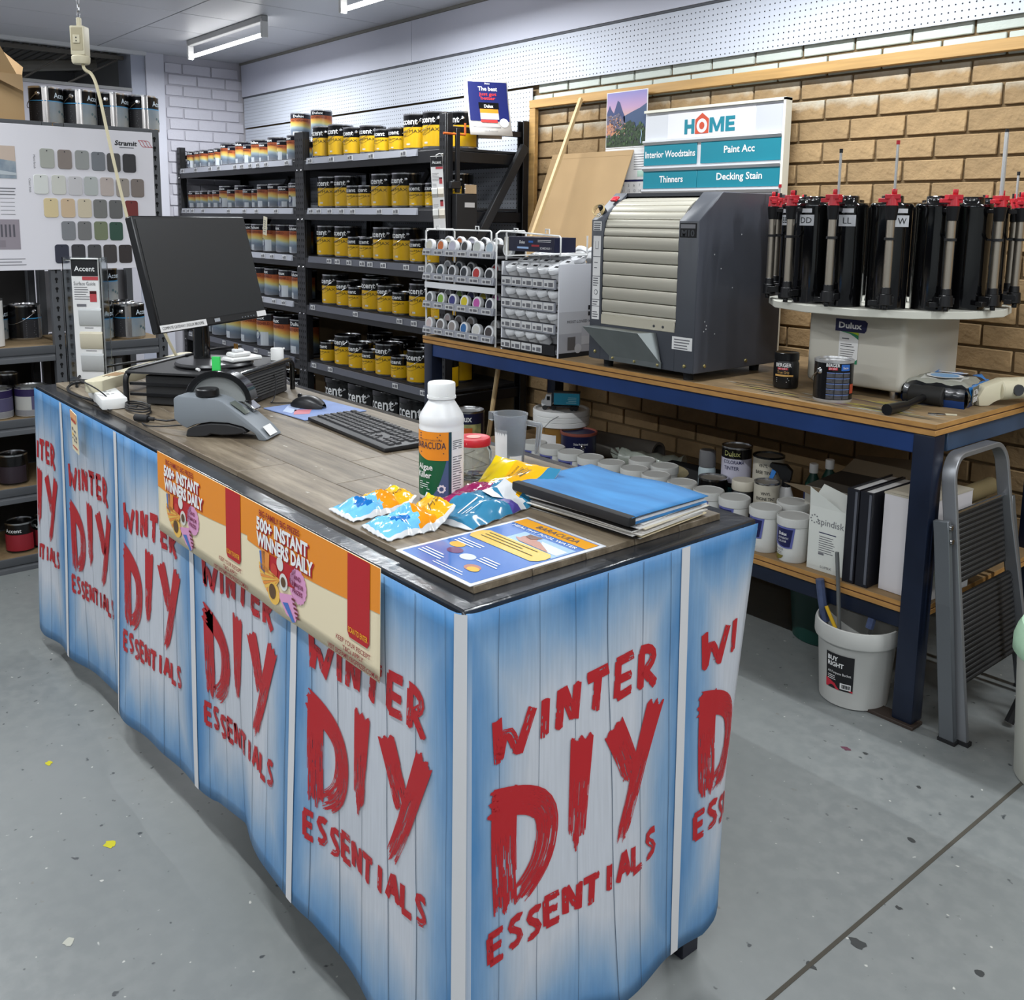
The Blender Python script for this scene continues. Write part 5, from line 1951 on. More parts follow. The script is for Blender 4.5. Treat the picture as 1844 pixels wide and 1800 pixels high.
# ---- sample pot display, wire rack on the left
wire = white_plastic
dr = thing('wire_pot_rack', 'white wire display rack of coloured sample pots at the left end of the workbench', 'display rack', (-3.545, 2.66, BTZ))
for x in (-.268, .268):
    MB().tube([(x, .0, 0), (x, 0, .50), (x, .02, .512), (x, .16, .512), (x, .17, .5), (x, .17, 0)], .0045, 6).build('side_frame', wire, dr)
MB().tube([(-.268, 0, .42), (-.268, 0, .505), (-.26, 0, .512), (.225, 0, .512), (.233, 0, .505), (.233, 0, .42)], .004, 6).build('top_rail', wire, dr)
for x in (-.17, .13):
    MB().tube([(x-.012, .0, .514), (x-.012, 0, .53), (x+.012, 0, .53), (x+.012, 0, .514)], .003, 5).build('loop', wire, dr)
MB().box(-.262, .175, .01, .262, .178, .45).build('back_panel', black_soft, dr)
tiers = [.398, .282, .148, .024]
for ti, z in enumerate(tiers):
    y0 = -.012*ti*0
    st = MB().add([(-.272, -.014, z+.024), (.272, -.014, z+.024), (.272, -.022, z-.008), (-.272, -.022, z-.008), (-.272, -.006, z+.024), (.272, -.006, z+.024), (.272, -.006, z-.008), (-.272, -.006, z-.008)],
             [(0, 3, 2, 1), (4, 5, 6, 7), (0, 1, 5, 4), (3, 7, 6, 2), (0, 4, 7, 3), (1, 2, 6, 5)]).build('ticket_strip', strip_mat, dr)
    MB().box(-.265, -.005, z-.008, .265, .165, z-.004).build('tier', mat('tier_grey', (128, 128, 130), .5), dr)
    for i in range(6):
        x = -.235+.092*i
        b = MB()
        b.box(x-.032, -.0215, z-.004, x+.032, -.0195, z+.016)
        b.M = None
        b.box(x-.026, -.0222, z+.000, x-.008, -.0214, z+.011, 1).box(x-.002, -.0222, z+.000, x+.026, -.0214, z+.012, 1)
        o = b.build('price_ticket', [tag_mat, ink_grey], st, (0, 0, 0))
MB().box(-.27, -.008, .235, .27, .0, .262).build('cross_bar', white_gloss, dr)
def pot_lying(c):
    t = thing('sample_pot', 'x', 'sample pot', (0, 0, 0))
    MB().lathe([(.024, 0), (.0245, .004), (.0245, .066)], 18).build('body', mat('pot_label_dark', (40, 40, 42), .4), t, rot=(pi/2, 0, 0), loc=(0, .082, 0))
    MB().lathe([(.031, 0), (.0315, .002), (.0315, .018), (.029, .0205), (.0235, .0205), (.023, .0190), (0, .0190)], 22).build('lid', white_gloss, t, rot=(pi/2, 0, 0), loc=(0, .019, 0))
    MB().cyl((0, .0006, 0), (0, -.0012, 0), .0222, n=20).build('colour_disc', mat('pot_%d_%d_%d' % c, c, .45), t)
    return t
POTC = [[('cream', (206, 202, 186)), ('orange', (204, 106, 44)), ('lilac', (190, 188, 204)), ('charcoal', (52, 54, 56)), ('pale grey', (194, 198, 192)), ('sky grey', (176, 194, 206))],
        [('mid grey', (134, 138, 142)), ('dark teal', (44, 62, 70)), ('near-black', (46, 48, 50)), ('blue-black', (36, 42, 50)), ('red', (178, 44, 42)), ('black', (34, 36, 42))],
        [('slate', (84, 88, 92)), ('lime green', (128, 168, 58)), ('violet blue', (52, 54, 118)), ('yellow', (206, 188, 30)), ('pink-purple', (186, 84, 160)), ('midnight', (32, 34, 54))],
        [('dusty pink', (194, 178, 176)), ('warm grey', (112, 106, 104)), ('taupe', (142, 134, 130)), ('royal blue', (38, 100, 158)), ('off-white', (200, 198, 192)), ('dark brown-grey', (66, 60, 60))]]
tn = ['top', 'second', 'third', 'bottom']
protop = {}
for ti, z in enumerate(tiers):
    for i in range(6):
        nm, c = POTC[ti][i]
        x = -.237+.0925*i+(.0 if ti % 2 else .004)
        t = pot_lying(c)
        t.location = (-3.545+x, 2.66-.006, BTZ+z+.038)
        t.rotation_euler = (radians(-8), 0, radians(rnd.uniform(-4, 4)))
        t['label'] = 'white-lidded sample pot with a %s disc on the %s tier of the wire rack' % (nm, tn[ti])
        t['group'] = 'coloured sample pots in the wire rack'
        if i < 6 and rnd.random() < .85:
            t2 = copy_tree(t)
            t2.location = (-3.545+x+.02, 2.66+.088, BTZ+z+.052)
            t2['label'] = 'white-lidded sample pot lying behind the %s disc pot, %s tier of the wire rack' % (nm, tn[ti])
t = pot_lying((198, 196, 190))
t.location = (-3.225, 2.68, BTZ+.432)
t['label'] = 'white-lidded sample pot poking out between the two display racks at the top'
t['group'] = 'coloured sample pots in the wire rack'

# ---- white tester display on the right
wd_ = thing('tester_stand', 'white card display stand stepped with white-lidded tester pots', 'display stand', (-3.035, 2.655, BTZ))
side_m = mat('stand_white', (216, 217, 222), .5)
MB().prism([(-.01, 0), (.235, 0), (.235, .385), (-.01, .385)], .178, .186, 'x').build('side_panel', side_m, wd_)
MB().prism([(-.01, 0), (.235, 0), (.235, .385), (-.01, .385)], -.186, -.178, 'x').build('side_panel', side_m, wd_)
MB().box(-.178, .228, 0, .178, .235, .385).build('back_panel', side_m, wd_)
fn = lambda u, v: (.1868, u, v)
b = MB()
rect2(b, -.009, .10, .234, .19, fn, 0)
rect2(b, -.009, .02, .234, .10, fn, 1)
rect2(b, -.009, .0, .234, .02, fn, 2)
rect2(b, .04, .03, .085, .085, lambda u, v: (.1872, u, v), 3)
rect2(b, .12, .05, .22, .085, lambda u, v: (.1872, u, v), 0)
rect2(b, .12, .085, .2, .125, lambda u, v: (.1872, u, v), 4)
disc2(b, .10, .035, .02, lambda u, v: (.1876, u, v), 0)
rect2(b, .155, .195, .215, .213, fn, 2)
rect2(b, .155, .170, .215, .187, lambda u, v: (.1872, u, v), 2)
b.build('side_print', [mat('print_grey', (196, 196, 200), .6), mat('print_mid', (172, 172, 178), .6), ink, mat('print_dark', (96, 92, 92), .6), mat('print_pale', (186, 186, 192), .6)], wd_, smooth=False)
b = MB()
text(b, 'MOST LOVED WHITES', .035, .143, .011, lambda u, v: (.1876, u, v), w=.19)
b.build('lettering', ink, wd_, smooth=False)
b = MB()
text(b, 'Dulux', .185, .199, .008, lambda u, v: (.1876, u, v), align='c')
text(b, 'Dulux', .185, .174, .008, lambda u, v: (.1880, u, v), align='c')
b.build('lettering', ink_white, wd_, smooth=False)
rows = [.292, .198, .108, .018]
for ti, z in enumerate(rows):
    MB().box(-.178, -.002, z-.006, .178, .225, z-.002).build('tier', side_m, wd_)
    st = MB().box(-.18, -.016, z-.010, .168, -.010, z+.034).build('ticket_strip', mat('strip_black', (30, 30, 32), .4) if ti == 3 else strip_mat, wd_)
    for i in range(5 if ti < 3 else 4):
        x = -.145+.0685*i
        b = MB()
        b.box(x-.031, -.0178, z-.004, x+.031, -.016, z+.027)
        b.box(x-.025, -.0186, z+.002, x-.010, -.0177, z+.014, 1).box(x-.002, -.0186, z, x+.025, -.0177, z+.017, 1)
        b.build('price_ticket', [tag_mat, ink_grey], st)
    MB().box(-.18, -.0172, z+.030, .168, -.0155, z+.034).build('strip_line', ink, st)
def pot_up():
    t = thing('tester_pot', 'x', 'tester pot')
    MB().lathe([(.026, 0), (.027, .004), (.027, .034)], 18).build('body', mat('pot_white_body', (206, 206, 206), .4), t)
    MB().lathe([(.0305, .034), (.031, .036), (.031, .050), (.0285, .0545), (.025, .0545), (.0242, .0530), (0, .0530)], 22).build('lid', white_gloss, t)
    MB().box(-.004, .000, .0531, .018, .011, .0540).build('lid_mark', ink, t, smooth=False)
    return t
pu = pot_up()
rn_ = ['front', 'second', 'third', 'rear']
for ti, z in enumerate(rows):
    cols_ = 5 if ti < 3 else 4
    for d in range(4 if ti == 0 else 3):
        for i in range(cols_ if not (ti == 0 and d == 3) else 3):
            x = -.142+.0685*i+(.0 if ti else 0)
            lab = 'white-lidded tester pot, %s from left, %s row, %s tier of the white stand' % (ORD[i], rn_[d], tn[ti])
            lift = .012 if ti else .010
            rz_ = radians(rnd.uniform(-10, 35))
            place(pu, USED, (-3.035+x+.003*d, 2.655+.036+.060*d, BTZ+z+.030+(.020 if ti == 0 else .007)*d), rz_, lab, 'white tester pots', rot=(radians(30 if ti else 26), 0, rz_*.4))
for k, (x, y, z, w) in enumerate(((-.055, .20, .392, 'left'), (.09, .19, .396, 'middle'), (.150, .205, .392, 'right'))):
    place(pu, USED, (-3.035+x, 2.655+y, BTZ+z), .3, 'white-lidded tester pot lying loose on top of the white stand, %s one of three' % w, 'white tester pots', rot=(radians(-35), 0, .3))
# wire shelf above it and the long box on the shelf
ws = thing('wire_shelf', 'white wire shelf frame above the white tester stand', 'wire shelf', (-3.035, 2.66, BTZ))
MB().tube([(-.172, 0, .39), (-.172, 0, .505), (-.165, 0, .512), (.165, 0, .498), (.172, 0, .49), (.172, .0, .42), (.172, .15, .42), (.172, .15, .5)], .004, 6).build('frame', wire, ws)
for y in (0, .15):
    MB().tube([(-.172, y, .408), (.172, y, .425)], .003, 5).build('rail', wire, ws)
for x in (-.11, .09):
    MB().tube([(x-.012, 0, .508), (x-.012, 0, .525), (x+.012, 0, .524), (x+.012, 0, .507)], .003, 5).build('loop', wire, ws)
lb = thing('fan_deck_box', 'long dark blue box with small print on the white wire shelf', 'box', (-3.078, 2.735, BTZ+.429), radians(-1))
MB().box(-.135, -.06, 0, .165, .06, .062).build('box', mat('box_navy', (26, 28, 50), .4), lb, bevel=.001)
MB().box(-.1655, -.06, 0, -.1355, .06, .058).build('box_end', mat('box_end', (176, 174, 164), .6), lb, bevel=.001)
fn = lambda u, v: (u, -.0607, v)
b = MB()
text(b, 'Dulux', -.06, .034, .012, fn, w=.036, bold=.02)
text(b, 'SCHEDULE 1', .075, .012, .009, fn, w=.07)
lines2(b, .06, .050, .085, 2, .006, .002, fn, rag=.1)
b.build('lettering', ink_white, lb, smooth=False)
b = MB()
rect2(b, .0, .038, .03, .046, fn, 0)
rect2(b, -.075, .012, .0, .020, fn, 1)
rect2(b, .02, .022, .07, .030, fn, 2)
b.build('box_print', [mat('badge_blue'), mat('pale_blue', (150, 180, 220), .5), mat('crimson', (160, 40, 50), .5)], lb, smooth=False)

# ---- paint shaker
mio_grey = mat('shaker_grey', (66, 69, 76), .42, var=.10, vs=3)
mio_side = mat('shaker_side', (86, 89, 98), .36, .25, var=.12, vs=2.5)
mi = thing('paint_shaker', 'large dark grey paint shaker with a ribbed aluminium roller door', 'paint shaker', (-2.392, 2.627, BTZ))
MW, MD = .522, .50
prof = [(0, .032), (0, .565), (.125, .668), (MD, .668), (MD, .032)]
# shell with the door opening: two cheeks, back, base
MB().prism(prof, MW/2-.012, MW/2, 'x').build('side_panel', mio_side, mi, bevel=.002)
MB().prism(prof, -MW/2, -MW/2+.012, 'x').build('side_panel', mio_side, mi, bevel=.002)
def cheek(x0, x1):
    return MB().prism([(-.001, .034), (-.001, .565), (.125, .669), (.125, .655), (.012, .56), (.012, .034)], x0, x1, 'x').build('front_cheek', mio_grey, mi, bevel=.001)
cheek(MW/2-.088, MW/2-.0005)
cheek(-MW/2+.0005, -MW/2+.062)
MB().box(-MW/2+.062, -.001, .034, MW/2-.088, .012, .185).build('front_panel', mio_grey, mi, bevel=.001)
MB().box(-MW/2+.012, .126, .655, MW/2-.012, MD, .668).build('top_panel', mio_grey, mi)
MB().box(-MW/2+.012, MD-.012, .034, MW/2-.012, MD, .655).build('back_panel', mio_grey, mi)
MB().box(-MW/2+.012, .0, .032, MW/2-.012, MD-.012, .044).build('base_pan', mio_grey, mi)
slat_m = mat('aluminium_slat', (186, 182, 168), .38, .35, var=.05, vs=10, stretch=(.3, 6, 6))
DX0, DX1 = -MW/2+.064, MW/2-.090
path = [(.006, .17+i*.048) for i in range(9)]
path = path[:8]
cz, cy, rr = .505, .150, .142
for i in range(1, 8):
    a = pi-i*radians(13)
    path.append((cy+rr*cos(a), cz+rr*sin(a)))
for (y0, z0_), (y1, z1_) in zip(path, path[1:]):
    d = Vector((0, y1-y0, z1_-z0_))
    l = d.length
    if l < 1e-4:
        continue
    a = atan2(z1_-z0_, y1-y0)
    n_ = Vector((0, -sin(a), cos(a)))
    b = MB()
    prof2 = [(0, -.002), (l*.05, .003), (l*.12, .0042), (l*.5, .0052), (l*.88, .0042), (l*.955, .003), (l*.97, -.002), (l*.97, -.005), (0, -.005)]
    b.prism([(y0+cos(a)*q[0]+n_.y*q[1]*1.0, z0_+sin(a)*q[0]+n_.z*q[1]) for q in prof2], DX0, DX1, 'x')
    b.build('door_slat', slat_m, mi)
MB().box(DX0, -.004, .170, DX1, .006, .208).build('door_foot', mat('slat_cream', (196, 190, 172), .4, .2), mi, bevel=.002)
for x in (.075, .118):
    MB().cyl((x, -.0055, .186), (x, -.002, .186), .005, n=10).build('rivet', dark_grey, mi)
# sloping tray
b = MB()
b.add([(-.225, -.075, .162), (.060, -.075, .162), (.120, -.008, .050), (-.140, -.008, .050), (-.225, -.002, .162), (.085, -.002, .162)], [(0, 3, 2, 1), (0, 1, 5, 4), (1, 2, 5), (0, 4, 3)])
b.build('tray', galv, mi, smooth=False)
MB().box(-.140, -.010, .034, .120, -.006, .058).build('tray_flange', galv, mi)
for x in (-.122, -.01, .104):
    MB().lathe([(.006, 0), (.0055, .003), (0, .005)], 6).build('screw', mat('brass_screw', (190, 176, 120), .3, .9), mi, (x, -.0102, .046), (pi/2, 0, 0))
for x in (-.225, .222):
    MB().lathe([(.007, 0), (.006, .004), (0, .006)], 8).build('screw', mat('brass_screw'), mi, (x, -.0012, .060 if x < 0 else .056), (pi/2, 0, 0))
MB().lathe([(.007, 0), (.006, .004), (0, .006)], 8).build('screw', mat('brass_screw'), mi, (MW/2+.0005, .06, .056), (pi/2, 0, pi/2))
MB().lathe([(.007, 0), (.006, .004), (0, .006)], 8).build('screw', mat('brass_screw'), mi, (MW/2+.0005, .30, .056), (pi/2, 0, pi/2))
MB().cyl((-.232, 0, .140), (-.232, -.02, .140), .013, n=16).build('knob', white_plastic, mi, bevel=.002)
fn = lambda u, v: (u, -.0018, v)
b = MB()
rect2(b, MW/2-.083, .508, MW/2-.008, .558, fn, 0)
rect2(b, MW/2-.079, .540, MW/2-.014, .554, lambda u, v: (u, -.0024, v), 1)
b.build('maker_plate', [mat('plate_black', (16, 16, 18), .3), mat('plate_grey', (120, 120, 124), .4)], mi, smooth=False)
b = MB()
text(b, 'M10', MW/2-.046, .513, .021, lambda u, v: (u, -.0026, v), align='c', bold=.03, w=.058)
b.build('lettering', mat('plate_letter', (70, 72, 76), .3), mi, smooth=False)
f4 = lambda u, v: (u, -.0024, v)
def sticker(x0, z0, x1, z1, fill, nm):
    b = MB()
    rect2(b, x0, z0, x1, z1, fn, 0)
    fill(b)
    b.build(nm, [paper, ink_grey], mi, smooth=False)
sticker(-MW/2+.010, .525, -MW/2+.054, .560, lambda b: lines2(b, -MW/2+.014, .555, .036, 4, .008, .0045, f4, 1, rag=.1), 'warning_sticker')
sticker(MW/2-.100, .112, MW/2-.008, .158, lambda b: lines2(b, MW/2-.09, .150, .072, 4, .010, .004, f4, 1, rag=.2), 'notice_sticker')
def fill_(b):
    for z in (.425, .350, .26, .235):
        rect2(b, -MW/2+.012, z, -MW/2+.052, z+.0025, f4, 1)
    lines2(b, -MW/2+.016, .345, .03, 4, .009, .004, f4, 1)
    lines2(b, -MW/2+.016, .255, .03, 2, .01, .004, f4, 1)
    lines2(b, -MW/2+.016, .215, .03, 3, .009, .004, f4, 1)
    rect2(b, -MW/2+.024, .455, -MW/2+.040, .457, f4, 1)
    rect2(b, -MW/2+.024, .455, -MW/2+.0255, .485, f4, 1)
    rect2(b, -MW/2+.0385, .455, -MW/2+.040, .485, f4, 1)
    lines2(b, -MW/2+.02, .405, .02, 2, .02, .003, f4, 1)
    disc2(b, -MW/2+.032, .29, .010, f4, 1)
    disc2(b, -MW/2+.032, .29, .0075, lambda u, v: (u, -.0028, v), 0)
sticker(-MW/2+.012, .185, -MW/2+.052, .505, fill_, 'instruction_sticker')
sl = lambda u, d: (-MW/2+u, d*.125, .5655+d*.103)
MB().add([(-MW/2+.025, .074, .634), (-MW/2+.055, .074, .634), (-MW/2+.055, .095, .651), (-MW/2+.025, .095, .651), (-MW/2+.025, .067, .640), (-MW/2+.055, .067, .640), (-MW/2+.055, .088, .657), (-MW/2+.025, .088, .657)],
         [(0, 3, 2, 1), (4, 5, 6, 7), (0, 1, 5, 4), (1, 2, 6, 5), (2, 3, 7, 6), (3, 0, 4, 7)]).build('red_switch', red_plastic, mi, bevel=.002)
MB().cyl((-MW/2+.03, .033, .594), (-MW/2+.028, .015, .62), .013, .011, 14).build('timer_knob', black_soft, mi)
for k in range(3):
    pts = []
    for i in range(17):
        a = 2*pi*i/16
        pts.append((-MW/2+.026+(.024+.002*k)*cos(a), .012+.012*sin(a)-.004*k, .598+(.022-.002*k)*sin(a)+.004*k))
    MB().tube(pts, .0016, 5).build('rubber_band', mat('band_tan', (186, 164, 116), .6), mi)
for x in (-.2, .2):
    for y in (.05, .44):
        MB().cyl((x, y, 0), (x, y, .033), .018, .02, 12).build('foot', black_soft, mi)
fr_ = lambda u, v: (MW/2+.0009, u, v)
b = MB()
for y, z in ((.052, .215), (.062, .20), (.060, .188), (.048, .18), (.13, .40), (.2, .33), (.11, .168), (.24, .52), (.09, .45)):
    disc2(b, y, z, .0028, fr_, n=8)
b.build('paint_flecks', mat('fleck', (200, 202, 206), .5), mi, smooth=False)['kind'] = 'stuff'

# ---- colourant dispenser
cb = mat('dispenser_grey', (198, 194, 182), .45)
cd_ = thing('colourant_dispenser', 'turntable colourant dispenser of black canisters on a grey box', 'dispenser', (-1.69, 3.10, BTZ))
MB().box(-.17, -.195, .024, .182, .185, .277).build('base_box', cb, cd_, bevel=.022, seg=4)
for x in (-.13, .14):
    for y in (-.16, .15):
        MB().cyl((x, y, 0), (x, y, .026), .013, .016, 12).build('foot', chrome, cd_)
fn = lambda u, v: (u, -.1962, v)
b = MB()
rect2(b, -.065, .206, .042, .248, fn, 0)
poly2(b, [(.042, .248), (.052, .240), (.048, .214), (.042, .206)], fn, 0)
rect2(b, -.048, .10, .022, .206, lambda u, v: (u, -.1966, v), 1)
b.build('dealer_sticker', [navy_print, paper], cd_, smooth=False)
b = MB()
f5 = lambda u, v: (u, -.1970, v)
text(b, 'Dulux', -.010, .218, .019, f5, align='c', w=.084, bold=.03, mi=0)
lines2(b, -.042, .165, .05, 2, .007, .0022, f5, 1)
lines2(b, -.042, .147, .056, 4, .0075, .0018, f5, 1)
lines2(b, -.038, .185, .03, 1, .0075, .004, f5, 2)
poly2(b, [(-.045, .206), (.022, .206), (.022, .182), (.010, .190), (-.01, .200)], f5, 3)
poly2(b, [(-.02, .206), (.022, .206), (.022, .196), (.005, .202)], lambda u, v: (u, -.1974, v), 4)
poly2(b, [(.0, .10), (.022, .10), (.022, .116)], f5, 3)
b.build('lettering', [ink_white, ink, ink_grey, mat('swoosh_green', (40, 130, 90), .5), mat('swoosh_lime', (170, 190, 40), .5)], cd_, smooth=False)
RT = .39
n = 14
b = MB()
ang0 = radians(-61.5)+pi/n
b.prism([(RT*cos(ang0+2*pi*i/n), RT*sin(ang0+2*pi*i/n)) for i in range(n)], .277, .301)
b.build('turntable', mat('turntable_cream', (204, 203, 192), .5), cd_, bevel=.002)
MB().cyl((0, 0, .301), (0, 0, .40), .07, .05, 20).build('centre_column', mat('column_dark', (60, 60, 60), .5), cd_)
RC_, RP = .300, .392
LAB = {0: 'W', -1: 'LL', -2: 'DD', -3: 'EB'}
can_m = MB().lathe([(.058, .301), (.0605, .303), (.0605, .612), (.063, .615), (.063, .622), (.060, .627), (.035, .629), (.033, .632), (.033, .648), (.031, .650), (0, .650)], 24).mesh('canister', black_gloss)
tube_m = MB().cyl((0, 0, .345), (0, 0, .585), .0125, n=14).mesh('pump_tube', mat('steel_warm', (196, 186, 170), .28, .9))
pump_m = MB().cyl((0, 0, .318), (0, 0, .352), .022, .020, 14).cyl((0, 0, .352), (0, 0, .372), .016, .0145, 14).box(-.024, -.008, .325, .024, .03, .345).box(-.050, .0, .315, -.02, .022, .33).cyl((0, -.004, .303), (0, -.004, .318), .008, n=8).mesh('pump_valve', black_plastic, bevel=.001)
coll_m = MB().cyl((0, 0, .575), (0, 0, .618), .015, .020, 14).box(-.014, 0, .60, .014, .06, .612).mesh('pump_collar', black_plastic, bevel=.001)
ringm = MB().cyl((0, 0, .515), (0, 0, .523), .0165, n=14).box(-.004, 0, .516, .004, .035, .522).mesh('clip_ring', black_soft)
red_m = MB().cyl((0, 0, .618), (0, 0, .650), .018, .014, 12).box(-.040, -.009, .628, .024, .009, .640).box(-.022, -.014, .638, .022, .014, .652).cyl((.004, 0, .652), (.004, 0, .668), .008, n=8).mesh('red_head', red_plastic, bevel=.001)
cap_m = MB().cyl((.006, .006, .652), (.006, .006, .668), .0055, n=8).mesh('black_knob', black_soft)
rod_m = MB().cyl((0, 0, .63), (0, 0, .78), .0042, n=8).mesh('plunger_rod', mat('rod_steel', (210, 210, 208), .25, .7))
rtip_r = MB().cyl((0, 0, .775), (0, 0, .787), .0055, n=8).mesh('rod_tip', red_plastic)
rtip_b = MB().cyl((0, 0, .775), (0, 0, .787), .0055, n=8).mesh('rod_tip', black_soft)
for k in range(-6, 8):
    a = radians(-61.5+k*360/14)
    cx_, cy_ = RC_*cos(a), RC_*sin(a)
    cn = link('canister', can_m, cd_, (cx_, cy_, 0), (0, 0, a+pi/2))
    px_, py_ = RP*cos(a), RP*sin(a)
    link('pump_tube', tube_m, cd_, (px_, py_, 0), (0, 0, a+pi/2))
    link('pump_valve', pump_m, cd_, (px_, py_, 0), (0, 0, a+pi/2))
    link('pump_collar', coll_m, cd_, (px_, py_, 0), (0, 0, a+pi/2))
    link('clip_ring', ringm, cd_, (px_, py_, 0), (0, 0, a+pi/2))
    link('red_head', red_m, cd_, (px_, py_, 0), (0, 0, a+pi/2))
    link('black_knob', cap_m, cd_, (px_, py_, 0), (0, 0, a+pi/2))
    if k in LAB:
        fn = wrap(.0612, -pi/2)
        o_ = .034 if k == 0 else .030
        b = MB()
        rect2(b, o_-.026, .555, o_+.026, .590, fn, 0, nx=8)
        rect2(b, o_-.018, .597, o_+.018, .614-.004, fn, 0, nx=6)
        text(b, LAB.get(k, 'X'), o_, .563, .019, wrap(.0620), align='c', mi=1)
        b.build('letter_label', [mat('label_pale', (196, 198, 202), .5), ink], cn, smooth=False)
    rods = {-1: (.15, 'b', .012), 0: (.17, 'r', .004), 2: (.21, 'b', .0), -4: (.06, 'r', 0), 4: (.10, 'b', 0)}
    if k in rods:
        hgt, tp, dx = rods[k]
        ro = link('plunger_rod', rod_m, cd_, (px_+dx*1.2, py_, .63-.63*hgt/.15), (0, 0, 0))
        ro.scale = (1.0 if k != 2 else 1.6, 1.0 if k != 2 else 1.6, hgt/.15)
        link('rod_tip', rtip_r if tp == 'r' else rtip_b, cd_, (px_+dx*1.2, py_, .63+hgt-.777))
for x_, y_, a in ((-.03, -.13, -.6), (.08, -.11, -.3)):
    MB().box(-.03, -.002, .302, .03, .002, .385).build('white_card', white_plastic, cd_, (x_, y_, 0), (0, 0, a))

# ---- tins, wipes and tools at the right end of the bench
bt1 = thing('grip_tub', 'short black plastic tub with an orange stripe between shaker and dispenser', 'tub', (-1.885, 2.825, BTZ), radians(20))
MB().lathe([(.036, 0), (.0415, .004), (.0425, .012), (.0425, .086), (.039, .094), (.039, .098), (.0415, .099), (.0415, .122), (.039, .124), (.036, .122), (.0, .122)], 32).build('body', mat('tub_black', (18, 18, 20), .3), bt1)
fn = wrap(.0433)
b = MB()
text(b, 'BERGER', 0, .077, .0125, fn, align='c', w=.056, bold=.02, mi=0)
lines2(b, -.024, .038, .046, 3, .006, .0016, fn, 0)
text(b, 'True Grip', .0, .054, .009, fn, align='c', w=.042, mi=1)
rect2(b, -.03, .044, .036, .050, fn, 1, nx=8)
rect2(b, -.02, .067, .016, .074, fn, 2, nx=4)
b.build('lettering', [ink_white, mat('label_tan', (214, 168, 96), .5), mat('label_red', (196, 40, 60), .5)], bt1, smooth=False)
b = MB()
text(b, 'JET DRY', -.002, .0685, .004, wrap(.0438), align='c', w=.03)
b.build('lettering', ink_white, bt1, smooth=False)
bt2 = thing('paint_tin', 'black metal paint tin with data panels on the bench by the grey dispenser box', 'paint tin', (-1.655, 2.745, BTZ), radians(38))
r, h = .0605, .136
can_body(r, h, .3, 32).build('body', [mat('tin_black2', (20, 20, 22), .25), mat('tin_bright', (206, 206, 206), .25, .6), mat('tin_lid', (184, 184, 184), .3, .5)], bt2)
fn = wrap(r+.001)
f2b = wrap(r+.0018)
b = MB()
for col in range(3):
    for row_ in range(5):
        x0 = -.028+col*.026
        rect2(b, x0, .012+row_*.0175, x0+.0245, .027+row_*.0175, fn, 0, nx=4)
        rect2(b, x0, .0255+row_*.0175, x0+.0245, .028+row_*.0175, f2b, 1, nx=4)
        lines2(b, x0+.001, .0245+row_*.0175, .022, 4, .003, .0009, f2b, 2)
rect2(b, .016, .104, .046, .124, fn, 3, nx=5)
rect2(b, -.024, .106, .004, .114, fn, 4, nx=5)
rect2(b, .052, .03, .075, .06, fn, 5, nx=4)
b.build('data_label', [mat('data_grey', (60, 60, 64), .5), mat('data_blue', (96, 120, 176), .5), ink_grey, mat('badge_blue'), mat('label_red'), mat('label_brick', (170, 70, 44), .5)], bt2, smooth=False)
b = MB()
text(b, 'BERGER', -.01, .116, .010, f2b, align='c', w=.042, bold=.015)
text(b, 'JET DRY', -.010, .1075, .005, f2b, align='c', w=.024)
text(b, 'Satin', .031, .110, .007, f2b, align='c')
b.build('lettering', ink_white, bt2, smooth=False)
ear_handle(r, h, None, bt2, z=.100, side=radians(-142))

wp = thing('wipes_pack', 'blue and black plastic pack of wipes behind the black mallet', 'pack', (-1.432, 3.055, BTZ), radians(100))
b = MB()
nx, ny = 18, 12
L_, W_, H_p = .27, .185, .078
vs, fs, ms_ = [], [], []
def pk(u, v, top):
    x, y = (u-.5)*L_, (v-.5)*W_
    e = min(1, min(u, 1-u)*9)*min(1, min(v, 1-v)*8+.35)
    z = (H_p*(.78+.22*e)+.004*sin(u*23)*sin(v*17)) if top else .0005
    inset = .012*(1-min(1, min(u, 1-u)*10))
    return (x, y*(1-.04*cos(u*20)), z)
for j in range(ny+1):
    for i in range(nx+1):
        vs.append(pk(i/nx, j/ny, 1))
for j in range(ny):
    for i in range(nx):
        k = j*(nx+1)+i
        fs.append((k, k+1, k+nx+2, k+nx+1))
        u, v = (i+.5)/nx, (j+.5)/ny
        ms_.append(2 if (.18 < u < .62 and .15 < v < .85) else (0 if u > .78 else (1 if (u > .64 or u < .06) else 3)))
b.add(vs, fs)
b.m = ms_
mm_ = [mat('pack_blue', (38, 128, 206), .25, coat=.3), mat('pack_black', (18, 20, 26), .22, coat=.4), mat('pack_white', (206, 206, 200), .35), mat('pack_mid', (150, 150, 140), .35), mat('pack_deep', (24, 60, 120), .3)]
b.build('top_film', mm_, wp, ang=70)
b = MB()
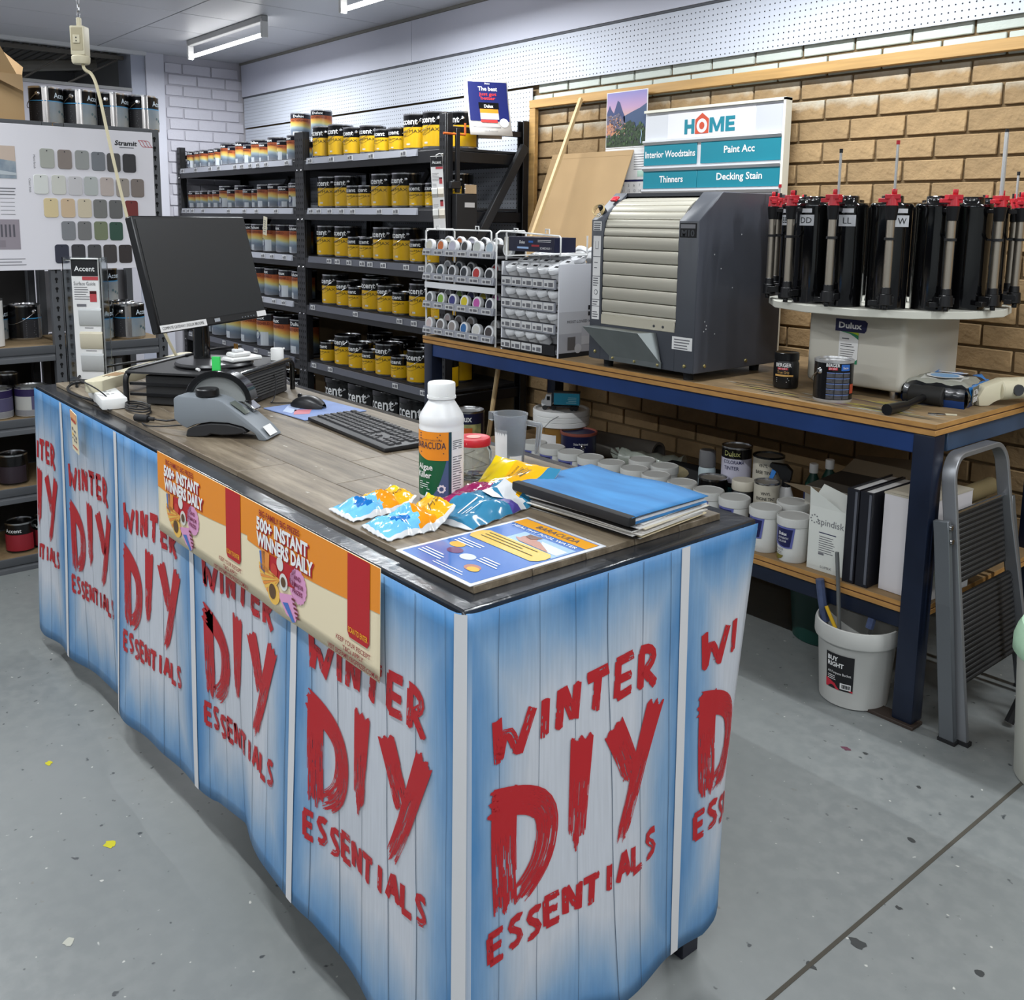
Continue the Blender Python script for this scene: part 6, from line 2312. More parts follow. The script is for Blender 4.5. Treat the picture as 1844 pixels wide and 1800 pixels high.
def ring_side(face):
    vs, fs, ms = [], [], []
    m, hN = 20, 5
    for j in range(hN+1):
        for i in range(m+1):
            u = i/m
            if face == 'front':
                x, y, zt = (u-.5)*L_, -W_/2, pk(u, 0, 1)[2]
            elif face == 'back':
                x, y, zt = (u-.5)*L_, W_/2, pk(u, 1, 1)[2]
            elif face == 'l':
                x, y, zt = -L_/2, (u-.5)*W_, pk(0, u, 1)[2]
            else:
                x, y, zt = L_/2, (u-.5)*W_, pk(1, u, 1)[2]
            t = j/hN
            bul = .010*sin(pi*t)+.0025*sin(u*37+t*9)*sin(pi*t)
            if face == 'front':
                y -= bul
            elif face == 'back':
                y += bul
            elif face == 'l':
                x -= bul
            else:
                x += bul
            vs.append((x, y, zt*t))
    for j in range(hN):
        for i in range(m):
            k = j*(m+1)+i
            fs.append((k, k+1, k+m+2, k+m+1))
            u = (i+.5)/m
            if face == 'front':
                ms.append((4 if j == 0 else 0) if u > .10 else 1)
            else:
                ms.append(4 if (j < 2 and u < .7) else 1)
    b.add(vs, fs)
    b.m[-len(fs):] = ms
b = MB()
for f_ in ('front', 'back', 'l', 'r'):
    ring_side(f_)
b.build('side_film', mm_, wp, ang=70)
fn = lambda u, v: (u, -W_/2-.0125, v)
b = MB()
rect2(b, -.105, .014, -.035, .066, fn, 0)
text(b, 'ULTRA', -.070, .040, .016, lambda u, v: (u, -W_/2-.0132, v), align='c', w=.056, bold=.03, mi=1)
text(b, 'GRIME', -.070, .018, .016, lambda u, v: (u, -W_/2-.0132, v), align='c', w=.056, bold=.03, mi=1)
lines2(b, -.025, .058, .10, 4, .010, .005, fn, 2)
b.build('lettering', [mat('pack_black'), ink_white, mat('pale_blue')], wp, smooth=False)
fn = lambda u, v: (u, v, H_p+.006)
b = MB()
disc2(b, -.03, 0, .055, fn, 1, n=24, sy=1.0)
disc2(b, -.03, 0, .043, lambda u, v: (u, v, H_p+.0066), 0, n=24, sy=1.0)
rect2(b, .050, -.045, .070, .045, fn, 1)
b.build('resealable_flap', [mat('flap_blue', (120, 170, 216), .3), paper], wp, smooth=False)
b = MB()
b.add([(L_/2, -W_/2*.9, .002), (L_/2+.018, -W_/2*.95, .06), (L_/2+.02, W_/2*.95, .075), (L_/2, W_/2*.9, .002), (L_/2+.004, 0, .05)], [(0, 1, 4), (1, 2, 4), (2, 3, 4), (3, 0, 4)])
b.build('end_fin', mm_[0], wp)

ml = thing('mallet', 'black rubber mallet lying on the front edge of the bench', 'mallet', (-1.432, 2.925, BTZ), radians(-86))
MB().cyl((0, -.052, .031), (0, .056, .031), .031, n=20).build('head', mat('rubber', (30, 29, 28), .7), ml, bevel=.004)
MB().cyl((.03, 0, .026), (.15, 0, .016), .011, .010, 12).cyl((.15, 0, .016), (.272, -.004, .0175), .0140, .0172, 12).build('handle', black_plastic, ml)
sp = thing('scraper', 'small bright metal clip lying at the front corner of the bench', 'clip', (-1.325, 2.79, BTZ), radians(35))
MB().prism([(-.03, -.008), (.0, -.011), (.02, -.004), (.02, .004), (0, .011), (-.03, .008)], .0008, .004).build('blade', chrome, sp, bevel=.001)
MB().box(.018, -.003, .001, .05, .003, .005).build('tang', mat('tang_pale', (206, 200, 176), .4), sp)
hg = thing('heat_gun', 'cream plastic hand tool lying by the wipes at the right end of the bench', 'power tool', (-1.29, 3.11, BTZ), radians(62))
MB().prism([(-.085, .0), (-.09, .030), (-.07, .062), (.0, .085), (.05, .085), (.06, .05), (.02, .03), (-.03, .012), (-.05, .0)], -.022, .022, 'y').build('handle', cream_plastic, hg, bevel=.008, seg=2)
MB().cyl((-.01, 0, .050), (.15, 0, .055), .036, .034, 18).cyl((.15, 0, .055), (.19, 0, .056), .022, .016, 14).build('barrel', cream_plastic, hg, bevel=.004)
MB().cyl((.04, -.040, .052), (.04, -.033, .052), .018, n=14).build('vent_cap', dark_grey, hg)
cable('cable', [(-1.33, 3.02, BTZ+.006), (-1.42, 3.2, BTZ+.006), (-1.40, 3.38, BTZ+.008), (-1.34, 3.50, BTZ+.02), (-1.30, 3.55, BTZ+.08), (-1.24, 3.56, BTZ+.10)], .004, cable_cream, 'cream cable of the hand tool at the back of the bench')
cable('cable', [(-1.27, 3.30, BTZ+.006), (-1.40, 3.42, BTZ+.006), (-1.55, 3.50, BTZ+.006)], .003, cable_cream, 'thin cream cable lying flat along the wall on the bench')
# ------------------------------------------------------------------ against the wall above the bench
hs = thing('category_sign', 'white framed sign board with teal product category panels leaning on the brick wall', 'sign board', (-2.828, 3.535, BTZ))
HW = .392
def hz(z):
    return z-BTZ
MB().box(-HW, 0, 0, HW, .025, hz(2.018)).build('board', mat('sign_white', (206, 208, 212), .4), hs)
MB().box(HW, -.014, 0, HW+.012, .03, hz(2.02)).box(-HW, -.014, hz(2.010), HW+.012, .03, hz(2.022)).build('frame', mat('frame_cream', (222, 220, 206), .4), hs)
for z in (1.880, 1.757, 1.650):
    MB().prism([(-.001, z-BTZ), (-.020, z-BTZ), (-.020, z-BTZ-.008), (-.008, z-BTZ-.020), (-.001, z-BTZ-.020)], -HW, HW, 'x').build('ledge', mat('ledge_white', (214, 216, 220), .35), hs)
fn = lambda u, v: (u, -.0015, v)
fb = lambda u, v: (u, -.0030, v)
MB().box(-.25, -.0012, hz(1.883), .245, .0, hz(2.004)).build('header_panel', mat('header_white', (222, 222, 228), .45), hs)
MB().box(.248, -.001, hz(1.883), HW, .0, hz(2.004)).build('header_panel', mat('header_grey', (190, 192, 200), .4), hs)
for x0, x1, z0, z1 in ((-HW, -.068, 1.764, 1.862), (-.045, HW-.004, 1.764, 1.866), (-HW, -.062, 1.655, 1.738), (-.060, HW-.004, 1.655, 1.742)):
    MB().box(x0, -.006, hz(z0), x1, -.001, hz(z1)).build('teal_panel', teal_print, hs, bevel=.001)
b = MB()
ft = lambda u, v: (u, -.0072, v)
text(b, 'Interior Woodstains', -.228, hz(1.800), .030, ft, align='c', w=.305, bold=.018)
text(b, 'Paint Acc', .17, hz(1.806), .030, ft, align='c', w=.165, bold=.018)
text(b, 'Thinners', -.215, hz(1.683), .030, ft, align='c', w=.145, bold=.018)
text(b, 'Decking Stain', .175, hz(1.688), .030, ft, align='c', w=.245, bold=.018)
b.build('lettering', ink_white, hs, smooth=False)
b = MB()
def hp(pts, x, w, z=1.900, h=.066):
    poly2(b, [(x+p[0]*w, hz(z)+p[1]*h) for p in pts], fb)
hp([(0, 0), (.3, 0), (.3, .38), (.7, .38), (.7, 0), (1, 0), (1, 1), (.7, 1), (.7, .64), (.3, .64), (.3, 1), (0, 1)], -.148, .058)
hp([(0, 0), (.22, 0), (.22, .62), (.42, .05), (.58, .05), (.78, .62), (.78, 0), (1, 0), (1, 1), (.74, 1), (.5, .38), (.26, 1), (0, 1)], -.003, .082)
hp([(0, 0), (1, 0), (1, .24), (.36, .24), (.36, .39), (.92, .39), (.92, .61), (.36, .61), (.36, .77), (1, .77), (1, 1), (0, 1)], .086, .052)
b.build('lettering', teal_print, hs, smooth=False)
b = MB()
poly2(b, [(-.085, hz(1.898)), (-.008, hz(1.898)), (-.008, hz(1.962)), (-.046, hz(1.990)), (-.085, hz(1.962))], fb, 0)
disc2(b, -.046, hz(1.933), .030, lambda u, v: (u, -.0036, v), 1, n=28, sy=1.05)
disc2(b, -.046, hz(1.933), .015, lambda u, v: (u, -.0042, v), 0, n=22, sy=1.1)
b.build('house_emblem', [mat('emblem_red', (196, 74, 44), .5), mat('header_white')], hs, smooth=False)

ca = thing('wall_calendar', 'wall calendar with a mountain town picture hanging on the pine batten', 'calendar', (-3.362, 3.5485, 1.59))
MB().box(-.138, 0, .268, .138, .002, .542).build('picture_page', paper, ca)
MB().box(-.138, .0, 0, .138, .002, .266).build('month_page', paper, ca)
fn = lambda u, v: (u, -.0006, v)
f6 = lambda u, v: (u, -.0012, v)
f7 = lambda u, v: (u, -.0018, v)
f8 = lambda u, v: (u, -.0024, v)
def M_sky():
    m = mat('picture_sky', (170, 150, 186), .35)
    nt = m.node_tree
    tc = nt.nodes.new('ShaderNodeTexCoord')
    sp = nt.nodes.new('ShaderNodeSeparateXYZ')
    nt.links.new(tc.outputs['Object'], sp.inputs[0])
    mr = nt.nodes.new('ShaderNodeMapRange')
    mr.inputs[1].default_value, mr.inputs[2].default_value = .40, .54
    nt.links.new(sp.outputs[2], mr.inputs[0])
    rp = nt.nodes.new('ShaderNodeValToRGB')
    e = rp.color_ramp.elements
    e[0].color = (*S3((214, 172, 140)), 1)
    e[1].color = (*S3((136, 132, 188)), 1)
    k = e.new(.45)
    k.color = (*S3((184, 150, 180)), 1)
    nt.links.new(mr.outputs[0], rp.inputs[0])
    nt.links.new(rp.outputs[0], m.node_tree.nodes['Principled BSDF'].inputs['Base Color'])
    return m
b = MB()
rect2(b, -.133, .275, .133, .538, fn)
b.build('picture_sky', M_sky(), ca, smooth=False)
b = MB()
poly2(b, [(-.133, .28), (-.133, .44), (-.115, .48), (-.10, .455), (-.085, .44), (-.06, .50), (-.045, .49), (-.03, .455), (-.01, .42), (.0, .28)], f6, 0)
poly2(b, [(0, .28), (-.02, .42), (.04, .44), (.09, .455), (.133, .475), (.133, .28)], f6, 1)
b.build('picture_mountains', [mat('pic_indigo', (62, 72, 112), .4), mat('pic_steel', (66, 84, 116), .4)], ca, smooth=False)
cmap = mat('pic_town', (120, 110, 128), .4, c2=(60, 66, 88), vs=90)
cfor = mat('pic_forest', (62, 82, 52), .4, c2=(30, 42, 34), vs=70)
cwarm = mat('pic_lights', (206, 140, 96), .4, c2=(120, 92, 100), vs=80)
b = MB()
poly2(b, [(-.133, .30), (-.133, .43), (-.09, .425), (-.05, .44), (-.02, .405), (.01, .36), (-.02, .30)], f7, 0)
poly2(b, [(-.133, .335), (-.133, .385), (-.09, .39), (-.07, .345), (-.1, .325)], f8, 2)
poly2(b, [(-.133, .275), (-.133, .325), (-.10, .32), (-.06, .365), (-.02, .35), (0, .39), (.03, .40), (.06, .36), (.10, .385), (.133, .35), (.133, .275)], lambda u, v: (u, -.0022, v), 1)
rr_ = random.Random(12)
for i in range(150):
    u, v = rr_.uniform(-.128, .0), rr_.uniform(.325, .44)
    if v > .43-.9*max(0, u+.06):
        continue
    w_ = rr_.uniform(.003, .008)
    rect2(b, u, v, min(.0, u+w_), v+rr_.uniform(.003, .007), lambda a, c: (a, -.0028, c), 3+(i % 4))
for i in range(110):
    u, v = rr_.uniform(-.12, .12), rr_.uniform(.282, .385)
    if u < -.04 and v > .33:
        continue
    disc2(b, u, v, rr_.uniform(.004, .009), lambda a, c: (a, -.0030-.00001*i, c), 7+(i % 3), n=7)
stroke(b, [(.105, .35), (.11, .325), (.10, .305), (.106, .285)], .004, lambda a, c: (a, -.0045, c), n=1, seg=6, mi=10)
pm_ = [mat('town_%d' % i, c, .4) for i, c in enumerate(((150, 140, 150), (176, 130, 104), (92, 88, 108), (206, 150, 110), (44, 66, 42), (70, 92, 60), (56, 62, 58), (150, 176, 200)))]
b.build('picture_town', [cmap, cfor, cwarm]+pm_, ca, smooth=False)
b = MB()
text(b, 'MARCH 2026', -.10, .135, .014, fn, w=.10, mi=0)
rect2(b, -.12, .102, .133, .112, fn, 1)
lines2(b, .06, .235, .07, 7, .012, .003, fn, 0, rag=.1)
text(b, 'Paints', -.10, .195, .022, fn, w=.08, bold=.02)
for r_ in range(4):
    for c_ in range(7):
        d = r_*7+c_+1
        text(b, str(d), -.118+c_*.036, .078-r_*.027, .013, fn)
rect2(b, .085, .125, .13, .155, fn, 2)
b.build('lettering', [ink_grey, navy_print, mat('mint', (176, 206, 190), .6)], ca, smooth=False)

cbd = thing('cardboard_sheet', 'large brown cardboard sheet leaning against the bricks behind the sample racks', 'cardboard', (-3.60, 3.17, BTZ), rot=(radians(-22.5), 0, 0))
MB().box(-.295, 0, 0, .295, .005, .985).build('sheet', card, cbd, bevel=.001)
MB().box(-.292, -.0004, .955, .292, .0, .957).build('crease', mat('card_crease', (150, 124, 88), .9), cbd)
dw = thing('timber_dowel', 'pale timber stick leaning in front of the cardboard sheet', 'stick', (0, 0, 0))
MB().cyl((-3.603, 2.935, BTZ+.004), (-3.694, 3.555, 2.124), .0125, n=4).build('stick', mat('pale_pine', (206, 178, 132), .6, var=.08, vs=4), dw)

# ------------------------------------------------------------------ on the lower shelf of the bench
tub_w = mat('tub_white', (216, 216, 212), .42)
def base_tub():
    t = thing('base_tub', 'x', 'tub')
    MB().lathe([(.046, 0), (.0485, .004), (.0525, .128), (.0525, .132)], 28).build('body', tub_w, t)
    MB().lathe([(.0535, .122), (.056, .124), (.057, .148), (.0555, .152), (.0525, .153), (.0515, .151), (0, .1505)], 32).build('lid', mat('lid_greywhite', (196, 196, 192), .5), t)
    def patch(r, x0, x1, zt, zb0, zb1, m, nm):
        b = MB()
        n_, fn = 12, wrap(r)
        vs = []
        for i in range(n_+1):
            q = i/n_
            xt = x0+(x1-x0)*q
            xb = x0+.006*0+(x1-x0-.008)*q
            zb = zb0+(zb1-zb0)*q-.006*sin(pi*q)
            vs += [fn(xb, zb), fn((xt+xb)/2, (zt+zb)/2), fn(xt, zt)]
        b.add(vs, [(3*i+j, 3*i+3+j, 3*i+4+j, 3*i+1+j) for i in range(n_) for j in range(2)])
        b.build(nm, m, t, ang=80)
    patch(.0530, -.042, .040, .122, .062, .052, mat('label_violet', (92, 98, 160), .45), 'violet_label')
    patch(.0536, -.030, .033, .116, .066, .056, navy_print, 'front_label')
    patch(.0500, -.044, .002, .022, .010, .012, mat('label_olive', (120, 110, 40), .5), 'base_label')
    f3_ = wrap(.0545)
    b = MB()
    text(b, 'Dulux', -.002, .094, .010, f3_, align='c', w=.032, bold=.02)
    text(b, 'AUTHENTIC', .0, .081, .0065, f3_, align='c', w=.040)
    text(b, 'COLOUR', -.003, .070, .0065, f3_, align='c', w=.032)
    b.build('lettering', ink_white, t, smooth=False)
    b = MB()
    text(b, 'TINTER', -.026, .040, .0075, f3_, w=.03)
    lines2(b, -.03, .035, .03, 2, .005, .0014, f3_)
    b.build('small_print', ink_grey, t, smooth=False)
    return t
tb = base_tub()
TX = [(-1.752, 2.722), (-1.872, 2.732), (-2.012, 2.742), (-2.128, 2.742), (-2.258, 2.748), (-2.392, 2.752), (-2.508, 2.754), (-2.628, 2.748), (-2.745, 2.744), (-2.858, 2.738), (-2.975, 2.738), (-3.09, 2.735)]
for i, (x, y) in enumerate(TX):
    lab = 'white-lidded tub, %s from the white carton, front row on the bench lower shelf' % ORD[i]
    place(tb, USED, (x, y, LZ+.0008), radians(rnd.uniform(-12, 14) if i else -4), lab, 'white-lidded tubs under the bench')
for i, (x, y) in enumerate(((-1.85, 2.862), (-2.46, 2.88), (-2.585, 2.885), (-2.33, 2.90))):
    if i == 3:
        continue
    lab = ['white-lidded tub alone in the back row beside the spray bottle', 'white-lidded tub, nearer of two in the back row by the black tray', 'white-lidded tub, farther of two in the back row by the black tray'][i]
    place(tb, USED, (x, y, LZ+.0008), radians(rnd.uniform(-20, 20)), lab, 'white-lidded tubs under the bench')

# pails at the far end of the shelf
wp2 = thing('lidded_pail', 'white-lidded amber pail carrying the toy truck under the bench', 'pail', (-3.165, 2.965, LZ))
MB().lathe([(.105, 0), (.112, .006), (.120, .195), (.120, .20)], 36).build('body', mat('pail_amber', (142, 104, 46), .4, var=.2, vs=8), wp2)
MB().lathe([(.126, .192), (.130, .195), (.130, .214), (.128, .216), (.131, .219), (.131, .238), (.128, .240), (.131, .243), (.131, .262), (.128, .266), (.119, .266), (.117, .257), (0, .257)], 40).build('lid', white_plastic, wp2)
fn = wrap(.1185)
b = MB()
rect2(b, -.01, .06, .075, .16, fn, 0, nx=8)
rect2(b, -.12, .02, -.04, .18, fn, 1, nx=8)
lines2(b, .0, .10, .05, 3, .014, .005, wrap(.120), 2)
b.build('front_label', [paper, mat('label_brown', (110, 84, 30), .5), ink_grey], wp2, smooth=False)
MB().tube([(.02, -.123, .17), (.05, -.15, .20), (.08, -.14, .235), (.10, -.11, .255)], .002, 5).build('handle', tin, wp2)
tt = thing('toy_truck', 'toy truck with white cab and turquoise trailer standing on the pail lid', 'toy truck', (-3.165, 2.965, LZ+.2575), radians(222))
wheel = mat('toy_wheel', (30, 30, 32), .6)
MB().box(-.075, -.014, .012, .085, .014, .019).build('chassis', dark_grey, tt)
MB().prism([(.045, .018), (.090, .018), (.092, .042), (.078, .046), (.070, .072), (.045, .074)], -.021, .021, 'y').build('cab', white_gloss, tt, bevel=.002)
MB().prism([(.0745, .047), (.079, .047), (.0715, .068), (.067, .068)], -.016, .016, 'y').box(.052, -.0216, .046, .066, .0216, .064).build('cab_window', black_gloss, tt)
MB().box(-.085, -.023, .026, .034, .023, .084).build('trailer', mat('trailer_teal', (44, 150, 184), .35), tt, bevel=.002)
MB().box(-.086, -.024, .080, .035, .024, .0845).build('trailer_roof', mat('trailer_roof', (70, 84, 92), .5), tt)
b = MB()
for s in (-1, 1):
    lines2(b, -.07, .062, .05, 4, .008, .003, lambda u, v, s=s: (u, s*.0236, v))
b.build('trailer_print', mat('trailer_print', (150, 206, 220), .5), tt, smooth=False)
for x in (-.068, -.050, .035, .075):
    for y in (-.021, .021):
        MB().cyl((x, y-.004, .011), (x, y+.004, .011), .011, n=12).build('wheel', wheel, tt)
rp_ = thing('paint_pail', 'navy paint pail with a rust-red lid beside the pail with the toy truck', 'pail', (-3.005, 2.925, LZ), radians(30))
MB().lathe([(.073, 0), (.076, .004), (.080, .172), (.082, .178), (.082, .186)], 32).build('body', mat('pail_navy', (28, 32, 66), .35), rp_)
MB().lathe([(.083, .180), (.084, .184), (.083, .192), (.078, .193), (.074, .184), (0, .182)], 36).build('lid', mat('lid_rust', (128, 66, 54), .5, var=.1, vs=20), rp_)
fn = wrap(.0790)
b = MB()
rect2(b, -.11, .02, -.03, .115, fn, 0, nx=10)
b.build('front_label', mat('label_royal', (40, 70, 156), .4), rp_)
b = MB()
text(b, 'Dulux Professional', .0, .142, .009, wrap(.0802), w=.065, bold=.01)
lines2(b, .0, .133, .06, 3, .007, .002, wrap(.0802))
b.build('lettering', ink_white, rp_, smooth=False)
ear_handle(.078, .19, None, rp_, z=.135, side=radians(-60))
bc = thing('paint_tin', 'navy and yellow paint tin seen behind the white bottle at the bench end', 'paint tin', (-3.70, 2.83, LZ), radians(35))
can_body(.083, .19, .3, 30).build('body', [mat('tin_navy', (24, 28, 62), .3), tin, mat('tin_lid')], bc)
label_band(.0836, .01, .128, F-1.2, F+1.2).build('front_label', mat('label_cream', (206, 198, 130), .4, c2=(120, 130, 90), vs=20), bc)
b = MB()
text(b, 'Dulux', .0, .142, .030, wrap(.0845), align='c', w=.095, bold=.02)
b.build('lettering', ink_white, bc, smooth=False)
b = MB()
rect2(b, -.02, .085, .05, .110, wrap(.0845), nx=6)
b.build('badge', mat('badge_orange', (206, 96, 40), .5), bc)
st_ = thing('stir_stick', 'pale timber stick leaning behind the navy and yellow tin', 'stick', (0, 0, 0))
MB().cyl((-3.70, 2.96, .39), (-3.64, 2.98, .80), .012, n=8).build('stick', mat('pale_pine'), st_)

# rolls and bundles at the back
ro_ = thing('paper_roll', 'thick grey tube lying at the back of the bench lower shelf', 'roll', (-3.03, 3.24, LZ+.062), radians(8))
b = MB()
b.lathe([(.060, -.20), (.060, .20), (.048, .20), (.048, -.19), (0, -.19)], 26)
b.build('tube', mat('roll_grey', (116, 112, 106), .8, var=.08, vs=5), ro_, rot=(0, pi/2, 0))
bu = thing('wrapped_bundle', 'plastic wrapped roller bundle lying on the lower shelf by the grey tube', 'bundle', (-2.80, 3.19, LZ+.050), radians(22))
b = MB()
pr = [(0, -.15)]
for i in range(13):
    pr.append((.040+.006*sin(i*2.1)+(.008 if i in (0, 12) else 0), -.148+i*.0247))
pr.append((0, .150))
b.lathe(pr, 18)
b.build('wrap', mat('wrap_film', (168, 176, 166), .25, coat=.4, bump=.6, bs=40), bu, rot=(0, pi/2, 0))
b = MB()
rr_ = random.Random(4)
for k in range(10):
    a = k*.63
    b.add([(-.14, 0, 0), (-.165-.03*rr_.random(), .045*cos(a), .045*sin(a)), (-.165-.03*rr_.random(), .045*cos(a+.5), .045*sin(a+.5))], [(0, 1, 2)])
b.build('loose_film', mat('wrap_film'), bu)
cr = thing('crumpled_bag', 'crumpled yellow and white bag in front of the wrapped bundle', 'bag', (-2.755, 3.075, LZ), 0)
bm_ = bmesh.new()
bmesh.ops.create_icosphere(bm_, subdivisions=3, radius=.042)
for v in bm_.verts:
    k = 1+.30*sin(v.co.x*130+v.co.z*90)*cos(v.co.y*110)
    v.co = Vector((v.co.x*k*1.3, v.co.y*k, max(-.034, v.co.z*k*.9)+.034))
me = bpy.data.meshes.new('bag')
bm_.to_mesh(me)
bm_.free()
me.materials.append(mat('bag_yellow', (206, 196, 130), .4, c2=(214, 210, 200), vs=16))
link('bag', me, cr)
rl_ = thing('roller_sleeve', 'tan roller sleeve in clear wrap lying beside the black tray', 'roller', (-2.62, 3.20, LZ+.036), radians(25))
MB().lathe([(.030, -.11), (.036, -.105), (.036, .105), (.030, .11), (.012, .11), (.012, -.11)], 18, closed=False).build('sleeve', mat('sleeve_tan', (150, 138, 106), .7, var=.15, vs=30), rl_, rot=(0, pi/2, 0))
ty = thing('black_tray', 'black plastic tray behind the white-lidded tubs', 'tray', (-2.48, 3.07, LZ), radians(8))
b = MB()
b.add([(-.16, -.12, .0), (.16, -.12, .0), (.16, .12, 0), (-.16, .12, 0), (-.18, -.14, .085), (.18, -.14, .085), (.18, .14, .085), (-.18, .14, .085), (-.172, -.132, .085), (.172, -.132, .085), (.172, .132, .085), (-.172, .132, .085), (-.155, -.115, .006), (.155, -.115, .006), (.155, .115, .006), (-.155, .115, .006)],
      [(0, 3, 2, 1), (0, 1, 5, 4), (1, 2, 6, 5), (2, 3, 7, 6), (3, 0, 4, 7), (4, 5, 9, 8), (5, 6, 10, 9), (6, 7, 11, 10), (7, 4, 8, 11), (8, 9, 13, 12), (9, 10, 14, 13), (10, 11, 15, 14), (11, 8, 12, 15), (12, 13, 14, 15)])
b.build('tray_body', black_soft, ty, bevel=.002)

# tinter cans and bottles
def simple_can(name, label, cat, loc, r, h, cols, txt=None, rz=0, lid=None, band=None):
    t = thing(name, label, cat, loc, rz)
    b = MB()
    b.lathe([(r*.97, 0, 1), (r, .004, 0), (r, h-.010, 0), (r*1.03, h-.007, 1), (r*1.03, h, 1), (r*.92, h, 1), (r*.90, h-.006, 2), (0, h-.006, 2)], 26)
    b.build('body', [cols[0], cols[1], cols[2]], t)
    if band:
        label_band(r+.0006, h*band[0], h*band[1], F-1.5, F+1.5).build('front_label', band[2], t)
    if txt:
        b = MB()
        ms = []
        for s, x, y, hh, w, m in txt:
            if m not in ms:
                ms.append(m)
            text(b, s, x, y, hh, wrap(r+.0015), w=w, align='c', bold=.01, mi=ms.index(m))
        b.build('lettering', ms, t, smooth=False)
    return t
lav = mat('label_lavender', (190, 188, 204), .45)
crm = mat('label_creamwhite', (206, 200, 184), .45)
lid_dirty = mat('lid_dirty', (128, 122, 112), .5, var=.12, vs=30)
SHZ = LZ+.001
lo1 = simple_can('tinter_can', 'teal tinter can under the lavender tinter can', 'paint tin', (-2.215, 3.02, SHZ), .058, .112, [mat('teal_can', (60, 116, 112), .45), tin, lid_dirty], [('VINYL', 0, .085, .014, .05, navy_print)], radians(28))
simple_can('tinter_can', 'lavender and black tinter can stacked on the teal can', 'paint tin', (-2.215, 3.02, SHZ+.1125), .058, .150, [mat('tin_black2'), tin, lid_dirty],
           [('Dulux', -.006, .116, .020, .065, mat('lemon_ink', (220, 220, 140), .5)), ('COLORAMA', 0, .086, .014, .085, navy_print), ('TINTER', -.008, .062, .014, .062, navy_print)], radians(24), band=(.06, .70, lav))
simple_can('tinter_can', 'dark can hidden under the cream tinter can by the brick wall', 'paint tin', (-2.075, 3.03, SHZ), .058, .108, [mat('tin_black2'), tin, lid_dirty])
simple_can('tinter_can', 'tall cream tinter can with a green oval at the back of the shelf', 'paint tin', (-2.075, 3.03, SHZ+.1085), .058, .142, [crm, mat('tin_black2'), lid_dirty],
           [('VINYL', -.012, .104, .012, .036, ink), ('BASE TINTER', .0, .078, .012, .085, ink), ('AA', -.012, .03, .012, .03, ink)], radians(26), band=None)
b = MB()
disc2(b, -.012, .056, .016, wrap(.0590), n=18, sy=.5)
b.build('oval', mat('oval_green', (44, 66, 50), .5), bpy.data.objects['tinter_can.003'], smooth=False)
simple_can('tinter_can', 'small lavender and black tinter can behind the front tubs', 'paint tin', (-2.235, 2.905, SHZ), .056, .150, [mat('tin_black2'), tin, lid_dirty], [('Dulux', -.01, .106, .017, .052, ink_white), ('acrylic', -.004, .072, .012, .045, ink)], radians(26), band=(.05, .60, lav))
simple_can('tinter_can', 'cream tinter can with a dark brown splash beside the spray bottle', 'paint tin', (-1.985, 2.895, SHZ), .046, .190, [crm, tin, lid_dirty], [('VINYL', 0, .148, .010, .036, ink), ('ENGINE TINT', 0, .128, .011, .07, ink)], radians(30))
b = MB()
poly2(b, [(-.03, .06), (.02, .05), (.035, .075), (.02, .10), (.0, .085), (-.02, .09)], wrap(.0472))
b.build('splash', mat('splash_brown', (66, 58, 40), .5), bpy.data.objects['tinter_can.005'], smooth=False)
jr = thing('tinter_jar', 'black jar with a cream screw lid between the tinter cans', 'jar', (-2.09, 2.90, SHZ), radians(25))
MB().lathe([(.040, 0), (.043, .004), (.043, .125), (.036, .135)], 26).build('body', mat('tin_black2'), jr)
MB().lathe([(.043, .135), (.044, .137), (.044, .168), (.042, .171), (0, .171)], 28).build('lid', crm, jr)
b = MB()
rect2(b, -.035, .02, .03, .07, wrap(.0437), nx=8)
b.build('front_label', mat('label_grey', (120, 118, 126), .5), jr)
ac = thing('aerosol_can', 'aerosol can with a grey cap standing behind the tubs', 'spray can', (-2.33, 2.985, SHZ))
MB().lathe([(.033, 0), (.034, .003), (.034, .150), (.030, .158)], 24).build('body', mat('aerosol_pale', (176, 190, 194), .35), ac)
MB().lathe([(.033, .160), (.034, .162), (.032, .222), (.028, .226), (0, .226)], 24).build('cap', mat('cap_grey', (112, 112, 114), .35), ac)
sb = thing('spray_bottle', 'white trigger spray bottle with a black and blue head', 'spray bottle', (-1.955, 2.90+.07, SHZ), radians(200))
MB().lathe([(.036, 0), (.040, .006), (.042, .05), (.038, .10), (.020, .155), (.016, .165), (0, .165)], 24).build('body', mat('hdpe'), sb)
MB().cyl((0, 0, .160), (0, 0, .190), .017, .015, 14).prism([(-.018, .188), (.018, .188), (.030, .212), (.062, .232), (.058, .246), (.0, .246), (-.022, .225)], -.011, .011, 'y').build('head', black_plastic, sb, bevel=.002)
MB().prism([(.036, .216), (.052, .222), (.064, .180), (.070, .160), (.062, .158), (.046, .190)], -.006, .006, 'y').build('trigger', mat('trigger_blue', (56, 122, 196), .4), sb)
for i, (x, y, zz) in enumerate(((-1.90, 3.06, .245), (-1.86, 3.10, .262))):
    t = thing('tint_bottle', ['dark green bottle with a white screw cap, nearer of the pair', 'dark green bottle with a white screw cap, farther of the pair'][i], 'bottle', (x, y, SHZ), group='green bottles with white caps')
    MB().lathe([(.026, 0), (.028, .004), (.028, zz-.07), (.012, zz-.035), (.012, zz-.03), (0, zz-.03)], 18).build('body', mat('bottle_green', (24, 66, 56), .3), t)
    MB().lathe([(.016, zz-.032), (.016, zz), (.0145, zz+.002), (0, zz+.002)], 18).build('cap', white_plastic, t)
nb = thing('navy_container', 'navy blue container behind the spray bottle', 'container', (-1.855, 3.02, SHZ), radians(25))
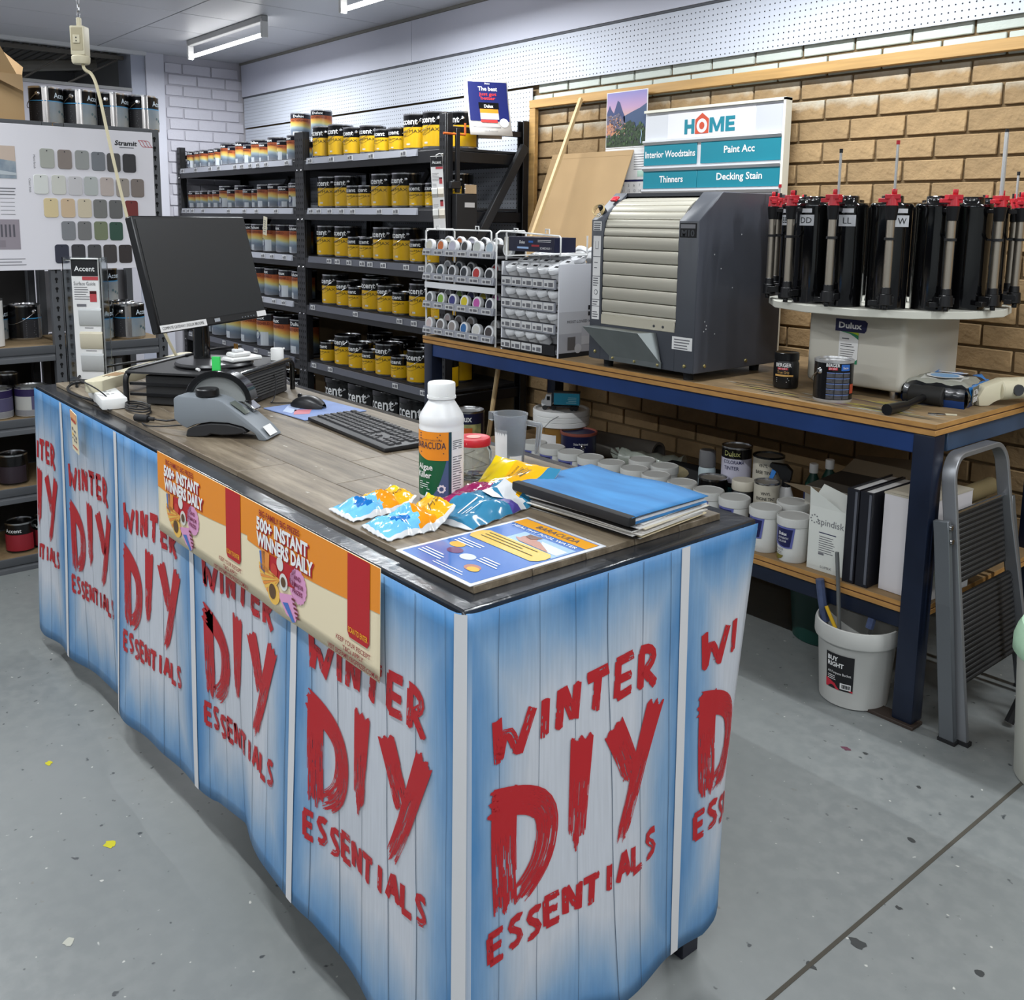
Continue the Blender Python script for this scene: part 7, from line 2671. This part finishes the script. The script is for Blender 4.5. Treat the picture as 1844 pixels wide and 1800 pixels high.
MB().box(-.045, -.035, 0, .045, .0, .172).build('body', mat('navy_tub', (34, 44, 84), .4), nb, bevel=.008, seg=2)

# cartons, binders and boxes
cart = mat('carton_white', (206, 208, 202), .7)
sd = thing('open_carton', 'white cardboard carton with its flap standing open at the bench end', 'carton', (-1.612, 2.695, SHZ))
cw, chh, cdp = .066, .212, .15
MB().box(-cw, 0, 0, cw, .002, chh).box(-cw, cdp-.002, 0, cw, cdp, chh).box(-cw, .002, 0, -cw+.002, cdp-.002, chh).box(cw-.002, .002, 0, cw, cdp-.002, chh).box(-cw+.002, .002, 0, cw-.002, cdp-.002, .002).build('carton_body', cart, sd)
MB().add([(-cw, 0, chh), (cw, 0, chh), (cw-.012, -.004, chh+.004), (-cw-.002, -.002, chh+.062)], [(0, 1, 2, 3)]).add([(-cw, .001, chh), (cw, .001, chh), (cw+.012, .085, chh+.02), (-cw+.01, .06, chh+.062)], [(0, 1, 2, 3)]).build('flap', cart, sd)
fn = lambda u, v: (u, -.0008, v)
b = MB()
text(b, 'spindisk', -.034, .155, .022, fn, w=.094, mi=0)
for i in range(8):
    a = 2*pi*i/8
    disc2(b, -.047+.013*cos(a), .170+.013*sin(a), .0026, fn, 0, n=8)
lines2(b, -.026, .118, .058, 8, .0075, .0024, fn, 0, rag=.3)
rect2(b, -.028, .128, .034, .131, fn, 1)
rect2(b, -.026, .055, -.006, .062, fn, 0)
text(b, 'LUMIX', -.016, .012, .008, fn, w=.04, mi=0)
b.build('lettering', [ink_grey, navy_print], sd, smooth=False)
bb = thing('cardboard_box', 'open brown and grey cardboard box behind the white carton', 'box', (-1.70, 3.02, SHZ), radians(6))
MB().box(-.13, -.13, 0, .13, .15, .215).build('box_body', mat('carton_grey', (186, 182, 172), .75), bb, bevel=.001)
MB().add([(-.13, -.13, .215), (.13, -.13, .215), (.10, -.20, .165), (-.17, -.215, .235)], [(0, 1, 2, 3)]).add([(-.13, .15, .216), (.13, .15, .216), (.20, .20, .30), (-.10, .22, .27)], [(0, 1, 2, 3)]).build('flap', mat('carton_brown', (118, 104, 84), .8), bb)
MB().add([(-.13, -.128, .2165), (.13, -.128, .2165), (.13, .148, .2165), (-.13, .148, .2165)], [(0, 1, 2, 3)]).build('inside', mat('carton_dark', (60, 54, 46), .9), bb)  # flat dark quad on the solid box, shade of its inside painted in
for i, (x, w) in enumerate(((-1.518, .040), (-1.472, .042))):
    t = thing('ring_binder', ['black ring binder next to the white carton', 'black ring binder next to the tall white box'][i], 'binder', (x, 2.675, SHZ), group='black binders')
    MB().box(-w/2, 0, 0, w/2, .006, .305).box(-w/2, .006, 0, -w/2+.003, .27, .305).box(w/2-.003, .006, 0, w/2, .27, .305).build('cover', mat('binder_black', (26, 27, 34), .4), t, bevel=.001)
    MB().box(-w/2+.004, .012, .006, w/2-.004, .262, .298).build('pages', paper, t)
    MB().box(w/2-.012, -.0012, .01, w/2-.004, .0, .298).build('spine_pocket', mat('pocket', (90, 92, 100), .3), t)
wb2 = thing('white_box', 'tall white cardboard box beside the blue bench leg', 'box', (-1.36, 2.705, SHZ), radians(-2))
MB().box(-.072, 0, 0, .072, .26, .31).build('box_body', mat('box_white', (204, 200, 202), .7), wb2, bevel=.001)
MB().box(-.073, -.001, .306, .073, .26, .3115).build('lid_flap', mat('box_lid', (176, 168, 152), .7), wb2)
fl = thing('paper_stack', 'upright stack of white papers at the right end of the lower shelf', 'papers', (-1.285, 2.74, SHZ), radians(-4))
for i in range(5):
    MB().box(-.010+i*.0032, .004*(i % 2), 0, -.008+i*.0032, .20+.01*(i % 3), .20+.012*(i % 3)).build('sheet', paper, fl)

# dark hoses and rollers behind the ladder
for i, (y, z, r, c, lab) in enumerate(((3.08, .60, .030, (120, 106, 74), 'tan roller lying high at the right end of the lower shelf behind the ladder'), (3.02, .54, .034, (96, 84, 60), 'dark tan roller below the lighter one behind the ladder'))):
    t = thing('roller', lab, 'roller', (-1.40, y, z))
    MB().cyl((0, -.12, 0), (0, .30, 0), r, n=16).build('sleeve', mat('roller_tan_%d' % i, c, .7), t)
    MB().cyl((0, -.14, 0), (0, -.115, 0), r*1.3, n=16).build('end_ring', black_soft, t)
t = thing('black_crate', 'black crate holding rollers at the right end of the lower shelf', 'crate', (-1.40, 3.1, SHZ))
MB().box(-.10, -.16, 0, .10, .24, .13).build('crate_body', black_soft, t, bevel=.004)

# ------------------------------------------------------------------ on the floor
la = thing('step_ladder', 'folded grey aluminium step ladder with black ribbed treads at the bench end', 'step ladder', (0, 0, 0))
alu = mat('ladder_alu', (142, 144, 148), .38, .55)
def lp(y, z, dx=0):
    return Vector((-1.130-.118*z/.84+dx, y, z))
def channel(pts, wx, wy, name, m, parent):
    """flat section swept along pts; wx across x, wy across the sweep"""
    b = MB()
    vs, fs = [], []
    for i, p in enumerate(pts):
        d = (pts[min(i+1, len(pts)-1)]-pts[max(0, i-1)]).normalized()
        s = Vector((1, 0, 0))
        s = (s-d*s.dot(d)).normalized()
        n = d.cross(s)
        for a, c in ((-1, -1), (1, -1), (1, 1), (-1, 1)):
            vs.append(p+s*(wx/2*a)+n*(wy/2*c))
    for i in range(len(pts)-1):
        for k in range(4):
            k2 = (k+1) % 4
            fs.append((4*i+k, 4*i+k2, 4*i+4+k2, 4*i+4+k))
    fs += [(3, 2, 1, 0), tuple(len(vs)-4+k for k in range(4))]
    b.add(vs, fs)
    return b.build(name, m, parent, bevel=.002)
arch = [lp(2.690, 0)]
arch.append(lp(2.700, .60))
for i in range(9):
    a = pi-i*pi/16
    arch.append(lp(2.775+.07*cos(a), .76+.075*sin(a)))
for i in range(9):
    a = pi/2-i*pi/16
    arch.append(lp(2.985+.07*cos(a), .76+.075*sin(a)))
arch += [lp(3.062, .60), lp(3.15, .0)]
channel(arch, .040, .016, 'front_frame', alu, la)
for y0, y1, nm in ((2.672, 2.668, 'rear_leg'), (3.10, 3.19, 'rear_leg')):
    channel([lp(y1, 0.0, -.030), lp(y0, .62, -.012), lp(y0, .655, -.012)], .045, .020, nm, mat('ladder_grey', (104, 108, 112), .42, .4), la)
for y in (2.690, 3.15):
    p = lp(y, 0)
    MB().box(p.x-.024, y-.012, 0, p.x+.024, y+.012, .012).build('rubber_foot', black_soft, la)
for y in (2.668, 3.19):
    p = lp(y, 0, -.03)
    MB().box(p.x-.026, y-.014, 0, p.x+.026, y+.014, .010).build('rubber_foot', black_soft, la)
for z0_, z1_, ya, yb in ((.455, .665, 2.725, 3.055), (.155, .42, 2.72, 3.10)):
    b = MB()
    zc = (z0_+z1_)/2
    p = lp(0, zc)
    b.M = Matrix.Translation((p.x-.008, 0, zc)) @ Matrix.Rotation(-atan2(.118, .84), 4, 'Y')
    h_ = (z1_-z0_)/2
    b.box(-.010, ya, -h_, .004, yb, h_)
    o = b.build('tread', mat('tread_black', (30, 30, 31), .55), la, bevel=.003)
    nr_ = int((z1_-z0_)/.016)
    for i in range(nr_):
        zz = -h_+.010+i*.016
        q = MB()
        q.M = b.M
        q.box(.004, ya+.012, zz, .0085, yb-.012, zz+.008)
        q.build('rib', mat('tread_rib', (52, 52, 53), .5), o, bevel=.001)
for z in (.60, .64):
    MB().cyl(lp(2.672, z, .012), lp(2.672, z, .018), .008, n=10).build('rivet', chrome, la)
MB().cyl(lp(2.70, .668, .0), lp(3.06, .668, .0), .006, n=8).build('pivot_rod', chrome, la)

bk = thing('tool_bucket', 'white plastic bucket with a black label under the right end of the bench', 'bucket', (-1.485, 2.700, 0), radians(22))
MB().lathe([(.098, 0), (.104, .005), (.118, .205), (.120, .208), (.128, .21), (.130, .216), (.130, .252), (.127, .262), (.122, .263), (.1185, .258), (.115, .20), (.100, .012), (0, .010)], 44).build('body', mat('bucket_white', (190, 190, 186), .45, var=.05, vs=7), bk)
fn = lambda u, v: (lambda r: (r*cos(F+u/.112), r*sin(F+u/.112), v))(.104+.070*v+.0012)
b = MB()
rect2(b, -.078, .060, .012, .178, fn, 0, nx=12)
b.build('front_label', mat('label_black', (22, 22, 25), .5), bk)
fn2_ = lambda u, v: (lambda r: (r*cos(F+u/.112), r*sin(F+u/.112), v))(.104+.070*v+.0022)
b = MB()
b.add([fn2_(-.078, .060), fn2_(-.035, .060), fn2_(.012, .060), fn2_(.012, .066), fn2_(-.02, .070), fn2_(-.05, .080), fn2_(-.078, .09)], [(0, 1, 5, 6), (1, 2, 3, 4, 5)], 0)
rect2(b, -.028, .066, .006, .086, fn2_, 1, nx=3)
b.build('label_band', [mat('label_red'), paper], bk, ang=80)
f9 = lambda u, v: (lambda r: (r*cos(F+u/.112), r*sin(F+u/.112), v))(.104+.070*v+.0030)
b = MB()
text(b, 'BUY', -.070, .155, .014, f9, w=.034, bold=.03)
text(b, 'RIGHT', -.070, .136, .014, f9, w=.052, bold=.03)
text(b, 'All Purpose Bucket', -.070, .112, .008, f9, w=.075)
lines2(b, -.070, .104, .03, 3, .006, .002, f9)
b.build('lettering', ink_white, bk, smooth=False)
b = MB()
for i in range(9):
    rect2(b, -.022+i*.0028, .070, -.0208+i*.0028+.0006*(i % 3), .083, f9)
b.build('barcode', ink, bk, smooth=False)
MB().tube([(.118, -.03, .205), (.135, -.03, .19), (.145, -.02, .15), (.150, .0, .12)], .002, 5).build('handle', tin, bk)
def tool(name, label, pts, r, m, tip=None):
    t = thing(name, label, 'tool', (0, 0, 0))
    MB().tube(pts, r, 8).build('handle', m, t, bevel=0)
    if tip:
        MB().tube([pts[0], tip], r*.6, 6).build('shaft', tin, t)
    return t
brush_blue = mat('tool_blue', (72, 84, 116), .45, var=.2, vs=30)
tool('paint_brush', 'blue-handled brush leaning in the left side of the white bucket', [(-1.575, 2.66, .235), (-1.588, 2.655, .30), (-1.600, 2.652, .37)], .014, brush_blue, (-1.55, 2.67, .05))
tool('metal_rod', 'thin grey metal rod standing tallest in the white bucket', [(-1.515, 2.645, .22), (-1.530, 2.65, .34), (-1.548, 2.655, .475)], .0065, mat('rod_grey', (130, 132, 132), .35, .6), (-1.50, 2.66, .03))
tool('utility_knife', 'yellow-handled knife leaning inside the white bucket', [(-1.520, 2.645, .215), (-1.545, 2.64, .262), (-1.562, 2.637, .295)], .006, mat('knife_yellow', (216, 172, 40), .4), (-1.49, 2.68, .05))
tool('paint_brush', 'blue-handled brush leaning in the right side of the white bucket', [(-1.440, 2.69, .25), (-1.430, 2.695, .31), (-1.420, 2.700, .375)], .013, brush_blue, (-1.465, 2.69, .05))
gb = thing('green_bucket', 'dark green bucket in the shadow behind the white bucket', 'bucket', (-1.80, 3.03, 0))
MB().lathe([(.105, 0), (.11, .004), (.135, .26), (.142, .262), (.142, .275), (.137, .278), (.13, .27), (.105, .012), (0, .01)], 36).build('body', mat('bucket_green', (18, 62, 54), .4), gb)
bi = thing('white_bin', 'white bin with a pale green rim at the right edge of the floor', 'bin', (-.856, 2.72, 0))
MB().lathe([(.125, 0), (.130, .006), (.150, .36), (.152, .365)], 40).build('body', mat('bin_white', (206, 206, 196), .5), bi)
MB().lathe([(.158, .355), (.162, .36), (.162, .395), (.155, .42), (.145, .44), (.138, .44), (.14, .40), (.0, .38)], 40).build('lid', mat('bin_green', (186, 222, 190), .45), bi)
bs_ = thing('black_stand', 'black splayed stand foot on the floor between ladder and bin', 'stand', (-1.06, 2.98, 0))
MB().tube([(-.025, -.08, .012), (-.01, -.03, .10), (.0, .0, .30)], .014, 8).build('leg', black_soft, bs_)
MB().tube([(-.02, .12, .012), (-.01, .05, .10), (.0, .0, .30)], .014, 8).build('leg', black_soft, bs_)
MB().cyl((0, 0, .28), (0, 0, .62), .012, n=10).build('pole', black_soft, bs_)
wc = thing('white_castor', 'small white castor lying behind the ladder treads', 'castor', (-1.32, 3.15, .0))
MB().cyl((-.012, 0, .022), (.012, 0, .022), .022, n=16).build('wheel', white_plastic, wc, bevel=.003)

# ------------------------------------------------------------------ grey shelving at the left
gx0, gx1 = -4.72, -4.293
gl = [.950, .650, .360, .060]
post_m = MB().box(-.0, -.020, 0, .003, .020, 1.868).box(-.035, .017, 0, .0, .020, 1.868).mesh('upright', grey_steel, bevel=.001)
keyh = MB()
for i in range(46):
    z = .03+i*.04
    keyh.add([(.0034, .007*cos(2*pi*k/6), z+.007*sin(2*pi*k/6)) for k in range(6)], [tuple(range(6))])
    keyh.add([(.0034, -.003, z-.006), (.0034, .003, z-.006), (.0034, .003, z-.016), (.0034, -.003, z-.016)], [(0, 1, 2, 3)])
key_me = keyh.mesh('keyholes', mat('slot_black'), smooth=False)
def grey_unit(label, y0, y1):
    t = thing('steel_shelving', label, 'shelving', (0, 0, 0), group='grey boltless shelving')
    for y in (y0+.02, y1-.02):
        for x, f in ((gx1, 0), (gx0, pi)):
            u = link('upright', post_m, t, (x, y, 0), (0, 0, f))
            if y == y1-.02:
                u.scale = (1, -1, 1) if f == 0 else (1, 1, 1)
            k = link('keyholes', key_me, u)
            k['kind'] = 'stuff'
    for z in gl+[1.866]:
        b = MB()
        b.box(gx0+.004, y0+.006, z-.014, gx1-.006, y1-.006, z)
        b.build('shelf', chip_board, t)
        for x, s in ((gx1-.004, 1), (gx0+.004, -1)):
            q = MB()
            q.prism([(x, z+.004), (x+.010*s, z+.004), (x+.010*s, z-.028), (x+.002*s, z-.034), (x+.010*s, z-.042), (x+.010*s, z-.062), (x-.012*s, z-.062), (x-.012*s, z-.058), (x, z-.056)], y0+.042, y1-.042, 'y')
            q.build('beam', grey_steel, t, bevel=.001)
        for y in (y0+.02, y1-.02):
            MB().box(gx0+.01, y-.015, z-.05, gx1-.01, y-.012, z-.012).build('side_beam', grey_steel, t)
    return t
grey_unit('grey steel shelving unit running out of view on the left', .22, 1.135)
grey_unit('narrower grey steel shelving unit left of the black racks', 1.139, 1.57)
# back sheet of the right bay
MB().box(gx0-.012, 1.16, .96, gx0-.004, 1.55, 1.24).build('back_sheet', mat('sheet_grey', (136, 136, 140), .6), bpy.data.objects['steel_shelving.001'])
MB().box(gx0-.012, .22, .02, gx0-.004, 1.13, 1.30).build('back_sheet', mat('sheet_dark', (46, 44, 43), .8), bpy.data.objects['steel_shelving'])  # added dark sheet, gives the left bay its deep shade by colour
MB().box(gx0-.012, 1.15, .02, gx0-.004, 1.56, .93).build('back_sheet', mat('sheet_dark'), bpy.data.objects['steel_shelving.001'])  # same added sheet darkening the lower right bay

bd = thing('swatch_board', 'white swatch board of painted metal chips fixed to the front of the grey shelving', 'display board', (gx1+.011, 0, 0))
MB().box(0, .60, 1.270, .004, 1.537, 1.853).build('board', mat('board_white', (218, 216, 222), .5), bd, bevel=.001)
fn = lambda u, v: (.0046, u, v)
f2_ = lambda u, v: (.0052, u, v)
CH = [(1.104, 1.723, (160, 162, 154)), (1.172, 1.722, (128, 118, 112)), (1.24, 1.723, (142, 144, 142)), (1.305, 1.720, (110, 114, 120)), (1.368, 1.718, (72, 70, 70)), (1.433, 1.718, (42, 41, 45)),
      (1.075, 1.618, (206, 208, 204)), (1.143, 1.618, (196, 196, 188)), (1.207, 1.616, (190, 188, 190)), (1.270, 1.617, (170, 174, 172)), (1.335, 1.616, (176, 164, 158)), (1.400, 1.614, (146, 138, 130)), (1.463, 1.614, (120, 110, 104)),
      (1.108, 1.524, (206, 188, 146)), (1.174, 1.524, (196, 172, 142)), (1.240, 1.524, (196, 184, 160)), (1.303, 1.523, (112, 112, 110)), (1.367, 1.522, (94, 94, 94)), (1.433, 1.521, (110, 42, 40)),
      (1.171, 1.431, (122, 124, 128)), (1.235, 1.431, (112, 112, 112)), (1.301, 1.431, (112, 120, 94)), (1.364, 1.429, (46, 76, 64)),
      (1.140, 1.335, (50, 52, 66)), (1.205, 1.335, (56, 56, 60)), (1.270, 1.334, (72, 72, 74)), (1.334, 1.333, (62, 58, 58)), (1.398, 1.332, (52, 46, 46))]
def chip_mesh(c):
    w, hh, r = .0275, .039, .011
    pts = []
    for cx__, cz__, a0 in ((w-r, hh-r, 0), (-w+r, hh-r, pi/2), (-w+r, -hh+r, pi), (w-r, -hh+r, 3*pi/2)):
        for k in range(5):
            a = a0+k*pi/8
            pts.append((cx__+r*cos(a), cz__+r*sin(a)))
    return MB().prism(pts, .0046, .0075, 'x').mesh('swatch_chip', mat('swatch_%d_%d_%d' % c, c, .38), bevel=.0008)
hole_me = MB().cyl((.0074, 0, .030), (.0079, 0, .030), .0026, n=8).mesh('chip_hole', hole_mat)
for y, z, c in CH:
    o = link('swatch_chip', chip_mesh(c), bd, (0, y, z))
    link('chip_hole', hole_me, o)
b = MB()
text(b, 'Stramit', 1.375, 1.792, .019, fn, w=.093, bold=.03, shear=.18, mi=0)
lines2(b, 1.395, 1.785, .06, 1, .01, .004, fn, 2, rag=0)
for i in range(4):
    x = 1.475+i*.0135
    stroke(b, [(x, 1.815), (x+.006, 1.812), (x+.012, 1.796), (x+.020, 1.790)], .0022, fn, n=1, seg=8, mi=1)
stroke(b, [(1.475, 1.816), (1.515, 1.816)], .0022, fn, n=1, seg=4, mi=1)
stroke(b, [(1.495, 1.790), (1.536, 1.790)], .0022, fn, n=1, seg=4, mi=1)
lines2(b, .92, 1.60, .06, 3, .012, .004, fn, 2, rag=.1)
lines2(b, .92, 1.56, .06, 5, .016, .002, fn, 2, rag=.2)
lines2(b, .90, 1.318, .11, 3, .012, .003, fn, 2)
b.build('lettering', [ink, mat('logo_red', (176, 30, 56), .5), ink_grey], bd, smooth=False)
b = MB()
fr2 = lambda u, v: (.0046, v, u)
for zc, yy, word in ((1.735, 1.052, 'Matt finish'), (1.640, 1.030, 'Classic finish')):
    text(b, word, -(zc), yy, .008, lambda u, v: (.0046, v, -u), w=.055)
b.build('small_print', ink_grey, bd, smooth=False)
b = MB()
rect2(b, .80, 1.637, .986, 1.765, fn, 0)
poly2(b, [(.80, 1.637), (.986, 1.637), (.986, 1.705), (.93, 1.712), (.87, 1.70), (.80, 1.715)], f2_, 1)
poly2(b, [(.80, 1.655), (.986, 1.650), (.986, 1.66), (.90, 1.672), (.80, 1.67)], lambda u, v: (.0058, u, v), 2)
b.build('picture', [mat('pic_dusk', (190, 172, 158), .5), mat('pic_sea', (118, 132, 146), .5, c2=(150, 160, 168), vs=25), mat('pic_foam', (176, 184, 190), .5)], bd, smooth=False)
b = MB()
rect2(b, .80, 1.355, .985, 1.475, fn, 0)
for i in range(6):
    rect2(b, .885+i*.015, 1.405, .892+i*.015, 1.455, f2_, 1)
rect2(b, .895, 1.365, .93, 1.392, f2_, 2)
b.build('picture', [mat('pic_mauve', (142, 134, 142), .5), mat('pic_shadow', (84, 82, 90), .5), mat('pic_mauve2', (128, 120, 128), .5)], bd, smooth=False)

# black and silver tins
def silver_can(r, h, n):
    t = thing('paint_tin', 'x', 'paint tin')
    can_body(r, h, .3).build('body', [can_black, chrome, black_gloss], t)
    label_band(r+.0006, .010, h*.60, F-.55, F+.95).build('front_label', mat('label_silver', (150, 152, 150), .3, c2=(120, 134, 146), vs=9), t)
    label_band(r+.0006, .010, h*.58, F-2.0, F-.95).build('data_panel', mat('data_panel'), t)
    label_band(r+.0006, .006, h*.965, F-.95, F-.55, n=6).build('seam_strip', mat('seam_silver', (190, 186, 184), .2, .8), t)
    label_band(r+.0008, h*.60, h*.625, F-2.0, F+1.2).build('blue_line', mat('cyan_print', (60, 140, 190), .4), t)
    b = MB()
    text(b, 'Accent', r*.35, h*.70, h*.14, wrap(r+.0016), w=r*1.2, align='c', bold=.012)
    b.build('lettering', mat('lettering_ice', (206, 220, 230), .5), t, smooth=False)
    b = MB()
    lines2(b, -r*1.85, h*.52, r*.75, 8, h*.06, h*.018, wrap(r+.0014))
    b.build('small_print', ink_grey, t, smooth=False)
    b = MB()
    for i in range(3):
        disc2(b, r*(.1+.25*i), h*(.35-.05*i), r*.09, wrap(r+.0016), n=10)
    b.build('leaf_print', mat('leaf_print', (80, 104, 112), .5), t, smooth=False)
    ear_handle(r, h, None, t, z=h*.80, side=radians(-160))
    return t
sc = silver_can(.0655, .155, 0)
for i, (x, y, rz) in enumerate(((-4.44, 1.155, 2.05), (-4.44, 1.290, 2.0), (-4.44, 1.425, 2.1), (-4.44, 1.560, 2.1), (-4.60, 1.22, .4), (-4.62, 1.46, .6))):
    lab = ['black and silver paint tin against the brown box on top of the grey shelving', 'black and silver paint tin, second from the brown box on top of the grey shelving', 'black and silver paint tin, third from the brown box on top of the grey shelving', 'black and silver paint tin at the right end on top of the grey shelving', 'black-topped paint tin in the back row near the brown box on the grey shelving', 'black-topped paint tin in the back row at the right end of the grey shelving'][i]
    place(sc, USED, (x, y, 1.8675), rz, lab, 'black and silver tins')
for i, (x, y, z, rz) in enumerate(((-4.40, 1.300, gl[0], 2.0), (-4.40, 1.440, gl[0], 1.95), (-4.56, 1.28, gl[0], .5), (-4.56, 1.45, gl[0], .1), (-4.53, 1.37, gl[0]+.1565, 1.9))):
    lab = ['black and silver paint tin on the middle shelf right beside the acrylic stand', 'black and silver paint tin on the middle shelf, the one next to the monitor', 'black and silver paint tin at the back of the middle shelf behind the acrylic stand', 'black and silver paint tin at the back of the middle shelf behind the monitor', 'black-topped paint tin stacked over the others on the middle shelf'][i]
    place(sc, USED, (x, y, z+.0012), rz, lab, 'black and silver tins')
dk = [(-4.60, .92, gl[0]), (-4.60, 1.055, gl[0]), (-4.60, .78, gl[0])]
for i, (x, y, z) in enumerate(dk):
    place(sc, USED, (x, y, z+.0012), 2.2+i, 'dark paint tin, %s from left in the shadow of the left middle shelf' % ORD[[1, 2, 0][i]], 'dark tins in the left bay')
t = simple_can('white_canister', 'tall pale canister at the left picture edge on the middle shelf', 'canister', (-4.39, .885, gl[0]+.001), .040, .20, [white_plastic, tin, lid_dirty])
vt = [simple_can('paint_tin', lab, 'paint tin', (x, y, gl[1]+.001), r_, .128, [mat('label_white_dim', (196, 196, 192), .4), tin, mat('lid_pale', (170, 172, 170), .3, .5)], None, .9, band=None) for lab, x, y, r_ in
      (('white tin with a dark violet top at the left picture edge, lower middle shelf', -4.40, .875, .066), ('white and violet tin with a text panel beside the counter end', -4.385, 1.012, .066))]
for o in vt:
    label_band(.0668, .088, .119, 0, 2*pi, n=28).build('violet_band', mat('violet_band', (40, 30, 72), .4), o)
    label_band(.0668, .006, .030, 0, 2*pi, n=28).build('grey_band', mat('grey_band', (130, 130, 134), .4), o)
    label_band(.0669, .032, .087, F+.42, F+2.2).build('text_panel', mat('violet_panel', (78, 74, 104), .5), o)
t = simple_can('paint_tin', 'dark bottle-shaped tin standing behind the violet-topped tins', 'paint tin', (-4.52, .95, gl[1]+.001), .045, .17, [mat('tin_black2'), tin, lid_dirty], None, 0, band=(.1, .5, mat('label_grey')))
for i, (y, z, c, lab) in enumerate(((.925, gl[2], (50, 40, 48), 'dark paint tin with a faded text panel on the second lowest grey shelf'), (.935, gl[3], (150, 36, 48), 'black and red paint tin on the bottom grey shelf'), (1.045, gl[3], (150, 36, 48), 'black and red paint tin half hidden by the skirt on the bottom grey shelf'))):
    t = simple_can('paint_tin', lab, 'paint tin', (-4.40, y, z+.001), .058, .132, [can_black, tin, mat('tin_black2')], ([('Accent', .0, .092, .016, .07, ink_white)] if i else None), .85, band=(.08, .62, mat('band_%d' % c[0], c, .4)))
t = thing('bottle_pack', 'group of blue and white bottles low on the narrow grey shelf', 'bottle', (-4.42, 1.30, gl[1]+.001))
for k in range(6):
    MB().cyl((0, -.09+k*.036, 0), (0, -.09+k*.036, .21), .016, n=10).build('bottle', [mat('bottle_navy', (44, 52, 84), .4), white_plastic, mat('bottle_grey', (150, 152, 156), .4)][k % 3], t)
# brown box on top
bx = thing('brown_box', 'open brown cardboard box standing on top of the grey shelving', 'box', (-4.50, .70, 1.8675))
hb_ = .185
bxy = .345
for a in ((-.16, -.30, 0, .165, -.296, hb_), (-.16, bxy-.004, 0, .165, bxy, hb_), (-.16, -.296, 0, -.156, bxy-.004, hb_), (.161, -.296, 0, .165, bxy-.004, hb_), (-.156, -.296, 0, .161, bxy-.004, .004)):
    MB().box(*a).build('side', card, bx)
MB().add([(.165, -.29, hb_), (.165, bxy-.02, hb_), (.205, bxy-.10, hb_+.13), (.205, -.29, hb_+.15)], [(0, 1, 2, 3)]).build('flap', card, bx)
MB().add([(.165, bxy, hb_), (-.16, bxy, hb_), (-.15, bxy-.02, hb_+.15), (.16, bxy+.006, hb_+.03)], [(0, 1, 2, 3)]).build('flap', card, bx)
MB().add([(.1656, bxy-.0, hb_), (.1656, bxy-.17, hb_), (.20, bxy-.16, hb_+.0), (.21, bxy-.01, hb_-.07)], [(0, 1, 2, 3)]).build('flap', mat('card_dark', (140, 116, 84), .85), bx)
